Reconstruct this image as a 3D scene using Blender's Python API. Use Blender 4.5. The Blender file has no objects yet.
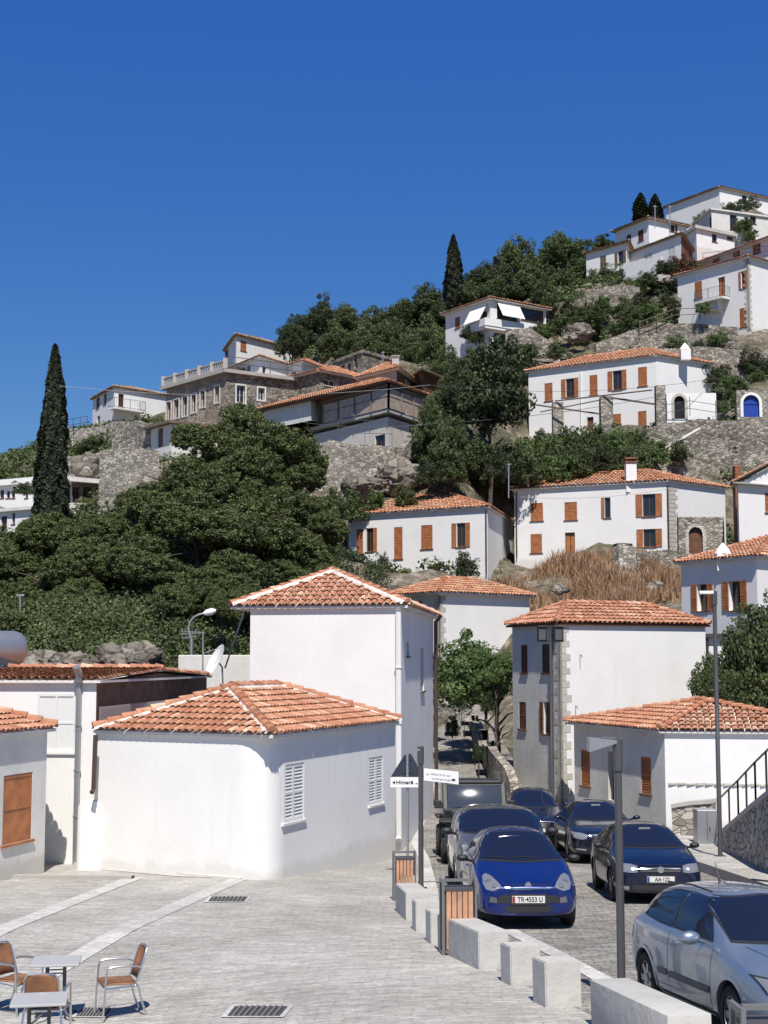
import bpy, bmesh, math, random
import numpy as np
from mathutils import Vector, Matrix
from mathutils.bvhtree import BVHTree
random.seed(7); np.random.seed(7)
R = math.radians
sc = bpy.context.scene
COL = sc.collection
W, H, FP, HZ, CZ = 768, 1024, 1450.0, 660.0, 4.7
PITCH = math.atan((HZ - H/2)/FP)
cp, sp = math.cos(PITCH), math.sin(PITCH)

# ---------------------------------------------------------------- camera maths: the survey that gave every position
def ray(px, py):
    a, b = (px - W/2)/FP, (H/2 - py)/FP
    return Vector((a, cp - b*sp, sp + b*cp))
def P(px, py, D):
    r = ray(px, py); t = D/r.y
    return Vector((r.x*t, D, CZ + r.z*t))
def X(px, D): return (px - W/2)/FP*D*1.005
def Zp(py, D): return P(W/2, py, D).z

def sst(a, b, x):
    t = min(1, max(0, (x-a)/(b-a))); return t*t*(3-2*t)
_fy = [(-40, 1.66+.062*10), (-10, 1.66+.062*10), (42, 1.66-.062*42), (47, -1.0), (54, -.8), (62, -.1), (72, 1.2), (85, 3.0), (100, 5.0)]
def pl(tab, y):
    if y <= tab[0][0]: return tab[0][1]
    for (a, za), (b, zb) in zip(tab, tab[1:]):
        if y <= b: return za + (zb-za)*(y-a)/(b-a)
    return tab[-1][1]
def gz(x, y):
    zr = pl(_fy, y)
    zp = -.045*max(0, y-26)
    t = sst(-6, 1, x)
    z = zr*t + zp*(1-t)
    return z
def pave(x, y):                      # the raised pavement on the right
    return gz(x, y) + .22
def G(px, py, f=gz):
    r = ray(px, py); D = 25.0
    for _ in range(60):
        x = r.x/r.y*D
        zt = f(x, D)
        Dn = (zt - CZ)/(r.z/r.y)
        D = D*.5 + Dn*.5
    x = r.x/r.y*D
    return Vector((x, D, f(x, D)))

# ---------------------------------------------------------------- mesh builder
class MB:
    def __init__(s): s.v = []; s.f = []; s.m = []
    def add(s, vs, fs, m=0):
        n = len(s.v); s.v += [tuple(v) for v in vs]; s.f += [tuple(i+n for i in f) for f in fs]; s.m += [m]*len(fs)
    def quad(s, a, b, c, d, m=0): s.add([a, b, c, d], [(0, 1, 2, 3)], m)
    def box(s, lo, hi, m=0, mat=None):
        x0, y0, z0 = lo; x1, y1, z1 = hi
        vs = [Vector(p) for p in ((x0,y0,z0),(x1,y0,z0),(x1,y1,z0),(x0,y1,z0),(x0,y0,z1),(x1,y0,z1),(x1,y1,z1),(x0,y1,z1))]
        if mat is not None: vs = [mat @ v for v in vs]
        s.add(vs, [(0,3,2,1),(4,5,6,7),(0,1,5,4),(1,2,6,5),(2,3,7,6),(3,0,4,7)], m)
    def bbox(s, lo, hi, b=.01, m=0, mat=None):      # bevelled box
        bm = bmesh.new(); bmesh.ops.create_cube(bm, size=1)
        c = [(l+h)/2 for l, h in zip(lo, hi)]; d = [h-l for l, h in zip(lo, hi)]
        for v in bm.verts: v.co = Vector((v.co[i]*d[i]+c[i] for i in range(3)))
        bmesh.ops.bevel(bm, geom=bm.edges[:], offset=b, segments=2, profile=.5, affect='EDGES')
        s.bm(bm, m, mat)
    def bm(s, bm, m=0, mat=None):
        bm.verts.index_update()
        s.add([(mat @ v.co if mat is not None else v.co) for v in bm.verts], [[v.index for v in f.verts] for f in bm.faces], m); bm.free()
    def cyl(s, p0, p1, r0, r1=None, n=10, m=0, caps=True):
        r1 = r0 if r1 is None else r1
        s.tube([p0, p1], [r0, r1], n, m, caps)
    def tube(s, pts, r, n=8, m=0, caps=True):
        pts = [Vector(p) for p in pts]
        rs = r if isinstance(r, (list, tuple)) else [r]*len(pts)
        vs = []; fs = []; prev = None
        for i, p in enumerate(pts):
            d = (pts[min(i+1, len(pts)-1)] - pts[max(i-1, 0)]).normalized()
            if prev is None:
                a = d.orthogonal().normalized()
            else:
                a = (prev - d*prev.dot(d)).normalized()
            prev = a; b = d.cross(a)
            for k in range(n):
                t = 2*math.pi*k/n
                vs.append(p + (a*math.cos(t)+b*math.sin(t))*rs[i])
        for i in range(len(pts)-1):
            for k in range(n):
                k2 = (k+1) % n
                fs.append((i*n+k, i*n+k2, (i+1)*n+k2, (i+1)*n+k))
        if caps:
            fs.append(tuple(reversed(range(n)))); fs.append(tuple(range((len(pts)-1)*n, len(pts)*n)))
        s.add(vs, fs, m)
    def bar(s, p0, p1, w, h, m=0):
        p0 = Vector(p0); p1 = Vector(p1); d = (p1-p0)
        L = d.length; d.normalize()
        u = Vector((0,0,1)) if abs(d.z) < .95 else Vector((0,1,0))
        a = d.cross(u).normalized(); b = a.cross(d)
        M = Matrix((a, d, b)).transposed().to_4x4(); M.translation = p0
        s.box((-w/2, 0, -h/2), (w/2, L, h/2), m, M)
    def prism(s, poly, z0, z1, m=0):
        n = len(poly)
        s.add([(x,y,z0) for x,y in poly]+[(x,y,z1) for x,y in poly],
              [tuple(reversed(range(n))), tuple(range(n,2*n))]+[(i,(i+1)%n,n+(i+1)%n,n+i) for i in range(n)], m)

def mesh(name, mb, mats, org=(0,0,0), smooth=None):
    me = bpy.data.meshes.new(name)
    ox, oy, oz = org
    me.from_pydata([(x-ox, y-oy, z-oz) for x, y, z in mb.v], [], mb.f)
    if not isinstance(mats, (list, tuple)): mats = [mats]
    for m in mats: me.materials.append(m)
    if len(mats) > 1: me.polygons.foreach_set('material_index', mb.m)
    if smooth:
        me.polygons.foreach_set('use_smooth', [True]*len(me.polygons))
        me.set_sharp_from_angle(angle=R(smooth))
    me.update()
    return me
def link(name, data, parent=None):
    o = bpy.data.objects.new(name, data); COL.objects.link(o)
    if parent is not None: o.parent = parent
    return o
def part(name, mb, mats, parent, smooth=None, label=None):
    org = worg(parent)
    o = link(name, mesh(name, mb, mats, org, smooth), parent)
    if label: o['label'] = label
    return o
ORG = {}
def worg(o):      # world origin that the children's coordinates are relative to
    while o is not None and o.name not in ORG: o = o.parent
    return ORG.get(o.name, (0,0,0)) if o is not None else (0,0,0)
def tag(o, label=None, cat=None, group=None, kind=None):
    if label: o['label'] = label
    if cat: o['category'] = cat
    if group: o['group'] = group
    if kind: o['kind'] = kind
    return o
def empty(name, loc, label, cat, group=None, rz=0, rx=0, world=True):
    o = bpy.data.objects.new(name, None); COL.objects.link(o)
    o.empty_display_size = .2
    o.location = loc; o.rotation_euler = (rx, 0, rz)
    if world: ORG[o.name] = tuple(loc)
    tag(o, label, cat, group); return o
def solo(name, mb, mats, label, cat, group=None, loc=None, smooth=None):
    if loc is None:
        a = np.array(mb.v); loc = (float(a[:,0].mean()), float(a[:,1].mean()), float(a[:,2].min()))
    o = link(name, mesh(name, mb, mats, loc, smooth)); o.location = loc
    return tag(o, label, cat, group)
def structure(name, mb, mats, smooth=None):
    o = link(name, mesh(name, mb, mats, (0,0,0), smooth)); o['kind'] = 'structure'; return o
def copy_tree(o, parent=None):
    c = o.copy(); COL.objects.link(c); c.parent = parent
    for ch in list(o.children): copy_tree(ch, c)
    return c

# ---------------------------------------------------------------- materials
def nodes(name):
    m = bpy.data.materials.new(name); m.use_nodes = True
    nt = m.node_tree; b = nt.nodes['Principled BSDF']
    return m, nt, b
def N(nt, typ, **kw):
    n = nt.nodes.new(typ)
    for k, v in kw.items():
        if k in n.inputs: n.inputs[k].default_value = v
        else: setattr(n, k, v)
    return n
def c4(c): return (c[0], c[1], c[2], 1)
def ramp(nt, fac, stops):
    r = nt.nodes.new('ShaderNodeValToRGB'); e = r.color_ramp.elements
    e[0].position, e[0].color = stops[0][0], c4(stops[0][1])
    e[1].position, e[1].color = stops[-1][0], c4(stops[-1][1])
    for p, c in stops[1:-1]:
        x = e.new(p); x.color = c4(c)
    nt.links.new(fac, r.inputs['Fac']); return r
def mixc(nt, fac, a, b, mode='MIX'):
    m = nt.nodes.new('ShaderNodeMix'); m.data_type = 'RGBA'; m.blend_type = mode
    L = nt.links
    if isinstance(fac, (int, float)): m.inputs[0].default_value = fac
    else: L.new(fac, m.inputs[0])
    for i, v in ((6, a), (7, b)):
        if isinstance(v, (tuple, list)): m.inputs[i].default_value = c4(v)
        else: L.new(v, m.inputs[i])
    return m.outputs[2]
def coords(nt, scale=(1,1,1), kind='Object'):
    t = nt.nodes.new('ShaderNodeTexCoord'); mp = nt.nodes.new('ShaderNodeMapping')
    mp.inputs['Scale'].default_value = scale
    nt.links.new(t.outputs[kind], mp.inputs['Vector']); return mp.outputs[0]
def bump(nt, b, h, strength=.4, dist=.02):
    n = N(nt, 'ShaderNodeBump', Strength=strength, Distance=dist)
    nt.links.new(h, n.inputs['Height']); nt.links.new(n.outputs[0], b.inputs['Normal']); return n
def simple(name, col, rough=.6, metal=0, spec=None, var=0, coat=0):
    m, nt, b = nodes(name)
    b.inputs['Base Color'].default_value = c4(col); b.inputs['Roughness'].default_value = rough
    b.inputs['Metallic'].default_value = metal
    if spec is not None: b.inputs['Specular IOR Level'].default_value = spec
    if coat: b.inputs['Coat Weight'].default_value = coat; b.inputs['Coat Roughness'].default_value = .03
    if var:
        n = N(nt, 'ShaderNodeTexNoise', Scale=3.0, Detail=6.0)
        nt.links.new(coords(nt), n.inputs['Vector'])
        lo = tuple(c*(1-var) for c in col); hi = tuple(min(1, c*(1+var)) for c in col)
        r = ramp(nt, n.outputs[0], [(.3, lo), (.7, hi)])
        nt.links.new(r.outputs[0], b.inputs['Base Color'])
    return m
def plaster(name, col, stain=(.55,.53,.48), amount=.25, rough=.9, bs=.35):
    m, nt, b = nodes(name); v = coords(nt)
    n1 = N(nt, 'ShaderNodeTexNoise', Scale=.7, Detail=8.0, Roughness=.65); nt.links.new(v, n1.inputs['Vector'])
    vs = coords(nt, (2.5, 2.5, .25))
    n2 = N(nt, 'ShaderNodeTexNoise', Scale=1.2, Detail=6.0, Roughness=.7); nt.links.new(vs, n2.inputs['Vector'])
    r1 = ramp(nt, n1.outputs[0], [(.42, (0,0,0)), (.75, (amount,)*3)])
    r2 = ramp(nt, n2.outputs[0], [(.5, (0,0,0)), (.8, (amount*1.1,)*3)])
    mx = N(nt, 'ShaderNodeMath', operation='MAXIMUM')
    nt.links.new(r1.outputs[0], mx.inputs[0]); nt.links.new(r2.outputs[0], mx.inputs[1])
    # grime rising from the foot of the wall (objects stand on z = 0)
    tc = nt.nodes.new('ShaderNodeTexCoord'); sp_ = nt.nodes.new('ShaderNodeSeparateXYZ'); nt.links.new(tc.outputs['Object'], sp_.inputs[0])
    ma = N(nt, 'ShaderNodeMath', operation='MULTIPLY_ADD'); nt.links.new(n1.outputs[0], ma.inputs[0]); ma.inputs[1].default_value = -1.1; nt.links.new(sp_.outputs[2], ma.inputs[2])
    gr = ramp(nt, ma.outputs[0], [(.0, (.45+amount*.3,)*3), (.12, (0,0,0))]); gr.color_ramp.elements[0].position = 0
    m2_ = N(nt, 'ShaderNodeMath', operation='MULTIPLY_ADD'); m2_.inputs[1].default_value = .5; m2_.inputs[2].default_value = .32; nt.links.new(ma.outputs[0], m2_.inputs[0]); nt.links.new(m2_.outputs[0], gr.inputs[0])
    mx2 = N(nt, 'ShaderNodeMath', operation='MAXIMUM'); nt.links.new(mx.outputs[0], mx2.inputs[0]); nt.links.new(gr.outputs[0], mx2.inputs[1])
    vc = N(nt, 'ShaderNodeTexVoronoi', Scale=.55, feature='DISTANCE_TO_EDGE'); nv = N(nt, 'ShaderNodeTexNoise', Scale=1.5, Detail=8.0, Roughness=.7); nt.links.new(v, nv.inputs['Vector'])
    av = N(nt, 'ShaderNodeVectorMath', operation='MULTIPLY_ADD'); av.inputs[1].default_value = (.9,)*3; nt.links.new(nv.outputs[1], av.inputs[0]); nt.links.new(v, av.inputs[2]); nt.links.new(av.outputs[0], vc.inputs['Vector'])
    cr_ = ramp(nt, vc.outputs['Distance'], [(.0, (.35,)*3), (.006, (0,0,0))]); cm_ = N(nt, 'ShaderNodeMath', operation='MULTIPLY'); nt.links.new(cr_.outputs[0], cm_.inputs[0]); nt.links.new(ramp(nt, n1.outputs[0], [(.5,(0,0,0)),(.62,(1,1,1))]).outputs[0], cm_.inputs[1])
    mx3 = N(nt, 'ShaderNodeMath', operation='MAXIMUM'); nt.links.new(mx2.outputs[0], mx3.inputs[0]); nt.links.new(cm_.outputs[0], mx3.inputs[1])
    nt.links.new(mixc(nt, mx3.outputs[0], col, stain), b.inputs['Base Color'])
    b.inputs['Roughness'].default_value = rough; b.inputs['Specular IOR Level'].default_value = .2
    n3 = N(nt, 'ShaderNodeTexNoise', Scale=6.0, Detail=8.0, Roughness=.6); nt.links.new(v, n3.inputs['Vector'])
    bump(nt, b, n3.outputs[0], bs, .03)
    return m
def rubble(name, c1, c2, mortar, scale=3.2, flat=1.6):
    m, nt, b = nodes(name); v = coords(nt, (1, 1, flat))
    nz = N(nt, 'ShaderNodeTexNoise', Scale=2.5, Detail=3.0); nt.links.new(v, nz.inputs['Vector'])
    ad = N(nt, 'ShaderNodeVectorMath', operation='MULTIPLY_ADD'); ad.inputs[1].default_value = (.25,)*3
    nt.links.new(nz.outputs[1], ad.inputs[0]); nt.links.new(v, ad.inputs[2])
    vo = N(nt, 'ShaderNodeTexVoronoi', Scale=scale); nt.links.new(ad.outputs[0], vo.inputs['Vector'])
    ve = N(nt, 'ShaderNodeTexVoronoi', Scale=scale, feature='DISTANCE_TO_EDGE'); nt.links.new(ad.outputs[0], ve.inputs['Vector'])
    sep = N(nt, 'ShaderNodeSeparateColor'); nt.links.new(vo.outputs['Color'], sep.inputs[0])
    cr = ramp(nt, sep.outputs[0], [(.05, c1), (.95, c2)])
    n2 = N(nt, 'ShaderNodeTexNoise', Scale=14.0, Detail=6.0); nt.links.new(v, n2.inputs['Vector'])
    n2r = ramp(nt, n2.outputs[0], [(.3, (.7,.7,.7)), (.7, (1.15,1.15,1.12))])
    cc = mixc(nt, 1.0, cr.outputs[0], n2r.outputs[0], 'MULTIPLY')
    er = ramp(nt, ve.outputs['Distance'], [(.015, (1,1,1)), (.07, (0,0,0))])
    nl = N(nt, 'ShaderNodeTexNoise', Scale=.35, Detail=5.0); nt.links.new(v, nl.inputs['Vector'])
    nlr = ramp(nt, nl.outputs[0], [(.35, (.72,.7,.68)), (.65, (1.1,1.08,1.05))])
    fin = mixc(nt, er.outputs[0], cc, mortar)
    nt.links.new(mixc(nt, 1.0, fin, nlr.outputs[0], 'MULTIPLY'), b.inputs['Base Color'])
    b.inputs['Roughness'].default_value = .92; b.inputs['Specular IOR Level'].default_value = .2
    hr = ramp(nt, ve.outputs['Distance'], [(0, (0,0,0)), (.12, (1,1,1))])
    hh = mixc(nt, .35, hr.outputs[0], n2.outputs[0])
    bump(nt, b, hh, .9, .05)
    return m
def island(name, stops, rough=.85, noise=.25, nscale=8, spec=.3, trans=0, big=None):
    m, nt, b = nodes(name)
    g = nt.nodes.new('ShaderNodeNewGeometry')
    r = ramp(nt, g.outputs['Random Per Island'], stops)
    n = N(nt, 'ShaderNodeTexNoise', Scale=float(nscale), Detail=6.0); nt.links.new(coords(nt), n.inputs['Vector'])
    nr = ramp(nt, n.outputs[0], [(.3, (1-noise,)*3), (.7, (1+noise*.6,)*3)])
    col = mixc(nt, 1.0, r.outputs[0], nr.outputs[0], 'MULTIPLY')
    if big:
        n2 = N(nt, 'ShaderNodeTexNoise', Scale=big[0], Detail=5.0, Roughness=.6); nt.links.new(coords(nt), n2.inputs['Vector'])
        f = ramp(nt, n2.outputs[0], [(.48, (0,0,0)), (.7, (big[2],)*3)])
        col = mixc(nt, f.outputs[0], col, big[1])
    nt.links.new(col, b.inputs['Base Color'])
    b.inputs['Roughness'].default_value = rough; b.inputs['Specular IOR Level'].default_value = spec
    if trans:
        tr = nt.nodes.new('ShaderNodeBsdfTranslucent'); mx = nt.nodes.new('ShaderNodeMixShader'); mx.inputs[0].default_value = trans
        nt.links.new(col, tr.inputs[0]); nt.links.new(b.outputs[0], mx.inputs[1]); nt.links.new(tr.outputs[0], mx.inputs[2])
        nt.links.new(mx.outputs[0], nt.nodes['Material Output'].inputs[0])
    return m
def paving(name, c1, c2, mortar, bw, bh, ms=.02, rot=0, bs=.5, stain=.3, warp=.06, streak=.0):
    m, nt, b = nodes(name)
    t = nt.nodes.new('ShaderNodeTexCoord'); mp = nt.nodes.new('ShaderNodeMapping'); mp.inputs['Rotation'].default_value = (0,0,rot)
    nt.links.new(t.outputs['Object'], mp.inputs[0]); v = mp.outputs[0]
    nz = N(nt, 'ShaderNodeTexNoise', Scale=1.7, Detail=4.0); nt.links.new(v, nz.inputs['Vector'])
    ad = N(nt, 'ShaderNodeVectorMath', operation='MULTIPLY_ADD'); ad.inputs[1].default_value = (warp,)*3
    nt.links.new(nz.outputs[1], ad.inputs[0]); nt.links.new(v, ad.inputs[2])
    br = N(nt, 'ShaderNodeTexBrick', Scale=1.0, **{'Mortar Size': ms, 'Mortar Smooth': .3, 'Brick Width': bw, 'Row Height': bh, 'Bias': 0.0})
    br.inputs['Color1'].default_value = (0,0,0,1); br.inputs['Color2'].default_value = (1,1,1,1); br.inputs['Mortar'].default_value = (.5,.5,.5,1)
    nt.links.new(ad.outputs[0], br.inputs['Vector'])
    cr = ramp(nt, br.outputs['Color'], [(0, c1), (1, c2)])
    n2 = N(nt, 'ShaderNodeTexNoise', Scale=9.0, Detail=8.0, Roughness=.7); nt.links.new(v, n2.inputs['Vector'])
    n2r = ramp(nt, n2.outputs[0], [(.3, (.68,.68,.68)), (.68, (1.18,1.17,1.15))])
    cc = mixc(nt, 1.0, cr.outputs[0], n2r.outputs[0], 'MULTIPLY')
    cc = mixc(nt, br.outputs['Fac'], cc, mortar)
    if streak:
        mq = nt.nodes.new('ShaderNodeMapping'); mq.inputs['Scale'].default_value = (1.3, 7.5, 1); nt.links.new(v, mq.inputs[0])
        n4 = N(nt, 'ShaderNodeTexNoise', Scale=1.6, Detail=8.0, Roughness=.75); nt.links.new(mq.outputs[0], n4.inputs['Vector'])
        n4r = ramp(nt, n4.outputs[0], [(.3, (1-streak,)*3), (.5, (1,)*3), (.7, (1+streak*.7,)*3)])
        cc = mixc(nt, 1.0, cc, n4r.outputs[0], 'MULTIPLY')
    n3 = N(nt, 'ShaderNodeTexNoise', Scale=.3, Detail=8.0, Roughness=.65); nt.links.new(v, n3.inputs['Vector'])
    n3r = ramp(nt, n3.outputs[0], [(.35, (1-stain, 1-stain, 1-stain*1.05)), (.65, (1.06,)*3)])
    nt.links.new(mixc(nt, 1.0, cc, n3r.outputs[0], 'MULTIPLY'), b.inputs['Base Color'])
    b.inputs['Roughness'].default_value = .85; b.inputs['Specular IOR Level'].default_value = .25
    inv = N(nt, 'ShaderNodeMath', operation='SUBTRACT'); inv.inputs[0].default_value = 1; nt.links.new(br.outputs['Fac'], inv.inputs[1])
    hh = mixc(nt, .5, inv.outputs[0], n2.outputs[0])
    bump(nt, b, hh, bs, .03)
    return m

M = {}
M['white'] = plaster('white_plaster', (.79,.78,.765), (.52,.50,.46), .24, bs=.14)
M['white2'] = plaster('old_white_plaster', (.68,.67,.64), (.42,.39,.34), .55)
M['grey_pl'] = plaster('grey_plaster', (.42,.40,.37), (.25,.22,.2), .6)
M['pink_pl'] = plaster('peeling_plaster', (.47,.38,.31), (.33,.3,.27), .8)
M['stone'] = rubble('rubble_stone', (.15,.135,.12), (.46,.43,.38), (.13,.12,.10), 3.0)
M['stone_pale'] = rubble('pale_rubble_stone', (.22,.205,.185), (.56,.53,.47), (.19,.175,.155), 3.2)
M['pink_stone'] = rubble('pinkish_rubble', (.27,.21,.17), (.50,.42,.35), (.38,.31,.26), 2.6)
M['stone_white'] = rubble('whitewashed_rubble', (.5,.49,.46), (.72,.71,.68), (.62,.6,.57), 3.4)
M['quoin'] = plaster('quoin_stone', (.52,.49,.44), (.3,.27,.23), .7)
M['rock'] = rubble('limestone_rock', (.16,.145,.13), (.36,.33,.29), (.10,.09,.08), .9, 1.0)
M['block'] = plaster('limestone_block', (.50,.49,.46), (.30,.285,.26), .6, bs=.6)
M['coping'] = plaster('concrete_coping', (.5,.49,.46), (.3,.28,.25), .6)
M['mortar'] = plaster('lime_mortar', (.74,.72,.68), (.45,.42,.38), .5)
T = [(0,(.38,.16,.09)),(.3,(.45,.205,.12)),(.7,(.52,.26,.16)),(.9,(.57,.32,.21)),(1,(.66,.44,.31))]
M['tile'] = island('terracotta_tile', T, .85, .3, 6, .25, 0, (.9, (.30,.15,.09), .45))
T2 = [(0,(.38,.16,.09)),(.4,(.47,.215,.12)),(.8,(.54,.27,.155)),(1,(.62,.37,.24))]
M['tile_far'] = island('weathered_terracotta_tile', T2, .9, .3, 3, .2, 0, (.5, (.36,.25,.18), .7))
T3 = [(0,(.27,.17,.11)),(.5,(.4,.28,.2)),(1,(.55,.43,.33))]
M['tile_old'] = island('lichen_grey_tile', T3, .9, .3, 3, .2)
M['wood'] = simple('orange_wood', (.37,.135,.045), .6, var=.25)
M['wood_d'] = simple('dark_wood', (.13,.055,.028), .6, var=.3)
M['wood_g'] = simple('grey_wood', (.16,.12,.09), .7, var=.3)
M['wood_w'] = simple('white_painted_wood', (.7,.7,.68), .5)
M['pole_wood'] = simple('bin_wood', (.50,.27,.16), .6, var=.35)
M['glass'] = simple('dark_glass', (.02,.025,.03), .06, spec=.6)
M['void'] = simple('dark_interior', (.012,.012,.014), .9)
M['metal'] = simple('dark_grey_metal', (.09,.09,.095), .45, metal=.3)
M['galv'] = simple('galvanised_metal', (.42,.43,.44), .4, metal=.7)
M['alu'] = simple('aluminium_tube', (.62,.63,.64), .28, metal=.9)
M['pipe_w'] = simple('white_pipe', (.75,.75,.74), .4)
M['pipe_b'] = simple('brown_pipe', (.09,.06,.05), .4, metal=.3)
M['rust'] = simple('rusty_sheet', (.16,.09,.065), .8, var=.35)
M['brick'] = rubble('red_brick', (.26,.10,.055), (.42,.17,.09), (.33,.27,.22), 5.0, 2.6)
M['paint_white'] = simple('white_sign_paint', (.8,.8,.79), .35)
M['ink'] = simple('black_lettering', (.03,.03,.035), .5)
M['signback'] = simple('sign_back', (.05,.06,.085), .4, metal=.4)
M['blue_door'] = simple('blue_paint', (.012,.05,.35), .5, var=.2)
M['wicker'] = simple('wicker_weave', (.26,.12,.055), .65, var=.45)
M['tabletop'] = simple('grey_tabletop', (.42,.42,.41), .35)
M['bark'] = simple('bark', (.09,.07,.055), .9, var=.4)
M['black'] = simple('black_metal', (.02,.02,.022), .4)
M['cloth'] = simple('white_awning', (.78,.77,.74), .8)
def leafm(n, a, b, c, tr=.25):
    return island(n, [(0, a), (.5, b), (1, c)], .6, .35, .6, .35, tr)
M['leaf_pine'] = leafm('pine_needles', (.040,.055,.018), (.095,.122,.040), (.180,.215,.075))
M['leaf_dark'] = leafm('dark_leaves', (.027,.039,.018), (.051,.073,.029), (.098,.124,.049))
M['leaf_mid'] = leafm('mid_green_leaves', (.042,.062,.022), (.088,.122,.042), (.160,.200,.075))
M['leaf_lite'] = leafm('light_green_leaves', (.063,.104,.034), (.116,.183,.055), (.207,.268,.104))
M['leaf_cyp'] = leafm('cypress_leaves', (.014,.022,.012), (.027,.038,.018), (.050,.064,.030), .15)
M['leaf_red'] = leafm('red_flower_leaves', (.04,.03,.02), (.1,.04,.03), (.22,.07,.05))
M['dry'] = island('dry_grass_blades', [(0,(.24,.135,.075)),(.5,(.38,.23,.135)),(1,(.52,.36,.24))], .8, .3, 1, .2, .2)
# ---------------------------------------------------------------- roofs
def offset_poly(q, o):
    n = len(q); out = []
    ov = o if isinstance(o, (tuple, list)) else None
    for i in range(n):
        a, b, c = Vector(q[i-1]), Vector(q[i]), Vector(q[(i+1) % n])
        d1 = (b-a).normalized(); d2 = (c-b).normalized()
        n1 = Vector((d1.y, -d1.x)); n2 = Vector((d2.y, -d2.x))
        if ov:
            p1 = a+n1*ov[i-1]; p2 = b+n2*ov[i]; cr = d1.x*d2.y-d1.y*d2.x
            t = ((p2.x-p1.x)*d2.y-(p2.y-p1.y)*d2.x)/cr; out.append(p1+d1*t); continue
        k = n1 + n2; k = k/max(.3, k.dot(n1)) if k.length > 1e-4 else n1
        out.append(b + k*o)
    return out
def tile_plane(mb, pts, pitch=.21, tl=.36, lift=.02, seg=5, skip=0):
    """barrel tiles laid on one roof plane; pts[0]->pts[1] is the eave"""
    p = [Vector(v) for v in pts]
    e = (p[1]-p[0]); e.normalize()
    mtop = sum(p[2:], Vector())/len(p[2:])
    n = e.cross(mtop-p[0]).normalized()
    if n.z < 0: n = -n
    s = n.cross(e).normalized()
    if s.z < 0: s = -s
    q = [((v-p[0]).dot(e), (v-p[0]).dot(s)) for v in p]
    u0 = min(a for a, b in q); u1 = max(a for a, b in q)
    u = u0 + pitch*.5
    r = pitch*.5
    ang = [math.pi*k/(seg-1) for k in range(seg)]
    while u < u1 - pitch*.3:
        hits = []
        for i in range(len(q)):
            (a, b), (c, d) = q[i], q[(i+1) % len(q)]
            if (a-u)*(c-u) <= 0 and abs(a-c) > 1e-6: hits.append(b+(d-b)*(u-a)/(c-a))
        if len(hits) >= 2:
            v0, v1 = min(hits), max(hits)
            v = v0 - .05; 
            while v < v1 - .05:
                w = min(v+tl*1.12, v1+.04)
                j = random.uniform(-.012, .012); jj = random.uniform(-.008, .008)
                vs = []
                for vv, rr, hh in ((v, r*1.02, .035+lift+jj), (w, r*.86, lift)):
                    for t in ang:
                        vs.append(p[0]+e*(u+j-math.cos(t)*rr)+s*vv+n*(math.sin(t)*rr*.75+hh))
                fs = [(k, k+1, seg+k+1, seg+k) for k in range(seg-1)]
                if v < v0:          # closed lower lip of the eave course
                    vs += [x - n*.02 for x in vs[:seg]]
                mb.add(vs, fs)
                v += tl
        u += pitch
mort_wide = [True]
def ridge_caps(mb, mort, a, b, r=.12, tl=.38):
    a = Vector(a); b = Vector(b); d = b-a; L = d.length
    if L < .3: return
    d.normalize(); side = d.cross(Vector((0,0,1))).normalized(); up = side.cross(d).normalized()
    k = 0
    while k*tl < L:
        s0, s1 = k*tl, min(L, (k+1)*tl+.05)
        vs = []
        for s_, rr, h in ((s0, r*1.05, .05), (s1, r*.85, .015)):
            for t in range(6):
                an = math.pi*t/5
                vs.append(a+d*s_ - side*math.cos(an)*rr + up*(math.sin(an)*rr+h))
        mb.add(vs, [(t, t+1, 7+t, 6+t) for t in range(5)]+[(5,4,3,2,1,0)])
        k += 1
    if mort is not None:
        n = max(2, int(L/.25)); prev = None
        for i in range(n+1):
            c = a+d*(L*i/n); w = r*1.45*random.uniform(.75, 1.25)
            hi_ = .10 if mort_wide[0] else .045; ring = [c-side*w-up*.02, c-side*w*.8+up*hi_*.75, c+up*hi_, c+side*w*.8+up*hi_*.75, c+side*w-up*.02]
            if prev: mort.add(prev+ring, [(t, t+1, 6+t, 5+t) for t in range(4)])
            prev = ring
def roof_planes(q, ze, kind, pitch, hipk=1.0):
    E = [Vector((p.x, p.y, ze)) for p in q]
    la, lb = (E[1]-E[0]).length, (E[2]-E[1]).length
    if kind == 'gable_l':   # ridge runs parallel to the right face, gable over the left face
        A, B = 1, 0
    rid_a = la >= lb
    if kind == 'gable_a' or kind == 'hip_a': rid_a = True
    if kind == 'gable_b' or kind == 'hip_b': rid_a = False
    short = lb if rid_a else la
    h = math.tan(R(pitch))*short/2
    up = Vector((0,0,h))
    inset = 0 if kind.startswith('gable') else min(short/2*hipk, (la if rid_a else lb)/2*.98)
    if rid_a:
        m0 = (E[3]+E[0])/2; m1 = (E[1]+E[2])/2
    else:
        m0 = (E[0]+E[1])/2; m1 = (E[2]+E[3])/2
    d = (m1-m0).normalized()
    r0 = m0+d*inset+up; r1 = m1-d*inset+up
    if rid_a: planes = [[E[0],E[1],r1,r0],[E[1],E[2],r1],[E[2],E[3],r0,r1],[E[3],E[0],r0]]
    else: planes = [[E[0],E[1],r0],[E[1],E[2],r1,r0],[E[2],E[3],r1],[E[3],E[0],r0,r1]]
    gable = kind.startswith('gable')
    ends = (1, 3) if rid_a else (0, 2)
    hips = [] if gable else ([(E[0],r0),(E[3],r0),(E[1],r1),(E[2],r1)] if rid_a else [(E[0],r0),(E[1],r0),(E[2],r1),(E[3],r1)])
    return E, planes, (r0, r1), hips, (ends if gable else ()), h

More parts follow.
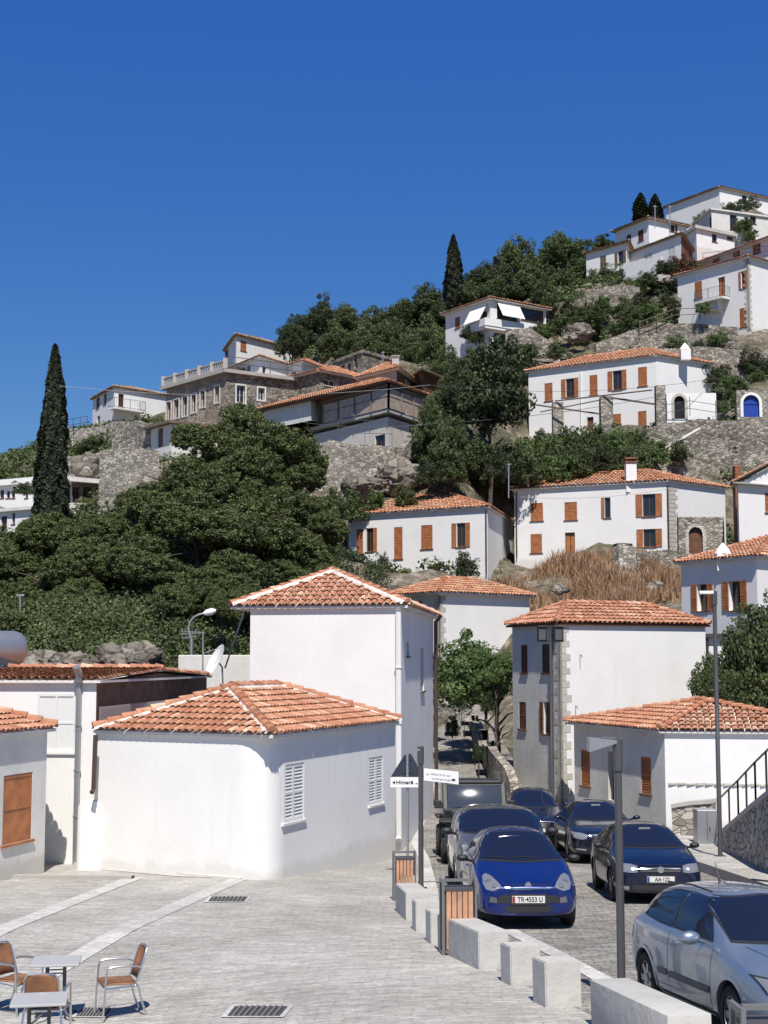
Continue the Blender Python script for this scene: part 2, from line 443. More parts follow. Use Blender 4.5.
# ---------------------------------------------------------------- openings
def shutter(parent, o, t, n, w, h, mat, louv=True, ang=0):
    """a shutter leaf hinged at o (bottom corner), along t*w"""
    mb = MB(); up = Vector((0,0,1))
    t = t.normalized(); th = .035
    def bx(a0, a1, z0, z1, d0, d1):
        vs = [o+t*a+n*d+up*z for z in (z0, z1) for (a, d) in ((a0,d0),(a1,d0),(a1,d1),(a0,d1))]
        mb.add(vs, [(0,3,2,1),(4,5,6,7),(0,1,5,4),(1,2,6,5),(2,3,7,6),(3,0,4,7)])
    s = .055
    bx(0, s, 0, h, 0, th); bx(w-s, w, 0, h, 0, th); bx(s, w-s, 0, s*1.3, 0, th); bx(s, w-s, h-s*1.3, h, 0, th)
    bx(s, w-s, h*.5-s/2, h*.5+s/2, 0, th)
    if louv:
        for z0, z1 in ((s*1.3, h*.5-s/2), (h*.5+s/2, h-s*1.3)):
            k = max(2, int((z1-z0)/.075)); st = (z1-z0)/k
            for i in range(k):
                z = z0+i*st
                vs = [o+t*a+n*d+up*zz for a in (s, w-s) for d, zz in ((th*.95, z), (th*.1, z+st*.95), (th*.0, z+st*.75), (th*.75, z-.0))]
                mb.add(vs, [(0,1,5,4),(3,7,6,2),(0,4,7,3),(1,2,6,5)])
    else:
        bx(s, w-s, s, h-s, .006, th*.6)
        k = max(2, int(w/.13))
        for i in range(1, k): bx(w*i/k-.006, w*i/k+.006, s, h-s, th*.6, th*.75)
    part('shutter', mb, mat, parent)
def face_uv(A, B, px, py):
    t = (B-A).normalized(); n = Vector((t.y, -t.x))
    r = ray(px, py); den = r.x*n.x + r.y*n.y
    k = ((A.x)*n.x+(A.y)*n.y)/den
    p = Vector((r.x*k, r.y*k))
    return (p-A).dot(t), CZ + r.z*k
def opening(root, A, t, n, u0, u1, z0, z1, kind, wm, frame, deep, louv=True, sill=True):
    up = Vector((0,0,1)); A3 = Vector((A.x, A.y, 0)); t3 = Vector((t.x, t.y, 0)); n3 = Vector((n.x, n.y, 0))
    w, h = u1-u0, z1-z0
    def pt(u, z, d=0): return A3+t3*u+n3*d+up*z
    def bx(mb, a0, a1, zz0, zz1, d0, d1, m=0):
        vs = [pt(a, z, d) for z in (zz0, zz1) for (a, d) in ((a0,d0),(a1,d0),(a1,d1),(a0,d1))]
        mb.add(vs, [(0,3,2,1),(4,5,6,7),(0,1,5,4),(1,2,6,5),(2,3,7,6),(3,0,4,7)], m)
    fr = MB(); f = min(.06, w*.1)
    d0, d1 = -deep+.01, -deep+.06
    bx(fr, u0, u0+f, z0, z1, d0, d1); bx(fr, u1-f, u1, z0, z1, d0, d1); bx(fr, u0+f, u1-f, z0, z0+f, d0, d1); bx(fr, u0+f, u1-f, z1-f, z1, d0, d1)
    if w > .5: bx(fr, (u0+u1)/2-f*.4, (u0+u1)/2+f*.4, z0+f, z1-f, d0, d1)
    if sill: bx(fr, u0-.07, u1+.07, z0-.06, z0-.002, -.05, .06)
    fo = part('door_frame' if kind == 'door' else 'window', fr, frame, root)
    pn = MB(); pn.quad(pt(u0, z0, -deep+.03), pt(u1, z0, -deep+.03), pt(u1, z1, -deep+.03), pt(u0, z1, -deep+.03))
    if kind in ('door', 'slab'):
        part('door', pn, wm, fo)
        return
    part('pane', pn, M['glass'], fo)
    if kind == 'dark': return
    if kind == 'closed':
        shutter(fo, pt(u0+.01, z0+.01, -.045), t3, n3, w/2-.015, h-.02, wm, louv)
        shutter(fo, pt(u1-.01, z0+.01, -.045), -t3, n3, w/2-.015, h-.02, wm, louv)
        return
    if kind == 'single':
        shutter(fo, pt(u0+.01, z0+.01, -.045), t3, n3, w-.02, h-.02, wm, louv); return
    sw = w/2
    if kind in ('open', 'leftleaf'): shutter(fo, pt(u0-.01, z0, .02), -t3, n3, sw, h, wm, louv)
    if kind in ('open', 'rightleaf'): shutter(fo, pt(u1+.01, z0, .02), t3, n3, sw, h, wm, louv)
    if kind == 'ajar':
        shutter(fo, pt(u0+.01, z0+.01, 0), (t3*.55+n3*.83), (n3*.55-t3*.83), sw, h-.02, wm, louv)
        shutter(fo, pt(u1-.01, z0+.01, 0), (-t3*.45+n3*.9), (n3*.45+t3*.9), sw, h-.02, wm, louv)
def wall_face(mb, A, B, z0, z1, holes, deep=.18, m=0):
    t = (B-A); L = t.length; t.normalize(); n = Vector((t.y, -t.x))
    us = sorted({0, L, *[h[0] for h in holes], *[h[1] for h in holes]})
    zs = sorted({z0, z1, *[h[2] for h in holes], *[h[3] for h in holes]})
    us = [u for u in us if -1e-6 <= u <= L+1e-6]; zs = [z for z in zs if z0-1e-6 <= z <= z1+1e-6]
    def pt(u, z, d=0): return (A.x+t.x*u+n.x*d, A.y+t.y*u+n.y*d, z)
    for a, b in zip(us, us[1:]):
        for c, d in zip(zs, zs[1:]):
            uc, zc = (a+b)/2, (c+d)/2
            if any(h[0] < uc < h[1] and h[2] < zc < h[3] for h in holes): continue
            mb.quad(pt(a,c), pt(b,c), pt(b,d), pt(a,d), m)
    for a, b, c, d in holes:
        mb.quad(pt(a,c), pt(a,c,-deep), pt(a,d,-deep), pt(a,d), m); mb.quad(pt(b,c,-deep), pt(b,c), pt(b,d), pt(b,d,-deep), m)
        mb.quad(pt(a,d), pt(a,d,-deep), pt(b,d,-deep), pt(b,d), m); mb.quad(pt(a,c,-deep), pt(a,c), pt(b,c), pt(b,c,-deep), m)

HOUSEPTS = []      # ground contact points handed to the terrain
def house(name, label, L, C, Rr, eave, base, roof='hip', pitch=21, over=.35, wall='white', wall_l=None, wall_r=None,
          wins=(), found=2.5, tile='tile_far', tp=(.3, .5), mortar=False, deep=.18, quoins=None, frame='wood_d',
          group=None, cat='house', round_c=0, parapet=0, slab=.18, slabmat='coping', ground=True, fascia='mortar', louv=True, hipk=1.0, ridge_cap=True):
    pL, pC, pR = [Vector((P(px, HZ, D).x, D)) for px, D in (L, C, Rr)]
    pB = pL+pR-pC
    z1 = Zp(eave, C[1]) if eave > 100 or True else eave
    z1 = P(C[0], eave, C[1]).z; z0 = P(C[0], base, C[1]).z
    root = empty(name, (pC.x, pC.y, z0), label, cat, group)
    if ground:
        for p in (pL, pC, pR): HOUSEPTS.append((p.x, p.y, z0-.55))
        HOUSEPTS.append((pB.x, pB.y, z0+.8))
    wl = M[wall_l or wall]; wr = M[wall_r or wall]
    faces = {'l': (pL, pC), 'r': (pC, pR), 'b': (pR, pB), 'k': (pB, pL)}
    holes = {k: [] for k in faces}; ops = []
    for w in wins:
        f, x0, x1, y0, y1, kind = w[:6]
        wm = M[w[6]] if len(w) > 6 else M['wood']
        A, B = faces[f]
        ym = (y0+y1)/2; xm = (x0+x1)/2
        ua, ub = face_uv(A, B, x0, ym)[0], face_uv(A, B, x1, ym)[0]
        if ua > ub: ua, ub = ub, ua
        zb, zt = face_uv(A, B, xm, y1)[1], face_uv(A, B, xm, y0)[1]
        if kind == 'open': q = (ub-ua)/4; ua, ub = ua+q, ub-q
        elif kind == 'leftleaf': ua = ua+(ub-ua)/3
        elif kind == 'rightleaf': ub = ub-(ub-ua)/3
        Lf = (B-A).length
        ua, ub = max(.08, ua), min(Lf-.08, ub); zt = min(zt, z1-.05); zb = max(zb, z0-found+.1)
        if ub-ua < .1: continue
        holes[f].append((ua, ub, zb, zt)); ops.append((f, ua, ub, zb, zt, kind, wm))
    mb = MB()
    if round_c:      # rounded near corner
        t1 = (pL-pC).normalized(); t2 = (pR-pC).normalized()
        a = pC+t1*round_c; b = pC+t2*round_c
        wall_face(mb, pL, a, z0-found, z1, holes['l'], deep, 0)
        k = 48; prev = a
        for i in range(1, k+1):
            s = i/k; q = a*(1-s)**2+pC*2*s*(1-s)+b*s*s
            mb.quad((prev.x,prev.y,z0-found),(q.x,q.y,z0-found),(q.x,q.y,z1),(prev.x,prev.y,z1), 1); prev = q
        off = round_c
        hs = [(h[0]-off, h[1]-off, h[2], h[3]) for h in holes['r']]
        wall_face(mb, b, pR, z0-found, z1, hs, deep, 1)
    else:
        wall_face(mb, pL, pC, z0-found, z1, holes['l'], deep, 0)
        wall_face(mb, pC, pR, z0-found, z1, holes['r'], deep, 1)
    wall_face(mb, pR, pB, z0-found, z1, holes['b'], deep, 1); wall_face(mb, pB, pL, z0-found, z1, holes['k'], deep, 0)
    quad = [pL, pC, pR, pB]
    if roof != 'flat':
        E, planes, (r0, r1), hips, ends, hh = roof_planes(offset_poly(quad, over), z1, roof, pitch, hipk)
        if ends:
            E2, pl2, rr2, _, _, hh2 = roof_planes(quad, z1, roof, pitch)
            for e in ends: mb.add([tuple(v) for v in pl2[e]], [(0,1,2)], 0 if e in (0, 3) else 1)
    part('wall', mb, [wl, wr], root, smooth=40 if round_c else None)
    for f, ua, ub, zb, zt, kind, wm in ops:
        A, B = faces[f]; t = (B-A).normalized(); n = Vector((t.y, -t.x))
        fm = M['wood_w'] if wm in (M['wood_w'],) else M[frame]
        opening(root, A, t, n, ua, ub, zb, zt, kind, wm, fm, deep, louv, sill=(kind != 'door'))
    if roof == 'flat':
        q = offset_poly(quad, over); mb = MB()
        mb.prism([(p.x, p.y) for p in q], z1+.002, z1+slab)
        if parapet:
            for i in range(4):
                a, b = q[i], q[(i+1) % 4]
                mb.bar((a.x, a.y, z1+slab+parapet/2), (b.x, b.y, z1+slab+parapet/2), .22, parapet-.01)
        part('roof', mb, M[slabmat], root)
    else:
        dk = MB()      # deck: soffit, fascia and boards under the tiles
        n = len(E); th = .07
        lo = [v+Vector((0,0,.003)) for v in E]; hi = [v+Vector((0,0,th)) for v in E]
        dk.add(lo, [tuple(reversed(range(4)))])
        for i in range(4): dk.quad(lo[i], lo[(i+1)%4], hi[(i+1)%4], hi[i])
        tiles = MB(); mo = MB() if mortar else None; mort_wide[0] = (mortar == 'wide')
        rf = link('roof', None) if False else None
        for k, pln in enumerate(planes):
            if k in ends: continue
            dk.add([v+Vector((0,0,th)) for v in pln], [tuple(range(len(pln)))])
        dko = part('roof', dk, M['tile_old'] if tile == 'tile_old' else M['mortar'] if fascia == 'mortar' else M[fascia], root)
        for k, pln in enumerate(planes):
            if k in ends: continue
            tile_plane(tiles, [v+Vector((0,0,th)) for v in pln], tp[0], tp[1])
        z = Vector((0,0,th+.05))
        if ridge_cap:
            ridge_caps(tiles, mo, r0+z, r1+z)
            for a, b in hips: ridge_caps(tiles, mo, a+z, b+z)
        part('roof_tiles', tiles, M[tile], dko)
        if mo and mo.v: part('ridge_mortar', mo, M['mortar'], dko)
    if quoins:
        mb = MB(); z = z0-.4; k = 0
        t1 = (pL-pC).normalized(); t2 = (pR-pC).normalized()
        while z < z1-.15:
            h = random.uniform(.24, .34); a, b = ((.5, .3) if k % 2 else (.3, .5))
            a *= random.uniform(.85, 1.1); b *= random.uniform(.85, 1.1); h = min(h, z1-.05-z)
            o = pC-(t1+t2)*.012
            poly = [o, o+t1*a, o+t1*a+t2*.1, o+t2*b+t1*.1, o+t2*b]
            n1 = Vector((t1.y, -t1.x)); 
            # L shaped thin block: two slabs
            for tt, ll, oth in ((t1, a, t2), (t2, b, t1)):
                q = [o, o+tt*ll, o+tt*ll+oth*.1, o+oth*.1]
                area = sum(q[i].x*q[(i+1)%4].y-q[(i+1)%4].x*q[i].y for i in range(4))
                if area < 0: q.reverse()
                mb.prism([(p.x, p.y) for p in q], z+(.001 if tt is t1 else 0), z+h-.02-(.001 if tt is t1 else 0))
            z += h; k += 1
        part('quoins', mb, M[quoins], root)
    root['_f'] = 0; del root['_f']
    info = dict(root=root, pL=pL, pC=pC, pR=pR, pB=pB, z0=z0, z1=z1, faces=faces)
    return info
def on_face(hs, f, px, py, out=0):
    A, B = hs['faces'][f]; u, z = face_uv(A, B, px, py); t = (B-A).normalized(); n = Vector((t.y, -t.x))
    p = A+t*u+n*out
    return Vector((p.x, p.y, z))
def downpipe(hs, f, px, y0, y1, mat='pipe_b', r=.05, parent=None):
    mb = MB(); a = on_face(hs, f, px, y0, .09); b = on_face(hs, f, px, y1, .09); b.x, b.y = a.x, a.y
    mb.tube([a, b, b+Vector((0,-.12,-.1))], r, 8)
    for k in range(1, 4):
        z = a.z+(b.z-a.z)*k/4; mb.cyl((a.x,a.y,z-.02), (a.x,a.y,z+.02), r*1.3, n=8)
    part('drainpipe', mb, M[mat], hs['root'], smooth=40)
def gutter(hs, f, mat='pipe_b', over=.35, r=.06, dz=0):
    A, B = hs['faces'][f]; t = (B-A).normalized(); n = Vector((t.y, -t.x)); a = A+n*(over+r)-t*over; b = B+n*(over+r)+t*over
    mb = MB(); mb.tube([(a.x,a.y,hs['z1']-.0+dz), (b.x,b.y,hs['z1']-.0+dz)], r, 8)
    part('gutter', mb, M[mat], hs['root'], smooth=40)
def chimney(hs, px, ytop, ybot, D, w=.5, mat='white', cap='tile', conical=False):
    c = P(px, ybot, D); t = P(px, ytop, D); mb = MB()
    h = t.z-c.z
    if conical:
        mb.box((c.x-w/2, c.y-w/2, c.z-.5), (c.x+w/2, c.y+w/2, c.z+h*.4)); 
        mb.tube([(c.x,c.y,c.z+h*.4),(c.x,c.y,c.z+h*.62),(c.x,c.y,c.z+h*.86),(c.x,c.y,t.z)], [w*.56, w*.44, w*.2, w*.06], 10)
        o = part('chimney', mb, M[mat], hs['root'])
    else:
        mb.bbox((c.x-w/2, c.y-w/2, c.z-.7), (c.x+w/2, c.y+w/2, c.z+h*.78), .02)
        o = part('chimney', mb, M[mat], hs['root'])
        m2 = MB(); m2.bbox((c.x-w*.6, c.y-w*.6, c.z+h*.785), (c.x+w*.6, c.y+w*.6, c.z+h*.84), .01)
        for sx in (-1,1):
            for sy in (-1,1): m2.box((c.x+sx*w*.42-.06, c.y+sy*w*.42-.06, c.z+h*.842), (c.x+sx*w*.42+.06, c.y+sy*w*.42+.06, c.z+h*.93))
        m2.bbox((c.x-w*.6, c.y-w*.6, c.z+h*.932), (c.x+w*.6, c.y+w*.6, t.z), .01)
        part('chimney_cap', m2, M[cap], o)
    return o
def railing(name, pts, h=.95, post=1.6, mat='metal', label=None, cat='railing', parent=None, bars=(.95, .5), r=.02, balus=0):
    mb = MB()
    for a, b in zip(pts, pts[1:]):
        a = Vector(a); b = Vector(b); L = (b-a).length; k = max(1, round(L/post))
        for i in range(k+1):
            p = a.lerp(b, i/k); mb.box((p.x-r, p.y-r, p.z), (p.x+r, p.y+r, p.z+h))
        for q in bars: mb.bar(a+Vector((0,0,h*q)), b+Vector((0,0,h*q)), r*1.8, r*1.8)
        if balus:
            k = int(L/balus)
            for i in range(1, k):
                p = a.lerp(b, i/k); mb.box((p.x-.008, p.y-.008, p.z+.05), (p.x+.008, p.y+.008, p.z+h*.94))
    if parent is not None: return part(name, mb, M[mat], parent)
    return solo(name, mb, M[mat], label, cat)
# ---------------------------------------------------------------- near square
O, C_, S_, D_, A_, RL, LL = 'open', 'closed', 'single', 'dark', 'ajar', 'rightleaf', 'leftleaf'
wing = house('corner_shop', 'low white building with rounded corner and terracotta hip roof beside the square',
    (97, 36.8), (270, 34.4), (395, 42), 738, 874, 'hip_b', 20.5, (.1, .14, .0, .0), tile='tile', tp=(.2, .36), mortar=True, round_c=.9, ground=False, frame='wood_w', deep=.1,
    wins=[('r', 283, 304, 764, 821, C_, 'wood_w'), ('r', 369, 383, 757, 804, C_, 'wood_w')])
two = house('tower_house', 'tall blank white two storey house with white mortared roof ridges behind the rounded corner building',
    (250, 45), (401, 44), (433, 55), 608, 850, 'hip', 23, (.12, .22, .5, .62), tile='tile', tp=(.21, .38), mortar='wide', ground=False,
    wins=[('r', 406.5, 409, 642, 656, D_), ('r', 420.5, 424, 648, 691, D_)])
# white rainwater pipe at the joint, dark pipe on the shaded side
downpipe(two, 'l', 399, 612, 836, 'pipe_w', .09)
mb = MB(); a = on_face(two, 'r', 432.6, 622, .12); b = on_face(two, 'r', 432.6, 845, .12)
mb.tube([a+Vector((.2,.1,.25)), a+Vector((.1,0,.1)), a, (a.x, a.y, -.5)], .07, 8); part('drainpipe', mb, M['pipe_b'], two['root'], 40)
# stay rods hanging from the left eave
mb = MB(); a = P(244, 612, 45.5); b = P(225, 668, 46.5); mb.tube([a, b], .03, 6); part('stay_rod', mb, M['galv'], two['root'])

back = house('row_house', 'long white house with white roller shutter and grey drainpipe left of the square',
    (-70, 38.6), (97, 38.2), (207, 50), 683, 864, 'gable_a', 2, .15, wall_r='rust', tile='tile', tp=(.2, .36), ground=False, deep=.06, frame='wood_w',
    louv=False, wins=[('l', 37, 75, 694, 752, S_, 'wood_w')])
downpipe(back, 'l', 80, 680, 862, 'galv', .075)
mb = MB(); p0 = on_face(back, 'l', 79.5, 680, .1); mb.tube([p0+Vector((0,-.3,.35)), p0+Vector((.05,-.15,.12)), p0], .1, 8); part('pipe_hopper', mb, M['galv'], back['root'], 40)
mb = MB()
A, B = back['pC'], back['pR']; t = (B-A).normalized(); n = Vector((t.y, -t.x)); L_ = (B-A).length
k = 0; u = .2
while u < L_-.2:      # corrugated sheets on the side wall
    p = A+t*u+n*.05; mb.tube([(p.x,p.y,back['z1']-1.9),(p.x,p.y,back['z1']-.62)], .035, 6, caps=False); u += .075
part('corrugated_sheet', mb, M['galv'], back['root'], 40)
# curved pier and rounded plaster buttress joining the two white buildings
mb = MB(); q = P(88, 864, 36.6)
mb.tube([(q.x, q.y+.3, q.z-1), (q.x, q.y+.3, q.z+1.35), (q.x, q.y+.3, q.z+1.5), (q.x,q.y+.3,q.z+1.55)], [.36, .34, .28, .1], 16)
solo('plaster_buttress', mb, M['white'], 'short rounded white plaster buttress at the foot of the grey drainpipe', 'buttress', smooth=40)
mb = MB(); a = P(95.6, 735, 36.35); b = P(93.5, 789, 36.35); mb.tube([a, b, b+Vector((-.02,-.1,-.08))], .06, 8)
part('drainpipe', mb, M['pipe_b'], wing['root'], 40)
kiosk = house('corner_house', 'white cottage with a big orange plank shutter at the left edge of the photo',
    (-160, 35.5), (-60, 31.5), (49, 36), 742, 880, 'hip_b', 14, (.25,.12,.25,.25), wall_r='white2', tile='tile', tp=(.2, .36), ground=False, deep=.08,
    wins=[('r', 3, 32, 774, 842, S_, 'wood')], louv=False, frame='wood')

# white roller shutter lines in front of the back house are its shutter; base plinth of the rounded building
def gpt(px, py, dz=0): v = G(px, py); v.z += dz; return v
mb = MB()
base = [(80,866),(150,872),(200,877),(240,880),(268,877),(300,871),(340,861),(380,852),(398,848)]
prev = None
for px, py in base:
    v = G(px, py)
    if prev is not None: mb.add([prev+Vector((0,0,.05)), v+Vector((0,0,.05)), v+Vector((.02,.5,.06)), prev+Vector((.02,.5,.06)), prev-Vector((0,0,.3)), v-Vector((0,0,.3))], [(0,1,2,3),(4,5,1,0)])
    prev = v
structure('plinth', mb, M['mortar'])

# ---------------------------------------------------------------- right of the street
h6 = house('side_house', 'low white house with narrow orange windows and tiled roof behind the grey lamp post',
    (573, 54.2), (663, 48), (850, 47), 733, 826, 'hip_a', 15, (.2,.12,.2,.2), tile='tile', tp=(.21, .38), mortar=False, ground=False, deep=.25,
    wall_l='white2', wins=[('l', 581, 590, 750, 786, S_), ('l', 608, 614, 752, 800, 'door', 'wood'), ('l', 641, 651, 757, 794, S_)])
mb = MB(); A, B = h6['pC'], h6['pR']; t = (B-A).normalized(); n = Vector((t.y,-t.x))
for i in range(24):
    p = A+t*(i*.29+.1)+n*.03; mb.bbox((p.x, p.y-.04, h6['z0']+1.32+.01*math.sin(i*1.7)), (p.x+.27, p.y+.05, h6['z0']+1.4+.012*math.sin(i*2.3)), .015)
part('string_course', mb, M['quoin'], h6['root'])
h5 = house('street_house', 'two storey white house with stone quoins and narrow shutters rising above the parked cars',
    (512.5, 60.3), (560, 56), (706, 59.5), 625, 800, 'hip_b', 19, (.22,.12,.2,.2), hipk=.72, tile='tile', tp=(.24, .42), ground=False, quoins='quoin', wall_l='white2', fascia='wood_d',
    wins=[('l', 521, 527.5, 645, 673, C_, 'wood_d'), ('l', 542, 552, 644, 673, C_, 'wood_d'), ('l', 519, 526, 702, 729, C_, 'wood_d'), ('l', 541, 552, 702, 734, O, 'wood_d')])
downpipe(h5, 'l', 553, 628, 800, 'metal', .06)
for px, y0 in ((580, 655), (575.5, 706)):
    mb = MB(); a = on_face(h5, 'r', px, y0); mb.tube([a, a+Vector((.02,-.28,0)), a+Vector((.03,-.28,-.1))], .015, 6)
    part('wall_bracket', mb, M['black'], h5['root'])
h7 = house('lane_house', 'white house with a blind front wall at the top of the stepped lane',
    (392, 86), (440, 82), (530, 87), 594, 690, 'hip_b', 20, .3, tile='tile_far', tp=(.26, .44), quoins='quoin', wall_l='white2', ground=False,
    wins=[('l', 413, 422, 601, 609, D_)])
h12 = house('slope_house', 'white house with a conical white chimney and two wide open shutters at the right edge',
    (683, 75), (759, 70), (860, 77), 558, 645, 'hip_a', 15, .26, tile='tile', tp=(.26, .44), ground=False, wall_l='white',
    deep=.3, wins=[('l', 692, 713, 584, 611, O), ('l', 723, 747, 581, 610.5, O)])
chimney(h12, 723, 543, 561, 72.5, .75, 'white', conical=True)
annex = house('slope_annex', 'white lower storey with dark gutter between the stone quoined house and the right tree',
    (706, 67.8), (745, 67.2), (850, 70), 637, 690, 'flat', over=.25, slab=.16, slabmat='metal', ground=False)
downpipe(annex, 'l', 707.5, 638, 666, 'pipe_b', .06)

# ---------------------------------------------------------------- hillside houses
h8 = house('hill_house', 'white house with five orange shuttered upper windows just above the tower house roof',
    (347.8, 104), (488.5, 98), (514, 110), 508, 577, 'hip_a', 19, .2,
    wins=[('l', 356.5, 363, 529, 554, S_), ('l', 366, 377, 528, 551.5, RL), ('l', 394, 402.5, 527, 559, C_), ('l', 421, 432.5, 525, 549, C_), ('l', 452, 470, 523, 547, O),
          ('l', 367.5, 374.5, 568, 584, S_), ('l', 378, 388, 572, 582, RL, 'wood_g'), ('l', 433, 440, 564, 570, S_)])
downpipe(h8, 'l', 486.5, 510, 572); downpipe(h8, 'l', 350.5, 518, 578, 'pipe_w')
h9 = house('hill_house', 'white house with a tall red topped chimney and stone arched gateway on its right',
    (515.7, 105), (670, 100), (729, 104.5), 482, 556, 'hip_a', 18, .2,
    wins=[('l', 530.5, 543, 503, 521, C_), ('l', 564.5, 577, 502, 520, C_), ('l', 601.5, 610.5, 497.5, 518, LL), ('l', 636, 662, 494, 516.5, O),
          ('l', 530.5, 542, 534, 553, C_), ('l', 565, 575, 532.5, 556, 'door', 'wood'), ('l', 637, 662, 529, 547, O)])
downpipe(h9, 'l', 668, 485, 550); downpipe(h9, 'l', 516.6, 492, 556)
chimney(h9, 630.7, 458, 483, 101.5, .75, 'white', 'brick')
mb = MB()      # quoin strip right of the drainpipe
A, B = h9['pC'], h9['pR']; t = (B-A).normalized(); n = Vector((t.y,-t.x)); z = h9['z0']-.5; k = 0
while z < h9['z1']-.3:
    w = .95+.25*(k % 2); p = A+n*.02; q = A+t*w+n*.02; mb.quad((p.x,p.y,z),(q.x,q.y,z),(q.x,q.y,z+.27),(p.x,p.y,z+.27)); z += .3; k += 1
part('quoins', mb, M['quoin'], h9['root'])
h10 = house('hill_house', 'largest white hill house with orange roof, stone pergola pillars and an arched opening',
    (531.4, 122.6), (662, 116), (717, 119.5), 356.7, 430, 'hip_a', 21, .22,
    wins=[('l', 544.5, 552.5, 383, 401, C_), ('l', 561.5, 578.5, 378.5, 397, O), ('l', 589.5, 597.5, 375, 395, C_), ('l', 608, 626.5, 370.5, 390, O), ('l', 638, 647, 367, 386, C_),
          ('l', 587, 593.5, 417, 431, 'door', 'wood_d'), ('l', 613, 621, 414, 424, C_), ('l', 638, 646.5, 411, 426, C_)])
chimney(h10, 685, 343, 354.5, 117, .8, 'white', 'mortar', conical=True)
downpipe(h10, 'l', 581, 372, 425, 'pipe_w')
mb = MB(); mb2 = MB()
for (x0, x1, y0, y1, D) in ((553, 563.5, 402, 427, 117), (601, 613, 396, 425, 115), (656.5, 665.5, 385, 421, 112.5)):
    a, b = P(x0, y1, D), P(x1, y0, D); mb = MB(); mb.bbox((a.x, D, a.z-2), (b.x, D+(b.x-a.x), b.z), .05); part('pergola_pillar', mb, M['stone_pale'], h10['root'])
mb2.tube([P(530, 404, 117), P(601, 414, 115.5)], .07, 6); mb2.tube([P(555, 401, 117), P(652, 390, 113)], .06, 6); mb2.tube([P(613, 398, 115), P(654, 404, 113)], .08, 6)
mb2.tube([P(540, 412, 116), P(600, 400, 115)], .05, 6)
part('pergola_beam', mb2, M['wood_g'], h10['root'])
def arched_wall(name, label, cat, x0, x1, y0, y1, D, ax0, ax1, ay0, ay1, wall, fill, trim, thick=.5, D2=None, parent=None):
    """a wall seen nearly square-on with a round-arched opening"""
    D2 = D2 or D
    a, b = P(x0, y1, D), P(x1, y0, D2); root = empty(name, (a.x, D, a.z), label, cat)
    zt0, zt1 = P(x0, y0, D).z, b.z
    s0, s1, zb, za = P(ax0, ay1, D).x, P(ax1, ay1, D).x, P(ax0, ay1, D).z, P(ax0, ay0, D).z
    r = (s1-s0)/2; cx = (s0+s1)/2; zc = za-r
    mb = MB(); n = 10; ztop = max(zt0, zt1)
    arch = [(cx-r*math.cos(math.pi*k/n), zc+r*math.sin(math.pi*k/n)) for k in range(n+1)]
    for y in (D, D+thick):
        mb.quad((a.x,y,a.z-1.5),(s0,y,a.z-1.5),(s0,y,ztop),(a.x,y,ztop)); mb.quad((s1,y,a.z-1.5),(b.x,y,a.z-1.5),(b.x,y,ztop),(s1,y,ztop))
        if zb > a.z-1.5: mb.quad((s0,y,a.z-1.5),(s1,y,a.z-1.5),(s1,y,zb),(s0,y,zb))
        for (p, q), (p2, q2) in zip(arch, arch[1:]): mb.quad((p,y,q),(p2,y,q2),(p2,y,ztop),(p,y,ztop))
    mb.quad((a.x,D,ztop),(b.x,D,ztop),(b.x,D+thick,ztop),(a.x,D+thick,ztop)); mb.quad((a.x,D,a.z-1.5),(a.x,D,ztop),(a.x,D+thick,ztop),(a.x,D+thick,a.z-1.5)); mb.quad((b.x,D,a.z-1.5),(b.x,D,ztop),(b.x,D+thick,ztop),(b.x,D+thick,a.z-1.5))
    out = [(s0, zb)]+arch+[(s1, zb)]
    for (p, q), (p2, q2) in zip(out, out[1:]): mb.quad((p,D,q),(p2,D,q2),(p2,D+thick,q2),(p,D+thick,q))
    part('wall', mb, M[wall], root)
    mb = MB(); pts = [(p, D+.2, q) for p, q in out]; mb.add(pts, [tuple(range(len(pts)))])
    if fill == 'blue_door':
        for k in range(1, 6):
            xx = s0+(s1-s0)*k/6; hz = zc+math.sqrt(max(0, r*r-(xx-cx)**2)); mb.box((xx-.025, D+.15, zb), (xx+.025, D+.199, hz-.05))
        mb.box((s0+.05, D+.14, zc-.06), (s1-.05, D+.148, zc+.06))
    part('door' if fill != 'void' else 'opening', mb, M[fill], root)
    mb = MB(); w = .22
    for i in range(len(out)-1):
        (p, q), (p2, q2) = out[i], out[i+1]
        def o(p, q):
            if q <= zc: return (p+(w if p > cx else -w), q)
            d = math.hypot(p-cx, q-zc); return (cx+(p-cx)*(d+w)/d, zc+(q-zc)*(d+w)/d)
        A1, B1 = o(p, q), o(p2, q2); y = D-.04
        mb.add([(p,y,q),(p2,y,q2),(B1[0],y,B1[1]),(A1[0],y,A1[1]),(p,D,q),(p2,D,q2),(B1[0],D,B1[1]),(A1[0],D,A1[1])], [(0,1,2,3),(0,4,5,1),(3,2,6,7)])
    part('arch_trim', mb, M[trim], root)
    return root
arched_wall('porch', 'white porch wall with a rounded arch at the right end of the largest hill house', 'porch', 667, 716, 393, 425, 112.2, 674.5, 685, 396, 419, 'white', 'void', 'quoin')
arched_wall('gate_wall', 'grey stone gateway with an arched opening beside the chimney house', 'gateway', 679, 724, 517, 560, 98.5, 689, 703, 527, 555, 'stone_pale', 'wood_d', 'stone_white')
arched_wall('gate_wall', 'stone wall holding a bright blue arched door near the right edge', 'doorway', 737, 800, 390, 424, 111.8, 743.5, 759.5, 395, 417, 'stone_pale', 'blue_door', 'white', D2=111.8)

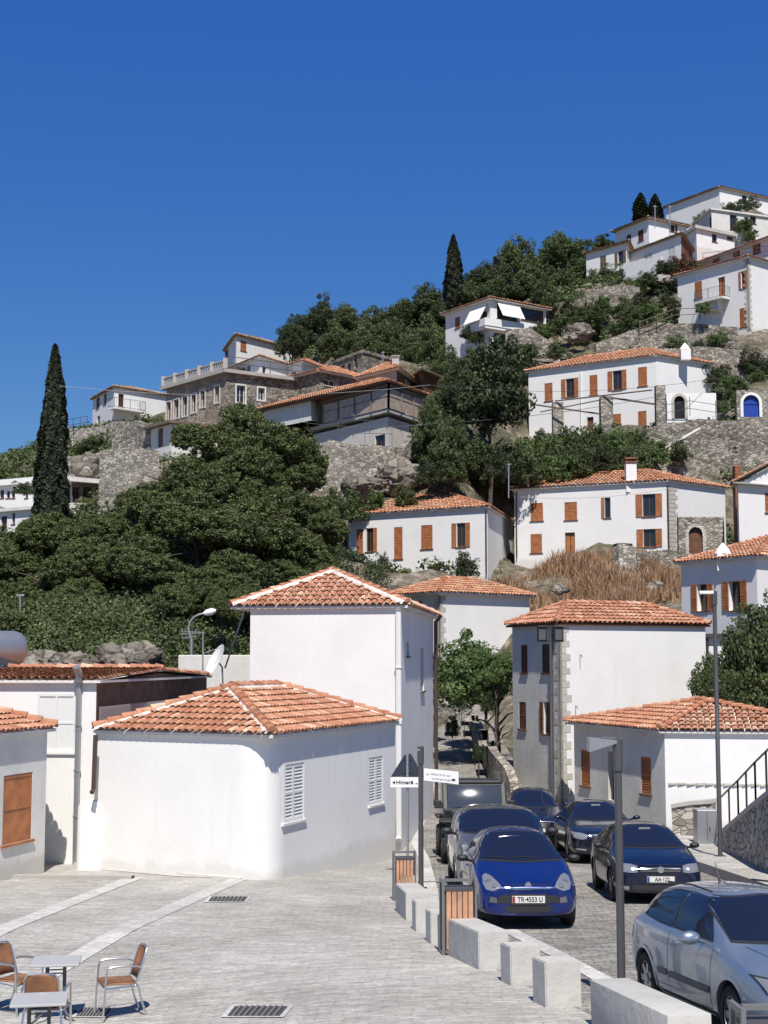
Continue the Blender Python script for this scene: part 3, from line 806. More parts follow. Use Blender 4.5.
h11 = house('gable_house', 'white gabled house with a stone edge cut off by the right photo edge',
    (741, 93.5), (742.5, 92), (860, 97), 484, 545, 'gable_a', 24, .35, fascia='coping', ground=False, wins=[('r', 765, 775, 493, 513, C_)], hipk=0)
villa = house('villa', 'white villa with square balcony awnings beside the tall middle cypress',
    (447, 136), (493, 130), (550, 134), 300, 347, 'hip_a', 18, .4, tile='tile_far', ground=True, deep=.3,
    wins=[('l', 455, 460, 317, 328, C_, 'wood'), ('l', 474, 487, 312, 326, D_), ('l', 487.5, 490.5, 336, 346, D_), ('r', 497, 518, 305, 320, D_), ('r', 521, 545, 306, 322, D_), ('r', 494, 508, 333, 345, D_)])
mb = MB()
for (f, x0, x1, y0, y1) in (('l', 472, 488, 309, 321), ('r', 496, 518, 305, 317)):
    a, b = on_face(villa, f, x0, y0, .1), on_face(villa, f, x1, y0, .1); c, d = on_face(villa, f, x1, y1, 1.0), on_face(villa, f, x0, y1, 1.0)
    lo = min(c.z, d.z); a.z = b.z = max(a.z, b.z); c.z = d.z = lo
    mb.quad(a, b, c, d); dn = Vector((0,0,-.04)); mb.quad(a+dn, b+dn, c+dn, d+dn)
part('awning', mb, M['cloth'], villa['root'])
mb = MB(); q = [villa['pL'].lerp(villa['pC'],.5)-Vector((.5,.1)), villa['pC']-Vector((.5,.8)), villa['pR']-Vector((0,.8)), villa['pR']]; zf = P(490, 327, 130).z
mb.prism([(p.x,p.y) for p in q], zf-.25, zf)
for i in (0, 1): mb.bar((q[i].x, q[i].y, zf+.35), (q[i+1].x, q[i+1].y, zf+.35), .12, .7)
part('balcony', mb, M['white'], villa['root'])

tr = [
 house('hilltop_house', 'small white house with grey shutters under a dark roof, lowest of the hilltop row', (592, 149), (634, 145), (641, 150), 243, 270, 'hip_a', 9, .3, tile='tile_old',
    wins=[('l', 600, 606, 256, 268, C_, 'wood_g'), ('l', 615, 626, 251, 263, O, 'wood_g')]),
 house('hilltop_house', 'white house with narrow brown shutters below two small conifers on the hilltop', (622.5, 163), (657, 158), (696, 161), 219, 242, 'hip_a', 8, .4, tile='tile_old',
    wins=[('l', 626, 631, 234.5, 242, D_), ('l', 638, 643.5, 230, 241, C_, 'wood_d'), ('l', 651, 655, 225, 237, C_, 'wood_d'), ('r', 669, 677, 224, 232, O, 'wood_d')]),
 house('hilltop_house', 'plain white walled house with a brick end wall on the upper right slope', (635.5, 147), (690, 140), (701.5, 146), 235, 272, 'hip_a', 6, .25, tile='tile_old', wall_r='brick',
    wins=[('l', 644, 652, 253, 267, C_, 'wood_w'), ('l', 668, 675, 247, 262, C_, 'wood_w')]),
 house('hilltop_house', 'white upper house with orange shutters and an iron balcony rail near the right edge', (701, 148), (790, 137), (840, 146), 236, 275, 'hip_a', 20, .4, tile='tile_far', wall='white',
    wins=[('l', 712.5, 720, 246, 262, C_), ('l', 733, 740, 243, 259, C_), ('l', 752.5, 760.5, 237, 254, C_)]),
 house('hilltop_house', 'white house with a stone cornered wall and rounded iron balcony on the upper right slope', (685.5, 133.5), (758, 127), (830, 134), 258, 327, 'hip_a', 18, .3, tile='tile_far', quoins='quoin',
    wins=[('l', 694.5, 702, 281.5, 298, C_), ('l', 718, 725, 277, 297, 'door', 'wood'), ('l', 739, 747, 271, 288.5, O), ('l', 739.5, 747, 308, 327, C_)]),
 house('hilltop_house', 'topmost long white house with sloping dark roof line against the sky', (675, 184), (731, 176), (820, 184), 188, 222, 'hip_a', 6, .3, tile='tile_old',
    wins=[('r', 742, 747, 195, 203, D_)]),
 house('hilltop_house', 'low white vaulted outbuilding half hidden by bushes under the topmost house', (703, 170), (722, 164), (800, 168), 210, 236, 'flat', over=.2, slab=.2, slabmat='white2', wall='white2',
    wins=[('l', 709, 714, 216, 229, D_), ('r', 730, 737, 215, 230, D_), ('r', 750, 756, 214, 224, D_)]),
 house('hilltop_house', 'narrow pale terrace house with a concrete edge behind the brick end wall', (690, 154), (706, 150), (745, 153), 229, 246, 'flat', over=.3, slab=.35, slabmat='coping', wall='white',
    wins=[('r', 712, 717, 234, 242, D_), ('r', 727, 733, 232, 240, D_)]),
]
hb = tr[4]
mb = MB(); zf = on_face(hb, 'l', 720, 300).z
a = on_face(hb, 'l', 702, 300); b = on_face(hb, 'l', 730, 300); t = Vector((b.x-a.x, b.y-a.y, 0)).normalized(); n = Vector((t.y, -t.x, 0)); a.z = b.z = zf
mb.prism([(p.x, p.y) for p in (a, a+n*1.1, b+n*1.1, b)], zf-.18, zf)
m1 = (a+b)/2
mb.prism([(p.x, p.y) for p in (m1-t*.9, m1-t*.7+n*.6, m1+t*.7+n*.6, m1+t*.9)], zf-1.0, zf-.181)
bo = part('balcony', mb, M['white2'], hb['root'])
railing('balcony_railing', [a+Vector((0,0,0)), a+n*1.05, b+n*1.05, b], 1.0, 2.0, 'metal', parent=bo, bars=(1, .1), r=.018, balus=.14)
chimney(tr[5], 737, 191, 199, 180, .9, 'white2', 'mortar') if False else None
mb = MB(); a = P(701, 261, 138.5); b = P(790, 246, 136)
railing('balcony_railing', [P(703, 263, 141), P(770, 256, 136)], 1.0, 2.0, 'metal', parent=tr[3]['root'], bars=(1, .55, .1), r=.02)
# parapet of the blank white house
mb = MB(); a = P(624, 277, 143); b = P(662, 270, 138.6); mb.bar(Vector((a.x,a.y,a.z+.5)), Vector((b.x,b.y,b.z+.5)), .25, 1.7)
part('parapet', mb, M['white'], tr[2]['root'])

# ---------------------------------------------------------------- left cluster
h20 = house('ridge_house', 'white house with a corner balcony at the left end of the ridge',
    (87.5, 157), (109, 150), (163, 155), 388, 427, 'hip_a', 15, .25, tile='tile_old',
    wins=[('l', 90, 93, 401, 411, D_), ('l', 96, 99.5, 397, 408, D_), ('l', 103.5, 106.5, 393, 404, D_), ('r', 118.5, 124, 394, 406.5, D_), ('l', 97, 100, 416, 424, D_)])
mb = MB(); a = on_face(h20, 'r', 108, 408); b = on_face(h20, 'r', 139, 408); t = Vector((b.x-a.x, b.y-a.y, 0)).normalized(); n = Vector((t.y,-t.x,0)); b.z = a.z
mb.prism([(p.x,p.y) for p in (a, a+n*1.2, b+n*1.2, b)], a.z-.2, a.z); bo = part('balcony', mb, M['white2'], h20['root'])
railing('balcony_railing', [a, a+n*1.15, b+n*1.15, b], 1.0, 2.0, 'metal', parent=bo, bars=(1, .1), r=.02, balus=.2)
h21 = house('stone_mansion', 'long weathered stone mansion with white framed windows and flat balustraded roof',
    (162.5, 133), (223, 125), (330, 131), 373, 427, 'flat', over=.45, slab=.3, slabmat='grey_pl', wall_l='pink_stone', wall_r='stone', parapet=0, frame='wood_w', deep=.25,
    wins=[('l', 166.5, 171, 402, 420, D_), ('l', 174, 179, 399.5, 418, D_), ('l', 182.5, 187.5, 396.5, 416, D_), ('l', 191.5, 196, 394, 412.5, D_), ('l', 200.5, 205, 390.5, 407, D_), ('l', 215, 219.5, 386, 402.5, D_),
          ('r', 236.5, 245, 385.5, 402.5, D_), ('r', 258, 264.5, 388, 400, D_)])
for f, ws in (('l', [(166.5,171,402,420),(174,179,399.5,418),(182.5,187.5,396.5,416),(191.5,196,394,412.5),(200.5,205,390.5,407),(215,219.5,386,402.5)]), ('r', [(236.5,245,385.5,402.5),(258,264.5,388,400)])):
    A, B = h21['faces'][f]; t = (B-A).normalized(); n = Vector((t.y,-t.x)); w = .13
    for x0,x1,y0,y1 in ws:
        mb = MB()
        ua, ub = face_uv(A,B,x0,(y0+y1)/2)[0], face_uv(A,B,x1,(y0+y1)/2)[0]; zb, zt = face_uv(A,B,(x0+x1)/2,y1)[1], face_uv(A,B,(x0+x1)/2,y0)[1]
        for (a,b,c,d) in ((ua-w,ua,zb-w,zt+w),(ub,ub+w,zb-w,zt+w),(ua,ub,zt,zt+w),(ua,ub,zb-w,zb)):
            p, q = A+t*a, A+t*b; n2 = n*.05
            mb.add([(p.x,p.y,c),(q.x,q.y,c),(q.x+n2.x,q.y+n2.y,c),(p.x+n2.x,p.y+n2.y,c),(p.x,p.y,d),(q.x,q.y,d),(q.x+n2.x,q.y+n2.y,d),(p.x+n2.x,p.y+n2.y,d)], [(0,3,2,1),(4,5,6,7),(0,1,5,4),(1,2,6,5),(2,3,7,6),(3,0,4,7)])
        part('window_surround', mb, M['white2'], h21['root'])
q = offset_poly([h21['pL'], h21['pC'], h21['pR'], h21['pB']], .2); zt = h21['z1']+.35
mb = MB()
a, b = q[0], q[1]; L_ = (b-a).length
mb.bar((a.x,a.y,zt+.12),(b.x,b.y,zt+.12),.2,.24); mb.bar((a.x,a.y,zt+.72),(b.x,b.y,zt+.72),.24,.12)
for i in range(int(L_/.35)):
    p = a.lerp(b, i*.35/L_); mb.tube([(p.x,p.y,zt+.22),(p.x,p.y,zt+.45),(p.x,p.y,zt+.7)], [.06,.1,.06], 6)
for i in range(6):
    p = a.lerp(b, i/5); mb.box((p.x-.2,p.y-.2,zt),(p.x+.2,p.y+.2,zt+.9))
part('balustrade', mb, M['grey_pl'], h21['root'])
railing('roof_railing', [(q[1].x,q[1].y,zt), (q[2].x,q[2].y,zt)], 1.1, 2.2, 'metal', parent=h21['root'], bars=(1, .5), r=.03)
h22 = house('low_annex', 'low pale plastered outbuilding with a thin flat roof below the stone mansion',
    (147, 121), (168, 118), (222, 121), 424, 452, 'flat', over=.6, slab=.22, slabmat='wood_g', wall='white2', wins=[('l', 158, 163, 428, 447, 'door', 'wood_g')])
h23 = house('roof_terrace_house', 'white house with a low tiled hip roof standing behind the stone mansion terrace',
    (226, 143), (257, 137), (292, 142), 358, 390, 'hip_a', 18, .3,
    wins=[('l', 229, 235, 370, 378, D_), ('l', 246, 250, 366, 376, D_), ('r', 262.5, 266, 366, 375, D_)])
h23b = house('roof_terrace_house', 'white house with a pinkish hip roof right of the terrace house',
    (279, 142), (300, 139), (330, 144), 363, 392, 'hip_a', 18, .4, wins=[('l', 291, 296, 372, 381, D_)])
h24 = house('ridge_house', 'white upper house with one orange shutter seen against the sky on the ridge',
    (221.5, 163), (233, 155), (290, 162), 336, 362, 'hip_a', 15, .25, tile='tile_old', wins=[('r', 240.5, 246.5, 341, 351, C_), ('l', 225, 228, 350, 362, C_, 'brick')])
h25 = house('stone_cottage', 'small stone cottage with a pale framed window and faded roof behind the veranda house',
    (291, 129), (318, 126), (372, 131), 372, 402, 'hip_a', 17, .4, wall='stone', frame='wood_w', wins=[('r', 324, 335, 380, 386, D_)])
M['veranda'] = plaster('veranda_plaster', (.68,.64,.58), (.35,.31,.27), .5)
h26 = house('veranda_house', 'wide house with a glazed upper veranda and orange roof above a stone retaining wall',
    (312, 121), (388, 112), (420, 117), 417, 447, 'flat', over=.0, slab=.02, wall='veranda', wall_r='veranda', wins=[('l', 375, 385, 435, 447, D_, 'wood'), ('r', 409, 419, 420, 446, D_)])
zf = P(389, 410, 112).z; zr = P(389, 385, 112).z
foot = offset_poly([h26['pL'], h26['pC'], h26['pR'], h26['pB']], .35)
mb = MB(); mb.prism([(p.x,p.y) for p in foot], zf-.25, zf); part('veranda_floor', mb, M['coping'], h26['root'])
ins = offset_poly([h26['pL'], h26['pC'], h26['pR'], h26['pB']], -1.0)
mb = MB()
for i in range(4): wall_face(mb, ins[i], ins[(i+1)%4], zf, zr+.1, [])
part('upper_wall', mb, M['white2'], h26['root'])
mb = MB(); gl = MB()
ed = offset_poly([h26['pL'], h26['pC'], h26['pR'], h26['pB']], .4)
for i, cnt in ((0, 5), (1, 3)):
    for k in range(cnt+1):
        p = ed[i].lerp(ed[i+1], k/cnt); mb.box((p.x-.09,p.y-.09,zf),(p.x+.09,p.y+.09,zr))
    for k in range(cnt):
        if i == 0 and k == 0: continue
        a, b = ed[i].lerp(ed[i+1], (k+.04)/cnt), ed[i].lerp(ed[i+1], (k+.96)/cnt)
        gl.quad((a.x,a.y,zf+.05),(b.x,b.y,zf+.05),(b.x,b.y,zr-.35),(a.x,a.y,zr-.35))
    mb.bar((ed[i].x,ed[i].y,zr-.15),(ed[i+1].x,ed[i+1].y,zr-.15),.16,.25); mb.bar((ed[i].x,ed[i].y,zf+1.0),(ed[i+1].x,ed[i+1].y,zf+1.0),.05,.06)
part('veranda_post', mb, M['wood_g'], h26['root']); part('veranda_screen', gl, simple('dusty_screen', (.42,.34,.28), .5, var=.25), h26['root'])
rq = [Vector((P(258, HZ, 124).x, 124)), Vector(ed[1]), Vector(ed[2]), None]; rq[3] = rq[0]+rq[2]-rq[1]
E, planes, (r0, r1), hips, ends, hh = roof_planes(offset_poly(rq, .25), zr, 'hip_a', 19)
dk = MB(); dk.add([v for v in E], [(3,2,1,0)]); tl = MB()
for pln in planes: dk.add([v+Vector((0,0,.1)) for v in pln], [tuple(range(len(pln)))]); tile_plane(tl, [v+Vector((0,0,.1)) for v in pln], .3, .5)
for i in range(4): dk.quad(E[i], E[(i+1)%4], E[(i+1)%4]+Vector((0,0,.1)), E[i]+Vector((0,0,.1)))
for a, b in hips+[(r0, r1)]: ridge_caps(tl, None, a+Vector((0,0,.15)), b+Vector((0,0,.15)))
rf = part('roof', dk, M['wood_d'], h26['root']); part('roof_tiles', tl, M['tile_far'], rf)
mb = MB()
a, b = P(262, 398, 125), P(308, 440, 121)
f0, f1 = rq[0].lerp(rq[1], .03), rq[0].lerp(rq[1], .41); inw = Vector((rq[3]-rq[0])).normalized()*.25
zlo = P(270, 430, 124).z; wall_face(mb, f0+inw, f1+inw, zlo, zr+.05, []); wall_face(mb, f1+inw, f1+inw*20, zlo, zr+.05, []); wall_face(mb, f0+inw*20, f0+inw, zlo, zr+.05, [])
part('side_wall', mb, M['white2'], h26['root'])
h27 = house('upper_cottage', 'cottage with a bright orange hip roof and open porch just above the veranda house',
    (358, 124), (397, 120), (416, 126), 370, 405, 'hip_a', 23, .35, wall='grey_pl', wall_r='wood_d', wins=[('r', 405, 412, 373, 386, 'door', 'white2')])
chimney(h27, 395.5, 356, 366, 122, .6, 'coping', 'coping')
h28 = house('stone_ruin', 'roofless stone building with three small window openings below the ridge trees',
    (328, 140), (362, 134), (419, 141), 353, 385, 'flat', over=0, slab=.02, slabmat='stone', parapet=.3, wall='stone', deep=.4,
    wins=[('l', 341, 344.5, 365, 371, D_), ('l', 347.5, 350.5, 364, 371, D_), ('l', 354.5, 357, 359, 370, D_)])
h28b = house('stone_shed', 'low dark lean-to with a grey slab roof right of the upper cottage',
    (414, 126), (424, 123), (446, 127), 372, 392, 'flat', over=.5, slab=.15, slabmat='wood_g', wall='stone', wall_r='wood_d')
h29 = house('far_house', 'white two storey house with small dark windows at the left edge of the photo',
    (-60, 116), (38, 110), (66, 114), 509, 531, 'flat', over=.3, slab=.25, slabmat='white2', wall='white',
    wins=[('l', 1, 7, 516, 527, D_), ('l', 30, 33, 514, 525, D_), ('l', 12, 15, 513, 524, D_)])
h29b = house('far_house', 'white upper building with dark square windows left of the tall cypress',
    (-60, 126), (60, 119), (75, 124), 481, 512, 'flat', over=.4, slab=.5, slabmat='white', wall='white',
    wins=[('l', 0, 4, 490, 498, D_), ('l', 6.5, 10, 491, 498, D_), ('l', 11.5, 15, 490, 498, D_), ('l', 25, 28, 491, 498, D_)])
h30 = house('porch_house', 'low house with a thin tiled porch roof right of the tall cypress',
    (64, 122), (68, 117), (104, 119), 482, 516, 'flat', over=.6, slab=.35, slabmat='mortar', wall='grey_pl', wall_r='wood_g',
    wins=[('r', 70, 80, 487, 510, D_), ('r', 83, 92, 487, 500, D_), ('r', 94, 102, 487, 500, D_)])
mb = MB(); a, b = P(66, 509, 115.5), P(103, 509, 117.5); mb.bar(a, b, .2, 1.0)
part('parapet', mb, M['white2'], h30['root'])

# ---------------------------------------------------------------- retaining walls
def swall(name, label, pts, mat='stone', thick=.6, cope=None, cat='wall', sub=1.2, rough=.12):
    """pts: (px, py_top, py_bottom, D)"""
    W3 = [(P(px, yt, D), P(px, yb, D).z) for px, yt, yb, D in pts]
    mb = MB(); rng = random.Random(len(label)); cm = MB()
    tops = []
    for (a, za), (b, zb) in zip(W3, W3[1:]):
        k = max(1, int((b-a).length/sub))
        for i in range(k+(1 if (b, zb) is W3[-1] or b is W3[-1][0] else 0)):
            p = a.lerp(b, i/k); tops.append((p+Vector((rng.uniform(-rough,rough)*.4, rng.uniform(-rough, rough), rng.uniform(-rough, rough))), za+(zb-za)*i/k))
    for (a, za), (b, zb) in zip(tops, tops[1:]):
        d = Vector((b.x-a.x, b.y-a.y, 0)); d.normalize(); n = Vector((-d.y, d.x, 0))*thick
        if n.y < 0: n = -n
        rows = 3
        for r in range(rows):
            def q(p, zz, r): 
                z = zz-1.0+(p.z-zz+1.0)*r/rows; return Vector((p.x, p.y-(1-r/rows)*.25, z))
            mb.quad(q(a,za,r), q(b,zb,r), q(b,zb,r+1), q(a,za,r+1))
        mb.quad(a, b, b+n, a+n); mb.quad(a+n, b+n, Vector((b.x+n.x,b.y+n.y,zb-1)), Vector((a.x+n.x,a.y+n.y,za-1)))
        if cope: cm.bar(a+n*.5+Vector((0,0,.06)), b+n*.5+Vector((0,0,.06)), thick*1.25, .12)
    for (a, za), (b, zb) in ((tops[0], tops[1]), (tops[-1], tops[-2])):
        d = Vector((b.x-a.x, b.y-a.y, 0)).normalized(); n = Vector((-d.y, d.x, 0))*thick
        if n.y < 0: n = -n
        mb.quad(Vector((a.x, a.y-.25, za-1)), a, a+n, Vector((a.x+n.x, a.y+n.y, za-1)))
    loc = W3[0][0]
    root = empty(name, (loc.x, loc.y, W3[0][1]), label, cat)
    part('masonry', mb, M[mat], root)
    if cope: part('coping', cm, M[cope], root)
    for (a, za) in tops[::3]: HOUSEPTS.append((a.x, a.y-.6, za-.3)); HOUSEPTS.append((a.x, a.y+2.5, a.z-.4))
    return root
swall('retaining_wall', 'big grey stone retaining wall below the blue arched door', [(636,432,470,110),(665,424,478,109.5),(700,420,480,109.5),(735,420,485,109.5),(800,420,500,109)], 'stone')
swall('retaining_wall', 'sloping stone wall with white coping rising to the arched porch', [(604,473,486,107),(633,460,482,107.5),(652,452,480,108),(665,450,478,108.3),(700,430,475,108.8)], 'stone', cope='mortar', thick=.4)
swall('retaining_wall', 'tall stone wall below the veranda house', [(311,446,492,108.5),(330,440,492,108),(372,446,490,107.5),(395,447,480,108)], 'stone_pale')
swall('retaining_wall', 'ochre stone bank wall under the veranda house corner', [(388,447,484,108.6),(405,448,484,109),(428,418,470,112)], 'stone')
swall('retaining_wall', 'stone terrace wall in front of the roofed porch left of the pines', [(100,452,530,112),(118,448,530,111),(140,449,520,110.5),(160,450,505,111)], 'stone_pale', thick=1.5)
swall('retaining_wall', 'uneven stone terrace under the left ridge house', [(66,428,452,143),(85,428,455,142),(105,424,452,141),(130,421,450,138),(150,424,450,134)], 'stone_pale')
swall('retaining_wall', 'stone wall below the mansion annex', [(112,430,456,126),(135,424,455,124),(150,428,455,121)], 'stone')
swall('retaining_wall', 'stone terrace wall with stakes below the villa', [(505,330,349,127.5),(530,328,350,127.5),(560,345,352,128)], 'stone')
swall('retaining_wall', 'long stone wall above the largest hill house roof', [(596,342,360,126),(630,330,362,126),(660,322,362,125.5),(690,324,358,125),(737,328,352,124.5)], 'stone')
swall('retaining_wall', 'rough stone wall below the hilltop row on its left', [(586,292,330,138),(605,288,328,137.5),(622,285,325,137),(640,288,318,137)], 'stone')
swall('retaining_wall', 'broken stone wall behind the villa', [(546,305,325,137),(570,300,322,138),(590,296,315,139)], 'stone')
swall('retaining_wall', 'short stone pile in front of the chimney house', [(612,549,562,96.5),(618,543,562,96),(636,545,560,96)], 'stone_pale', thick=1.2)
swall('retaining_wall', 'low stone wall right of the stone pile below the gateway', [(636,553,566,96.5),(670,551,566,96.5),(705,556,568,96)], 'stone', thick=.6)
swall('retaining_wall', 'stone wall under the terraced vineyard at the upper right edge', [(650,352,372,121),(700,345,372,121.5),(735,350,375,121.5),(800,350,380,121)], 'stone')
mb = MB(); a = P(733, 466, 96); b = P(741, 548, 96)
mb.bbox((a.x, 95.5, b.z-1), (b.x+.05, 96.3, a.z), .06); solo('brick_pier', mb, M['brick'], 'reddish brick and stone pier between the gateway and the gabled house', 'pier')
railing('iron_railing', [P(667,420,111.5), P(690,416,111.3), P(716,420,111.5), P(737,422,111.6)], 1.5, 1.9, 'metal', 'dark iron railing running along the terrace by the arched porch', bars=(.8,.4))
railing('wire_fence', [P(338,446,108), P(392,447,108)], 2.0, 1.8, 'metal', 'thin wire fence on the tall stone wall below the veranda house', bars=(1,.5), r=.02)
railing('iron_railing', [P(66,432,142), P(87,428,142)], 1.2, .8, 'metal', 'short dark railing on the skyline at the left ridge house', bars=(1,.5), r=.03)
railing('iron_railing', [P(640,334,125.5), P(675,321,125), P(700,320,125), P(722,324,125)], 1.2, 1.5, 'wood_g', 'wooden stake fence on the long stone wall at the upper right', bars=(.9,.45), r=.03)

# stepped lane wall with the whitewashed stones, right side of the lane
swall('lane_wall', 'whitewashed rough stone wall lining the stepped lane behind the parked cars', [(466,712,742,76),(474,722,762,69),(484,738,785,63.5),(494,752,800,58.5),(503,768,802,57),(511,784,802,56)], 'stone_pale', thick=.35, rough=.15)
swall('lane_wall', 'low rubble bank on the left of the lane below the leafy tree', [(436,700,722,73),(450,703,720,74.5),(466,704,716,76)], 'stone_pale', thick=.8, rough=.25)
swall('low_wall', 'low rough stone bench wall behind the grey metal cabinet', [(671,808,822,46.6),(690,806,822,46.3),(712,803,820,46)], 'stone_pale', thick=.5, cope='coping', rough=.03)
# ---------------------------------------------------------------- terrain
ctrl = list(HOUSEPTS)
for px, py, D in [(30,600,80),(30,545,100),(100,530,98),(150,600,78),(250,600,75),(200,500,98),(330,560,88),(250,540,88),(420,480,106),(470,470,108),(600,440,113),(450,560,92),
                  (560,445,112),(760,330,126),(560,350,128),(500,352,128),(400,352,136),(300,356,143),(350,345,150),(60,470,130),(20,475,125),(-60,520,112),(590,622,82),(520,600,88),(660,590,88),(640,610,82),(560,575,95),
                  (760,205,176),(620,262,160),(500,305,160),(450,320,150),(560,290,150),(300,345,168),(230,360,165),(400,330,165),(120,420,160),(700,240,160),(760,240,155),(450,420,112),(490,430,112),(440,380,124),(120,640,60),(60,640,60),(200,655,58),(20,650,58),(280,640,62)]:
    p = P(px, py, D); ctrl.append((p.x, p.y, p.z))
for px, py, D in [(545,436,117.5),(570,434,116),(600,431,114.5),(630,429,113),(655,428,111.5)]:
    p = P(px, py, D); ctrl.append((p.x, p.y, p.z-1.6))
for x, y, z in [(-20,47,-.3),(-30,49,0),(-12,50,-.3),(-45,50,1),(-70,60,3),(-2,56,1.5),(-3,66,3),(-4,76,6),(11,64,1.0),(14,60,0),(22,62,2),(8,72,3),(12,78,6),(30,60,2),(45,60,4),(60,80,14),(70,120,26),(75,160,50),(90,200,60),(20,68,3.5),(28,70,4.5),
                (-60,100,8),(-80,140,10),(-70,180,16),(-60,210,10),(0,200,42),(30,200,50),(60,200,60),(0,240,20),(60,240,40),(-20,170,38),(-40,165,28),(8,90,6.8),(4,96,8),(5,84,4)]:
    ctrl.append((x, y, z))
cc = np.array(ctrl)
keep = []
for i, c in enumerate(cc):
    if all((cc[j,0]-c[0])**2+(cc[j,1]-c[1])**2 > 1.0 for j in keep): keep.append(i)
cc = cc[keep]
def tps_fit(c, lam=3.0):
    n = len(c); d2 = ((c[:,None,:2]-c[None,:,:2])**2).sum(-1)
    K = np.where(d2 > 0, .5*d2*np.log(np.maximum(d2, 1e-9)), 0)+lam*np.eye(n)
    Pm = np.c_[np.ones(n), c[:,:2]]
    A = np.zeros((n+3, n+3)); A[:n,:n] = K; A[:n,n:] = Pm; A[n:,:n] = Pm.T
    return np.linalg.solve(A, np.r_[c[:,2], 0,0,0])
CS = cc.copy(); CS[:,:2] /= 20.0
TW = tps_fit(CS, .02)
def tps(x, y):
    x = np.asarray(x, float)/20; y = np.asarray(y, float)/20
    out = np.full(x.shape, TW[-3])+TW[-2]*x+TW[-1]*y
    for w, (a, b, _) in zip(TW[:-3], CS):
        d2 = (x-a)**2+(y-b)**2
        out = out + w*.5*d2*np.log(np.maximum(d2, 1e-12))
    return out
def vs(a, b, x):
    t = np.clip((x-a)/(b-a), 0, 1); return t*t*(3-2*t)
def vgz(x, y):
    f = np.interp(y, [a for a,_ in _fy], [b for _,b in _fy]); zp = -.045*np.maximum(0, y-26); t = vs(-6, 1, x)
    return f*t+zp*(1-t)
def hill(x, y):
    x = np.asarray(x, float); y = np.asarray(y, float)
    near = vgz(x, np.minimum(y, 60))-.1
    t = tps(np.clip(x, -90, 100), np.clip(y, 40, 240))
    t = np.clip(t, -2, 70)
    nz = .22*np.sin(x*.9+1.3*np.sin(y*.35))*np.sin(y*.8+x*.21)+.2*np.sin(x*2.3+y*1.1)
    w = vs(46, 56, y)
    z = near*(1-w)+(t+nz*vs(56,75,y))*w
    st = np.interp(y, [a for a,_ in _fy], [b for _,b in _fy])-.1
    ws = (1-vs(1.6, 3.6, np.abs(x-3.6)))*(1-vs(80, 90, y))
    z = z*(1-ws)+st*ws
    far = np.maximum(np.maximum((-90-x)/120, (x-100)/200), np.maximum((y-240)/160, (-15-y)/60))
    fw = vs(0, 1, far)
    return z*(1-fw)+(-3)*fw
def hz(x, y): return float(hill(np.array([x]), np.array([y]))[0])
xs = np.r_[-4000,-2500,-1500,-800,-400,-220,-150,np.arange(-90,101,1.5),150,250,400,800,1500,2500,4000]
ys = np.r_[-1500,-600,-200,-60,-20,np.arange(0,44,4.),np.arange(45,212,1.5),220,235,260,300,360,450,800,2000,6000]
XX, YY = np.meshgrid(xs, ys); ZZ = hill(XX, YY)
nx, ny = len(xs), len(ys)
mb = MB(); mb.v = [tuple(v) for v in np.c_[XX.ravel(), YY.ravel(), ZZ.ravel()].tolist()]
mb.f = [(j*nx+i, j*nx+i+1, (j+1)*nx+i+1, (j+1)*nx+i) for j in range(ny-1) for i in range(nx-1)]; mb.m = [0]*len(mb.f)
m, nt, b = nodes('hillside'); v = coords(nt)
n1 = N(nt, 'ShaderNodeTexNoise', Scale=.12, Detail=10.0, Roughness=.6); nt.links.new(v, n1.inputs['Vector'])
n2 = N(nt, 'ShaderNodeTexNoise', Scale=1.3, Detail=10.0, Roughness=.7); nt.links.new(v, n2.inputs['Vector'])
a1 = ramp(nt, n2.outputs[0], [(.35,(.07,.06,.045)),(.5,(.17,.14,.10)),(.65,(.34,.30,.25))])
a2 = ramp(nt, n2.outputs[0], [(.35,(.025,.035,.015)),(.5,(.08,.075,.045)),(.65,(.24,.19,.13))])
f = ramp(nt, n1.outputs[0], [(.45,(0,0,0)),(.55,(1,1,1))])
nt.links.new(mixc(nt, f.outputs[0], a1.outputs[0], a2.outputs[0]), b.inputs['Base Color']); b.inputs['Roughness'].default_value = .95
bump(nt, b, n2.outputs[0], 1.0, .3); M['hill'] = m
structure('hillside_terrain', mb, M['hill'], smooth=60)

def sheet(name, poly_fn, x0, x1, y0, y1, step, mat, dz, zf=gz):
    """a draped sheet: poly_fn(y) gives the left and right edge"""
    mb = MB(); rows = int((y1-y0)/step)+1; cols = 130 if name == 'square' else 24
    for j in range(rows+1):
        y = y0+(y1-y0)*j/rows; a, b = poly_fn(y)
        for i in range(cols+1):
            x = a+(b-a)*i/cols; mb.v.append((x, y, zf(x, y)+dz))
    for j in range(rows):
        for i in range(cols): mb.f.append((j*(cols+1)+i, j*(cols+1)+i+1, (j+1)*(cols+1)+i+1, (j+1)*(cols+1)+i)); mb.m.append(0)
    return structure(name, mb, mat, smooth=60)
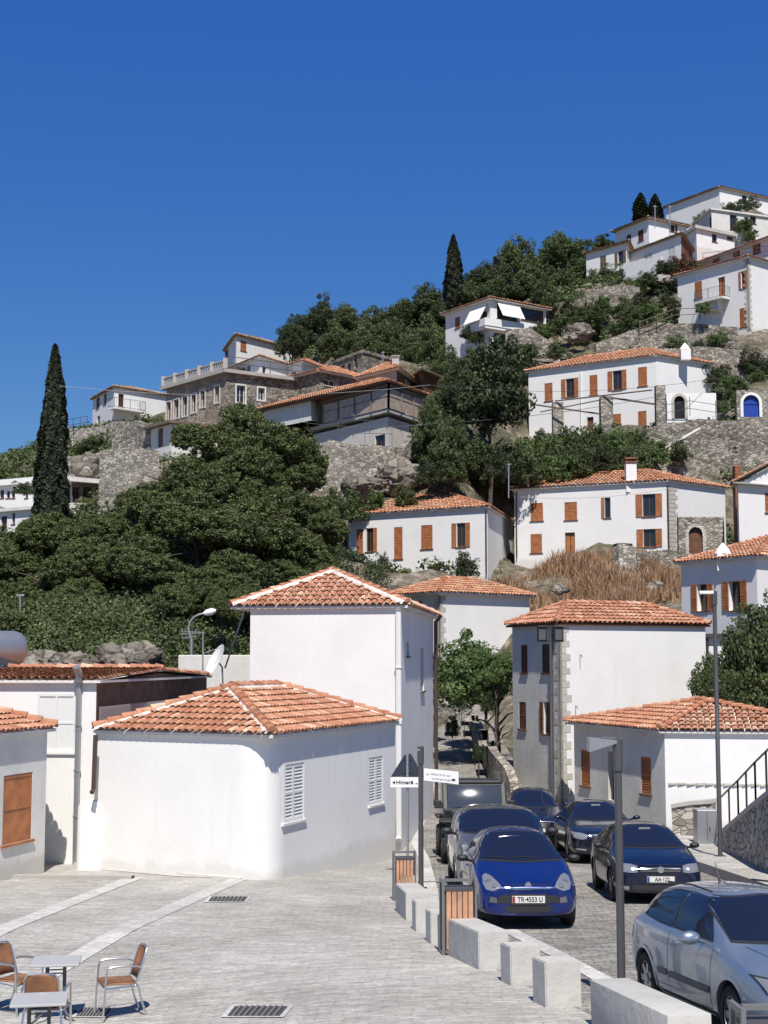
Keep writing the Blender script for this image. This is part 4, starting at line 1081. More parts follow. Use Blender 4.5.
# kerb line between square and street (survey points: x at y)
kerb = [(-40,14.),(0,7.2),(10,4.3),(14,3.15),(17,2.55),(20,1.75),(22.3,1.42),(24.2,1.1),(28,.8),(33,.95),(38,1.0),(42,1.05),(46,.9),(52,1.2),(60,1.9),(72,1.9),(90,2.4)]
rkerb = [(-40,14.3),(0,10.5),(17,8.6),(30,8.4),(38,8.3),(44,7.7),(50,7.0),(56,5.9),(62,5.6),(72,5.4),(90,5.2)]
M['plaza'] = paving('plaza_paving', (.40,.385,.355), (.52,.50,.465), (.37,.355,.325), .33, .11, .010, R(1), .8, .25, .3, streak=.38)
M['cobble'] = paving('street_cobbles', (.25,.235,.215), (.45,.425,.39), (.2,.19,.175), .26, .13, .018, R(2), .9, .4, .3, streak=.35)
M['band'] = paving('pale_band_stone', (.50,.49,.465), (.61,.595,.57), (.38,.37,.35), .5, .4, .01, R(40), .35, .2)
M['pavement'] = paving('pavement_slabs', (.40,.385,.36), (.57,.55,.52), (.33,.31,.29), .5, .3, .012, R(2), .35, .25)
sheet('square', lambda y: (-60, pl(kerb, y)-.02), 0, 0, -30, 50, .8, M['plaza'], 0)
sheet('road', lambda y: (pl(kerb, y)-.05, pl(rkerb, y)+.2), 0, 0, -30, 86, .8, M['cobble'], -.004)
sheet('pavement', lambda y: (pl(rkerb, y), 17 if y < 44 else 17), 0, 0, -30, 47.5, .8, M['pavement'], 0, pave)
def strip(name, pts, w, mat, dz=.010, h=0, zf=gz):
    mb = MB(); P3 = []
    for (ax, ay), (bx, by) in zip(pts, pts[1:]):
        L = math.hypot(bx-ax, by-ay); k = max(1, int(L/.5))
        for i in range(k): P3.append((ax+(bx-ax)*i/k, ay+(by-ay)*i/k))
    P3.append(pts[-1])
    prev = None
    for i, (x, y) in enumerate(P3):
        q = P3[min(i+1, len(P3)-1)]; r = P3[max(i-1, 0)]; dx, dy = q[0]-r[0], q[1]-r[1]; L = math.hypot(dx, dy); nx_, ny_ = -dy/L*w/2, dx/L*w/2
        A = Vector((x+nx_, y+ny_, zf(x+nx_, y+ny_)+dz+h)); B = Vector((x-nx_, y-ny_, zf(x-nx_, y-ny_)+dz+h))
        if prev:
            mb.quad(prev[0], prev[1], B, A)
            if h:
                dn = Vector((0,0,-h-.2)); mb.quad(prev[0], A, A+dn, prev[0]+dn); mb.quad(prev[1], prev[1]+dn, B+dn, B)
        prev = (A, B)
    return structure(name, mb, mat)
g2 = lambda px, py: (G(px, py).x, G(px, py).y)
strip('pale_band', [g2(-60, 962), g2(134, 878)], .42, M['band'])
strip('pale_band', [g2(40, 980), g2(244, 877)], .42, M['band'])
strip('pale_band', [g2(90, 868), g2(180, 876), g2(262, 879), g2(330, 866), g2(396, 850)], .35, M['band'])
strip('kerb_step', [g2(-60, 877.5), g2(133, 879)], .3, M['coping'], h=.07)
strip('kerb', [(x+.1, y) for y, x in kerb if 28 <= y <= 60], .3, M['band'], dz=.012)
strip('kerb', [(x-.08, y) for y, x in rkerb if 0 <= y <= 47], .22, M['coping'], dz=.01, zf=pave, h=0)
mb = MB()
for (ya, xa), (yb, xb) in zip(rkerb, rkerb[1:]):
    if yb > 48: break
    k = max(1, int((yb-ya)/.8))
    for i in range(k):
        a, b = i/k, (i+1)/k; x1, y1, x2, y2 = xa+(xb-xa)*a-.19, ya+(yb-ya)*a, xa+(xb-xa)*b-.19, ya+(yb-ya)*b
        mb.quad((x1,y1,gz(x1,y1)-.1),(x2,y2,gz(x2,y2)-.1),(x2,y2,pave(x2,y2)+.01),(x1,y1,pave(x1,y1)+.01))
structure('kerb_face', mb, M['coping'])
strip('gutter_band', [g2(508, 930), g2(560, 956), g2(640, 1000)], .3, M['band'], dz=.008)

# drain grates in the square
def grate(x0, x1, y0, y1, label, slant=0):
    a, b, c, d = G(x0, y1), G(x1-slant, y1), G(x1, y0), G(x0+slant, y0)
    mb = MB(); up = Vector((0,0,.012)); ins = .12
    fr = [v+up for v in (a, b, c, d)]; ctr = sum(fr, Vector())/4; inn = [v.lerp(ctr, .16) for v in fr]
    for i in range(4): mb.quad(fr[i], fr[(i+1)%4], inn[(i+1)%4], inn[i])
    o = solo('drain_grate', mb, M['band'], label, 'drain grate'); 
    m2 = MB(); m2.quad(*[v-Vector((0,0,.004)) for v in inn])
    bars = MB(); k = 9
    for i in range(1, k):
        p, q = inn[0].lerp(inn[1], i/k), inn[3].lerp(inn[2], i/k); bars.bar(p+Vector((0,0,.006)), q+Vector((0,0,.006)), .025, .012)
    ORG[o.name] = tuple(o.location)
    part('pit', m2, simple('dark_pit', (.05,.05,.05), .9), o); part('bars', bars, simple('worn_iron', (.16,.155,.15), .6), o)
grate(204, 252, 896.5, 902.5, 'thin far drain grate in the square below the rounded white wall', 5)
grate(221, 294, 1006, 1018, 'large drain grate in the paving at the bottom of the photo', 10)
grate(72, 116, 1008, 1018, 'drain grate in the paving between the cafe tables and the lone chair', 8)

# ---------------------------------------------------------------- stone blocks between square and street
def block(label, px, py, w, l, h, yaw, group='pale stone blocks along the kerb'):
    """px,py: image position of the near-left foot"""
    p = G(px, py); root_loc = p
    mb = MB(); M4 = Matrix.Translation(p) @ Matrix.Rotation(yaw, 4, 'Z') @ Matrix.Rotation(math.atan(-.05), 4, 'X')
    bm = bmesh.new(); bmesh.ops.create_cube(bm, size=1)
    for v in bm.verts: v.co = Vector(((v.co.x+.5)*w, (v.co.y+.5)*l, (v.co.z+.5)*(h+.15)-.15))
    bmesh.ops.bevel(bm, geom=bm.edges[:], offset=.014, segments=2, affect='EDGES')
    mb.bm(bm, 0, M4)
    solo('stone_block', mb, M['block'], label, 'stone block', group, loc=tuple(p), smooth=30)
yw = R(15)
block('farthest pale stone block just below the farther wooden bin', 397, 901, .42, .9, .5, R(2))
block('long pale stone block beside the dark sign post', 406, 921, .45, 1.7, .5, R(6))
block('small stone block second to the left of the middle bin', 416, 932, .42, .42, .5, R(8))
block('small stone block touching the left of the middle bin', 431, 944, .42, .42, .5, R(10))
block('long stone bench block directly right of the middle wooden bin', 479, 970, .45, 2.1, .52, R(14))
block('cube stone block second from the right in the near row', 511, 986, .42, .42, .5, R(14))
block('cube stone block just left of the big front bench block', 546, 1008, .46, .46, .53, R(14))
p = G(650, 1075)
mb = MB(); M4 = Matrix.Translation(Vector((2.76, 14.5, gz(2.76, 14.5)))) @ Matrix.Rotation(R(11), 4, 'Z') @ Matrix.Rotation(math.atan(-.06), 4, 'X')
mb.bbox((0,0,-.15), (.46, 2.3, .5), .014, 0, M4)
solo('stone_block', mb, M['block'], 'big stone bench block at the bottom edge beside the silver car', 'stone block', 'pale stone blocks along the kerb', loc=(2.76,14.5,gz(2.76,14.5)), smooth=30)

# ---------------------------------------------------------------- litter bins
M['binframe'] = simple('bin_frame_grey', (.2,.2,.2), .45, metal=.3)
def litter_bin(x, y, label, yaw=0, s=1.0):
    root = empty('litter_bin', (x, y, gz(x, y)), label, 'litter bin', 'wooden slatted litter bins', rz=yaw, world=False)
    mb = MB()
    w, d, h = .25*s, .16*s, 1.0*s
    for sx in (-1, 1):
        mb.box((sx*w-.018, -d, 0), (sx*w+.018, -d+.05, h+.12)); mb.box((sx*w-.018, d-.05, 0), (sx*w+.018, d, h+.12))
        mb.box((sx*w-.017, -d+.051, h+.07), (sx*w+.017, d-.051, h+.119)); mb.box((sx*w-.017, -d+.051, .02), (sx*w+.017, d-.051, .06))
    mb.box((-w+.031, -.03, h+.08), (w-.031, .03, h+.118)); mb.box((-w+.031, -d+.01, .04), (w-.031, d-.01, .08))
    part('frame', mb, M['binframe'], root)
    sl = MB(); n = 5; ww = (2*w-.08)/n
    for k in range(n):
        x0 = -w+.04+k*ww
        for yy in (-d-.004, d-.02): sl.box((x0+.008, yy, .1), (x0+ww-.008, yy+.024, h-.05))
    part('slat_panel', sl, M['pole_wood'], root)
    bk = MB(); bk.box((-w+.04, -d+.03, .09), (w-.04, d-.03, h-.1)); bk.box((-w+.035, -d-.006, h-.045), (w-.035, d+.006, h))
    part('liner', bk, M['metal'], root)
litter_bin(.42, 30.6, 'farther wooden slatted litter bin near the triangular sign', R(4), .88)
litter_bin(1.13, 22.6, 'middle wooden slatted litter bin in front of the bright blue car', R(6))
root = empty('litter_bin', (2.99, 11.6, gz(2.99, 11.6)-.02), 'wooden slatted litter bin cut off by the bottom right corner', 'litter bin', 'wooden slatted litter bins', rz=R(4), world=False)
for ch in [o for o in bpy.data.objects if o.name == 'litter_bin.001'][0].children: c = ch.copy(); COL.objects.link(c); c.parent = root

# ---------------------------------------------------------------- cafe chairs and tables
def cafe_chair():
    root = empty('cafe_chair', (0,0,0), 'x', 'chair', 'woven cafe chairs on the square', world=False)
    fr = MB(); r = .014
    for s in (-1, 1):
        x = s*.26
        fr.tube([(x,-.25,0),(x,-.235,.2),(x,-.22,.42),(x,-.21,.6),(x,-.19,.655),(x,-.13,.67),(x,.05,.67),(x*.98,.17,.66),(x*.95,.24,.64)], r, 8)   # front leg sweeping into the arm
        fr.tube([(s*.25,.33,0),(s*.235,.25,.22),(s*.22,.2,.42)], r, 8)
        fr.tube([(s*.21,.17,.40),(s*.21,.235,.6),(s*.20,.30,.80),(s*.16,.325,.86),(0,.335,.875)], r, 8)
        fr.tube([(x,-.225,.40),(s*.22,.2,.41)], r*.8, 6)
    fr.tube([(-.26,-.225,.41),(.26,-.225,.41)], r*.9, 6); fr.tube([(-.22,.2,.41),(.22,.2,.41)], r*.9, 6)
    part('frame', fr, M['alu'], root, 40)
    def panel(rows, name):
        mb = MB(); n = 9
        for a, pts in enumerate(rows):
            pass
        for j, (w, y, z, bow) in enumerate(rows):
            for i in range(n):
                u = -1+2*i/(n-1); mb.v.append((u*w, y+bow*(1-u*u), z-.012*(1-u*u) if name == 'seat' else z))
        for j in range(len(rows)-1):
            for i in range(n-1):
                mb.f.append((j*n+i, j*n+i+1, (j+1)*n+i+1, (j+1)*n+i)); mb.m.append(0)
        me = mesh(name, mb, M['wicker'], (0,0,0), 60); o = link(name, me, root)
        md = o.modifiers.new('t', 'SOLIDIFY'); md.thickness = .016; md.offset = 0
        return o
    panel([(.23,-.24,.44,0),(.235,-.15,.45,0),(.235,0,.445,0),(.225,.12,.44,0),(.21,.2,.445,0)], 'seat')
    panel([(.19,.205,.47,.02),(.20,.24,.6,.03),(.195,.285,.75,.035),(.18,.31,.84,.03),(.12,.325,.872,.015)], 'backrest')
    return root
ch = cafe_chair()
spots = [((118, 1016), R(-68), 'woven cafe chair standing alone right of the cafe tables'),
         ((16, 1012), R(62), 'woven cafe chair at the left photo edge beside the far table'),
         ((45, 1042), R(182), 'woven cafe chair pushed in behind the nearest table with only its back showing')]
for i, (pp, rz, lab) in enumerate(spots):
    o = ch if i == 0 else copy_tree(ch)
    g = G(*pp); o.location = g; o.rotation_euler.z = rz; o['label'] = lab
def cafe_table():
    root = empty('cafe_table', (0,0,0), 'x', 'table', 'square cafe tables on the square', world=False)
    mb = MB(); mb.bbox((-.31,-.31,.715), (.31,.31,.745), .008); part('tabletop', mb, M['tabletop'], root)
    mb = MB()
    for sx in (-1,1):
        for sy in (-1,1):
            mb.tube([(sx*.11,sy*.11,.715),(sx*.11,sy*.11,.2),(sx*.15,sy*.15,.1),(sx*.27,sy*.27,.015)], .016, 8)
    for z in (.25, .6):
        for a, b in (((-.11,-.11),(.11,-.11)),((.11,-.11),(.11,.11)),((.11,.11),(-.11,.11)),((-.11,.11),(-.11,-.11))): mb.cyl((*a,z),(*b,z),.01,n=6)
    part('pedestal', mb, M['metal'], root, 40)
    return root
tb = cafe_table()
for i, (pp, rz, lab) in enumerate([((55, 1019), R(8), 'grey square cafe table between the left chair and the lone chair'), ((38, 1066), R(10), 'nearest grey cafe table cut off by the bottom edge')]):
    o = tb if i == 0 else copy_tree(tb)
    o.location = G(*pp); o.rotation_euler.z = rz; o['label'] = lab

# ---------------------------------------------------------------- street furniture
def text_mesh(s, size, mat, parent, M4, name='lettering', bold=0.0, sx=1):
    cu = bpy.data.curves.new('t', 'FONT'); cu.body = s; cu.size = size; cu.align_x = 'CENTER'; cu.align_y = 'CENTER'; cu.extrude = .001; cu.offset = bold
    o = bpy.data.objects.new('t', cu); COL.objects.link(o)
    dg = bpy.context.evaluated_depsgraph_get(); me = bpy.data.meshes.new_from_object(o.evaluated_get(dg))
    bpy.data.objects.remove(o); me.transform(Matrix.Diagonal((sx,1,1,1))); me.transform(M4); me.materials.clear(); me.materials.append(M[mat]); me.name = name
    return link(name, me, parent)
FRONT = Matrix.Rotation(R(90), 4, 'X')      # text facing -Y
def wedge_lamp(root, z, flip=-1, col='galv'):
    mb = MB(); x0, x1 = .02*flip, .36*flip
    mb.add([(x0,-.07,z+.02),(x0,.07,z+.02),(x0,.07,z-.02),(x0,-.07,z-.02),(x1,-.13,z+.05),(x1,.13,z+.05),(x1,.13,z-.12),(x1,-.13,z-.12)], [(0,1,2,3),(4,7,6,5),(0,4,5,1),(3,2,6,7),(0,3,7,4),(1,5,6,2)])
    part('lamp_head', mb, M[col], root)
def post(name, label, x, y, h, r, cat='street lamp', cap=True, zf=gz):
    root = empty(name, (x, y, zf(x, y)), label, cat, world=False)
    mb = MB(); mb.tube([(0,0,-.3),(0,0,h*.45),(0,0,h*.451),(0,0,h)], [r*1.08, r*1.08, r, r], 14)
    mb.bbox((-.14,-.14,-.1), (.14,.14,.02), .006)
    if cap: mb.tube([(0,0,h-.35),(0,0,h+.03)], r*1.35, 14)
    part('pole', mb, M['metal'], root, 40); return root
pl1 = post('street_lamp', 'grey lamp post with wedge shaped head standing between the dark blue and silver cars', 2.86, 17.95, 3.16, .046)
wedge_lamp(pl1, 3.16); 
mb = MB(); mb.tube([(-.02,0,3.19),(-.2,-.0,3.2)], .02, 6); part('bracket', mb, M['metal'], pl1)
pl2 = post('street_lamp', 'dark lamp post carrying the arrow shaped street sign beside the jeep', .83, 33.2, 3.12, .055)
wedge_lamp(pl2, 3.08)
# arrow sign on it
sg = MB(); sg.add([(0,-.09,-.15),(.78,-.09,-.24),(.78,-.09,.04),(0,-.09,.12),(0,-.06,-.15),(.78,-.06,-.24),(.78,-.06,.04),(0,-.06,.12)], [(0,1,2,3),(7,6,5,4),(0,4,5,1),(1,5,6,2),(2,6,7,3),(3,7,4,0)])
for ob in pl2.children: pass
s_root = empty('direction_sign', (.9, 33.2, gz(.83,33.2)+2.55), 'white direction sign with two lines of small text on the dark post', 'sign', world=False)
part('sign_board', sg, M['paint_white'], s_root)
rot = Matrix.Rotation(R(-6.2), 4, 'Z')
gl_ = MB(); rg = random.Random(3)
for row, (xa, xb) in enumerate(((.16, .60), (.18, .58))):      # two lines of small lettering, too small to read in the photograph
    x_ = xa
    while x_ < xb:
        w_ = rg.uniform(.012, .02); z_ = -.012-row*.1-(x_)*.105; h_ = rg.choice((.035, .035, .05))
        gl_.box((x_, -.0925, z_), (x_+w_*.45, -.091, z_+h_)); gl_.box((x_+w_*.45, -.0925, z_+rg.choice((0,.02))), (x_+w_, -.091, z_+rg.choice((.028,.034)))); x_ += w_+.008
        if rg.random() < .12: x_ += .02
for q in range(3): gl_.box((.05+q*.025, -.0925, -.035), (.065+q*.025, -.091, .0))
part('lettering', gl_, simple('grey_lettering', (.2,.2,.21), .6), s_root)
ar = MB(); ar.add([(.66,-.095,-.1),(.72,-.095,-.14),(.66,-.095,-.18)], [(0,2,1)]); ar.box((.61,-.095,-.155),(.665,-.0935,-.125)); part('arrow', ar, M['ink'], s_root)
# triangle sign (back towards us) and white name board on a second post
x, y = .59, 37.0; g0 = gz(x, y)
ps = post('sign_post', 'grey sign post with a triangular sign seen from behind and a white place name board', x, y, 0.1, .03, 'sign post', cap=False)
for c in list(ps.children): bpy.data.objects.remove(c)
mb = MB(); mb.tube([(0,0,-.3),(0,0,P(407,752,37).z-g0)], .035, 10); part('pole', mb, M['galv'], ps, 40)
za, zb_ = P(407,749,37).z-g0, P(407,777,37).z-g0
mb = MB(); hw = .42
mb.add([(-hw,.05,zb_),(hw,.05,zb_),(0.02,.05,za),(-hw,.07,zb_),(hw,.07,zb_),(.02,.07,za)], [(0,1,2),(5,4,3),(0,3,4,1),(1,4,5,2),(2,5,3,0)]); mb.box((-.1,.03,za-.28),(.1,.049,za-.25)); mb.box((-.12,.03,zb_+.1),(.12,.049,zb_+.13))
part('triangle_sign', mb, M['signback'], ps)
zt, zl = P(407,777.5,36.9).z-g0, P(407,787.5,36.9).z-g0
mb = MB(); mb.bbox((-.43,-.09,zl), (.37,-.06,zt), .005); part('name_board', mb, M['paint_white'], ps)
text_mesh('Himarë', .125, 'ink', ps, Matrix.Translation((-.07,-.095,(zt+zl)/2)) @ FRONT, bold=.003, sx=1.15)
mb = MB(); zc = (zt+zl)/2; mb.add([(-.38,-.095,zc),(-.32,-.095,zc+.05),(-.32,-.095,zc-.05)], [(0,2,1)]); mb.box((-.322,-.095,zc-.012),(-.30,-.0935,zc+.012)); mb.box((.20,-.095,zc-.04),(.26,-.0935,zc-.02))
part('arrow', mb, M['ink'], ps)
# tall lamp on the right pavement
p3 = post('street_lamp', 'tallest thin street lamp with a short white arm rising from the right pavement', 9.15, 40.2, P(714, 592, 40.2).z-pave(9.15, 40.2), .058, zf=pave)
hh = P(714, 592, 40.2).z-pave(9.15, 40.2)
mb = MB(); mb.bbox((-.42,-.07,hh-.06),(.02,.07,hh+.03), .02); part('lamp_head', mb, M['paint_white'], p3)
# double lantern
M['lantern'] = simple('frosted_glass', (.09,.095,.10), .3)
x, y = P(551, 700, 50).x, 50.0; p4 = post('street_lamp', 'black street lamp with a square double lantern in front of the quoined house corner', x, y, P(551, 628, 50).z-gz(x, y), .045, cap=False)
hh = P(551, 628, 50).z-gz(x, y); mb = MB(); gl = MB()
mb.box((-.45,-.03,hh-.02),(.45,.03,hh+.03)); mb.box((-.45,-.03,hh-.45),(.45,.03,hh-.41))
for sx in (-.42, -.14, .14, .42): mb.box((sx-.02,-.13,hh-.45),(sx+.02,-.1,hh)); mb.box((sx-.02,.1,hh-.45),(sx+.02,.13,hh))
for sx in (-.28, .28): mb.bbox((sx-.17,-.15,hh+.031),(sx+.17,.15,hh+.07), .01); mb.box((sx-.16,-.14,hh-.48),(sx+.16,.14,hh-.451)); gl = MB(); gl.box((sx-.12,-.09,hh-.4),(sx+.12,.09,hh-.03)); part('lantern_glass', gl, M['lantern'], p4)
part('lantern_frame', mb, M['black'], p4); 
# cobra head lamp on the left
b0 = P(191, 670, 53)
cr = empty('street_lamp', (b0.x, b0.y, hz(b0.x, b0.y)), 'curved pale street lamp behind the roofs in front of the dark pine trunks', 'street lamp'); zz = lambda py: P(191, py, 53).z
pts = [Vector((b0.x, 53, hz(b0.x, 53)-.3)), Vector((b0.x, 53, zz(640)))]
for px, py in ((188.5,628),(190,622),(194,617),(199,614.5),(204,613.5)): pts.append(P(px, py, 53))
mb = MB(); mb.tube(pts, [.06,.055,.045,.045,.04,.04,.04], 10); part('pole', mb, M['galv'], cr, 40)
mb = MB(); a = P(203.5, 613.6, 53); b = P(216, 610.5, 53); mb.tube([a, a.lerp(b,.25), a.lerp(b,.7), b], [.05,.12,.13,.05], 10); part('lamp_head', mb, M['paint_white'], cr, 50)
# second cobra head further behind at left
b1 = P(22, 600, 62); mb = MB(); pts = [Vector((b1.x, 62, hz(b1.x, 62)-.3)), P(20, 600, 62), P(20, 595.5, 62)]; mb.tube(pts, .04, 8)
mb.bbox(tuple(P(16, 596.5, 62)), tuple(P(24, 594.5, 62)+Vector((0,.2,0))), .01) ; solo('street_lamp', mb, M['galv'], 'small lamp post almost hidden in trees at the left photo edge', 'street lamp', smooth=40)
# tv aerial
b2 = P(203, 668, 50.5); mb = MB(); t2 = P(203, 632, 50.5); mb.tube([Vector((b2.x,50.5,b2.z-1)), t2], .03, 6)
mb.bar(P(181,634,50.5), P(205,632.5,50.5), .03, .03)
for i in range(6): q = P(182+i*3.4, 634-.2*i, 50.5); mb.bar(q+Vector((0,-.3,0)), q+Vector((0,.3,0)), .012, .012); mb.bar(q+Vector((-.0,0,.16)), q+Vector((0,0,-.16)), .012, .012)
mb.bar(P(181,631,50.5), P(197,632,50.5), .02, .02); mb.bar(P(181,638,50.5), P(197,636,50.5), .02, .02)
solo('tv_aerial', mb, M['galv'], 'thin metal television aerial on the roof left of the satellite dish', 'aerial')
# satellite dish seen edge-on
b3 = P(215, 660, 50); dr = empty('satellite_dish', (b3.x, b3.y, b3.z-.8), 'white satellite dish seen almost edge on beside the tower house', 'satellite dish')
mb = MB(); rings = []; ax = Vector((-.80,-.42,.42)).normalized(); u_ = ax.cross(Vector((0,1,0))).normalized(); v_ = ax.cross(u_)
n = 20
for j in range(6):
    rr = .52*j/5; dd = -.13*(1-(j/5)**2)
    for i in range(n): t = 2*math.pi*i/n; mb.v.append(tuple(b3+ax*dd+u_*math.cos(t)*rr*1.15+v_*math.sin(t)*rr))
for j in range(5):
    for i in range(n): mb.f.append((j*n+i, j*n+(i+1)%n, (j+1)*n+(i+1)%n, (j+1)*n+i)); mb.m.append(0)
part('dish', mb, M['paint_white'], dr, 50)
mb = MB(); mb.tube([b3-ax*.12, b3+Vector((.25,0,-.25)), b3+Vector((.3,0,-1.3))], .03, 8); mb.tube([b3-u_*.5, b3+ax*.5], .012, 6); part('bracket', mb, M['galv'], dr)
# roof junk: white wall behind roofs next to the dish, metal water tank
mb = MB(); a = P(178, 673, 52); b = P(252, 655, 52); mb.bbox((a.x, 52, a.z-1.5), (b.x, 52.4, b.z), .03); solo('low_wall', mb, M['white2'], 'low whitewashed wall behind the satellite dish', 'wall')
t0 = P(-14, 649, 45); t1 = P(22, 649, 46); mb = MB()
d = (t1-t0).normalized(); L_ = (t1-t0).length; r = .57
mb.tube([t0, t0+d*.05, t0+d*(L_-.35), t0+d*(L_-.18), t0+d*(L_-.06), t0+d*L_], [r*.6, r, r, r*.93, r*.7, r*.1], 24)
tk = solo('water_tank', mb, M['galv'], 'grey metal cylinder water tank above the roof at the left photo edge', 'water tank', smooth=40)
mb = MB()
for q in (t0+d*.4, t0+d*(L_-.6)): mb.box((q.x-.05, q.y-.45, q.z-1.4), (q.x+.05, q.y-.38, q.z-.4)); mb.box((q.x-.05, q.y+.38, q.z-1.4), (q.x+.05, q.y+.45, q.z-.4)); mb.box((q.x-.06, q.y-.5, q.z-.62), (q.x+.06, q.y+.5, q.z-.56))
ORG[tk.name] = tuple(tk.location); part('stand', mb, M['galv'], tk)
# grey cabinet
a = P(697, 832, 44.2); b = P(713, 809, 44.2); mb = MB(); zg = pave(a.x, 44.2)
mb.bbox((a.x-.05, 43.9, zg-.05), (b.x+.05, 44.5, b.z), .02); cb = solo('utility_cabinet', mb, M['galv'], 'grey metal utility cabinet against the foot of the stair railing', 'cabinet')
ORG[cb.name] = tuple(cb.location); mb = MB(); mb.box((a.x+.24, 43.885, zg+.1), (a.x+.25, 43.899, b.z-.06)); mb.box((a.x+.3, 43.87, zg+.4), (a.x+.33, 43.899, zg+.5)); part('door_seam', mb, M['metal'], cb)

# stair wall with railing on the right
Wt = [((718,837), (718,841), 43.6), ((735,823), (735,850), 40.6), ((752,808), (752,860), 37.6), ((775,790), (775,872), 34.0), ((860,720),(860,930), 27.5)]
mb = MB(); cm = MB(); rail = []
root = empty('stair_wall', tuple(P(718, 840, 43.6)), 'rough stone stair wall climbing at the right edge below an iron railing', 'wall')
for (t1, b1, D1), (t2, b2, D2) in zip(Wt, Wt[1:]):
    k = 5
    for i in range(k):
        def q(f): 
            D = D1+(D2-D1)*f; tp_ = P(t1[0]+(t2[0]-t1[0])*f, t1[1]+(t2[1]-t1[1])*f, D); return tp_, Vector((tp_.x-.12, D, pave(tp_.x, D)-.3))
        (a, a0), (b, b0) = q(i/k), q((i+1)/k)
        mb.quad(a0, a, b, b0); mb.quad(a, a+Vector((1.6,.3,0)), b+Vector((1.6,.3,0)), b)
        cm.bar(a+Vector((.1,0,.05)), b+Vector((.1,0,.05)), .3, .1)
        if i == 0: rail.append(a)
part('masonry', mb, rubble('dark_joint_rubble', (.38,.36,.33), (.62,.59,.54), (.12,.11,.10), 3.0, 1.3), root); part('coping', cm, M['coping'], root)
rail.append(P(860,720,27.5))
railing('stair_railing', [v+Vector((.1,0,.1)) for v in rail], 1.05, 1.7, 'black', 'black iron stair railing with flat bars on the right stone wall', bars=(1, .08), r=.022)
for px, y0, y1, D, lab in ((508.7,463,498,97,'thin white pole standing between the two middle hill house roofs'),(383,351,361,125,'short aerial pole on the upper cottage roof'),(655,205,228,150,'thin pole in front of the upper hilltop house'),(670,205,238,148,'thin pole right of the two hilltop conifers')):
    mb = MB(); mb.tube([P(px,y1,D), P(px,y0,D)], .05, 6); mb.bar(P(px-2,y0+1.5,D), P(px+2,y0+1.5,D), .05, .05); solo('aerial_pole', mb, M['galv'], lab, 'pole', smooth=40)
# overhead cables
def cable(label, pts, sag=.4, r=.02):
    mb = MB(); out = []
    for a, b in zip(pts, pts[1:]):
        for i in range(9): t = i/8; q = a.lerp(b, t); q.z -= sag*4*t*(1-t); out.append(q)
    mb.tube(out, r, 5, caps=False); solo('overhead_cable', mb, M['metal'], label, 'cable')
cable('thin overhead cable crossing in front of the middle dark tree to the largest hill house', [P(60,386,96), P(430,385,100), P(712,379,112)], .7, .014)
cable('thin overhead cable crossing below the veranda house', [P(300,422,100), P(430,424,103), P(655,397,112)], .3, .018)
cable('sagging cable from the hill house drainpipe towards the right', [P(520,497,98), P(668,489,98)], .3, .015)
# ---------------------------------------------------------------- cars
def paint(name, col, metal=.35, rough=.28):
    m, nt, b = nodes(name)
    b.inputs['Base Color'].default_value = c4(col); b.inputs['Metallic'].default_value = metal; b.inputs['Roughness'].default_value = rough
    b.inputs['Coat Weight'].default_value = .8; b.inputs['Coat Roughness'].default_value = .04
    n = N(nt, 'ShaderNodeTexNoise', Scale=2.0, Detail=6.0); nt.links.new(coords(nt), n.inputs['Vector'])
    r = ramp(nt, n.outputs[0], [(.35, (rough*.85,)*3), (.7, (rough*1.6,)*3)]); nt.links.new(r.outputs[0], b.inputs['Roughness'])
    return m
M['tyre'] = simple('tyre_rubber', (.018,.018,.019), .85)
M['rim'] = simple('alloy_rim', (.42,.43,.44), .35, metal=.8)
M['chrome'] = simple('chrome', (.75,.76,.78), .12, metal=1)
M['plastic'] = simple('black_plastic', (.022,.022,.024), .55)
M['carglass'] = simple('car_window_glass', (.010,.014,.032), .05, spec=.45)
M['lens'] = simple('headlamp_lens', (.30,.31,.33), .14, metal=.45, coat=.5)
M['lens_d'] = simple('smoked_headlamp', (.2,.2,.21), .12, metal=.5, coat=.8)
M['red_lens'] = simple('red_lamp_lens', (.35,.01,.01), .2, coat=.5)
M['plate'] = simple('plate_white', (.62,.61,.58), .4)
M['plate_red'] = simple('plate_strip_red', (.25,.03,.02), .4)
M['plate_blue'] = simple('plate_strip_blue', (.02,.08,.35), .4)
M['dust'] = simple('grey_bumper_plastic', (.11,.11,.115), .6)

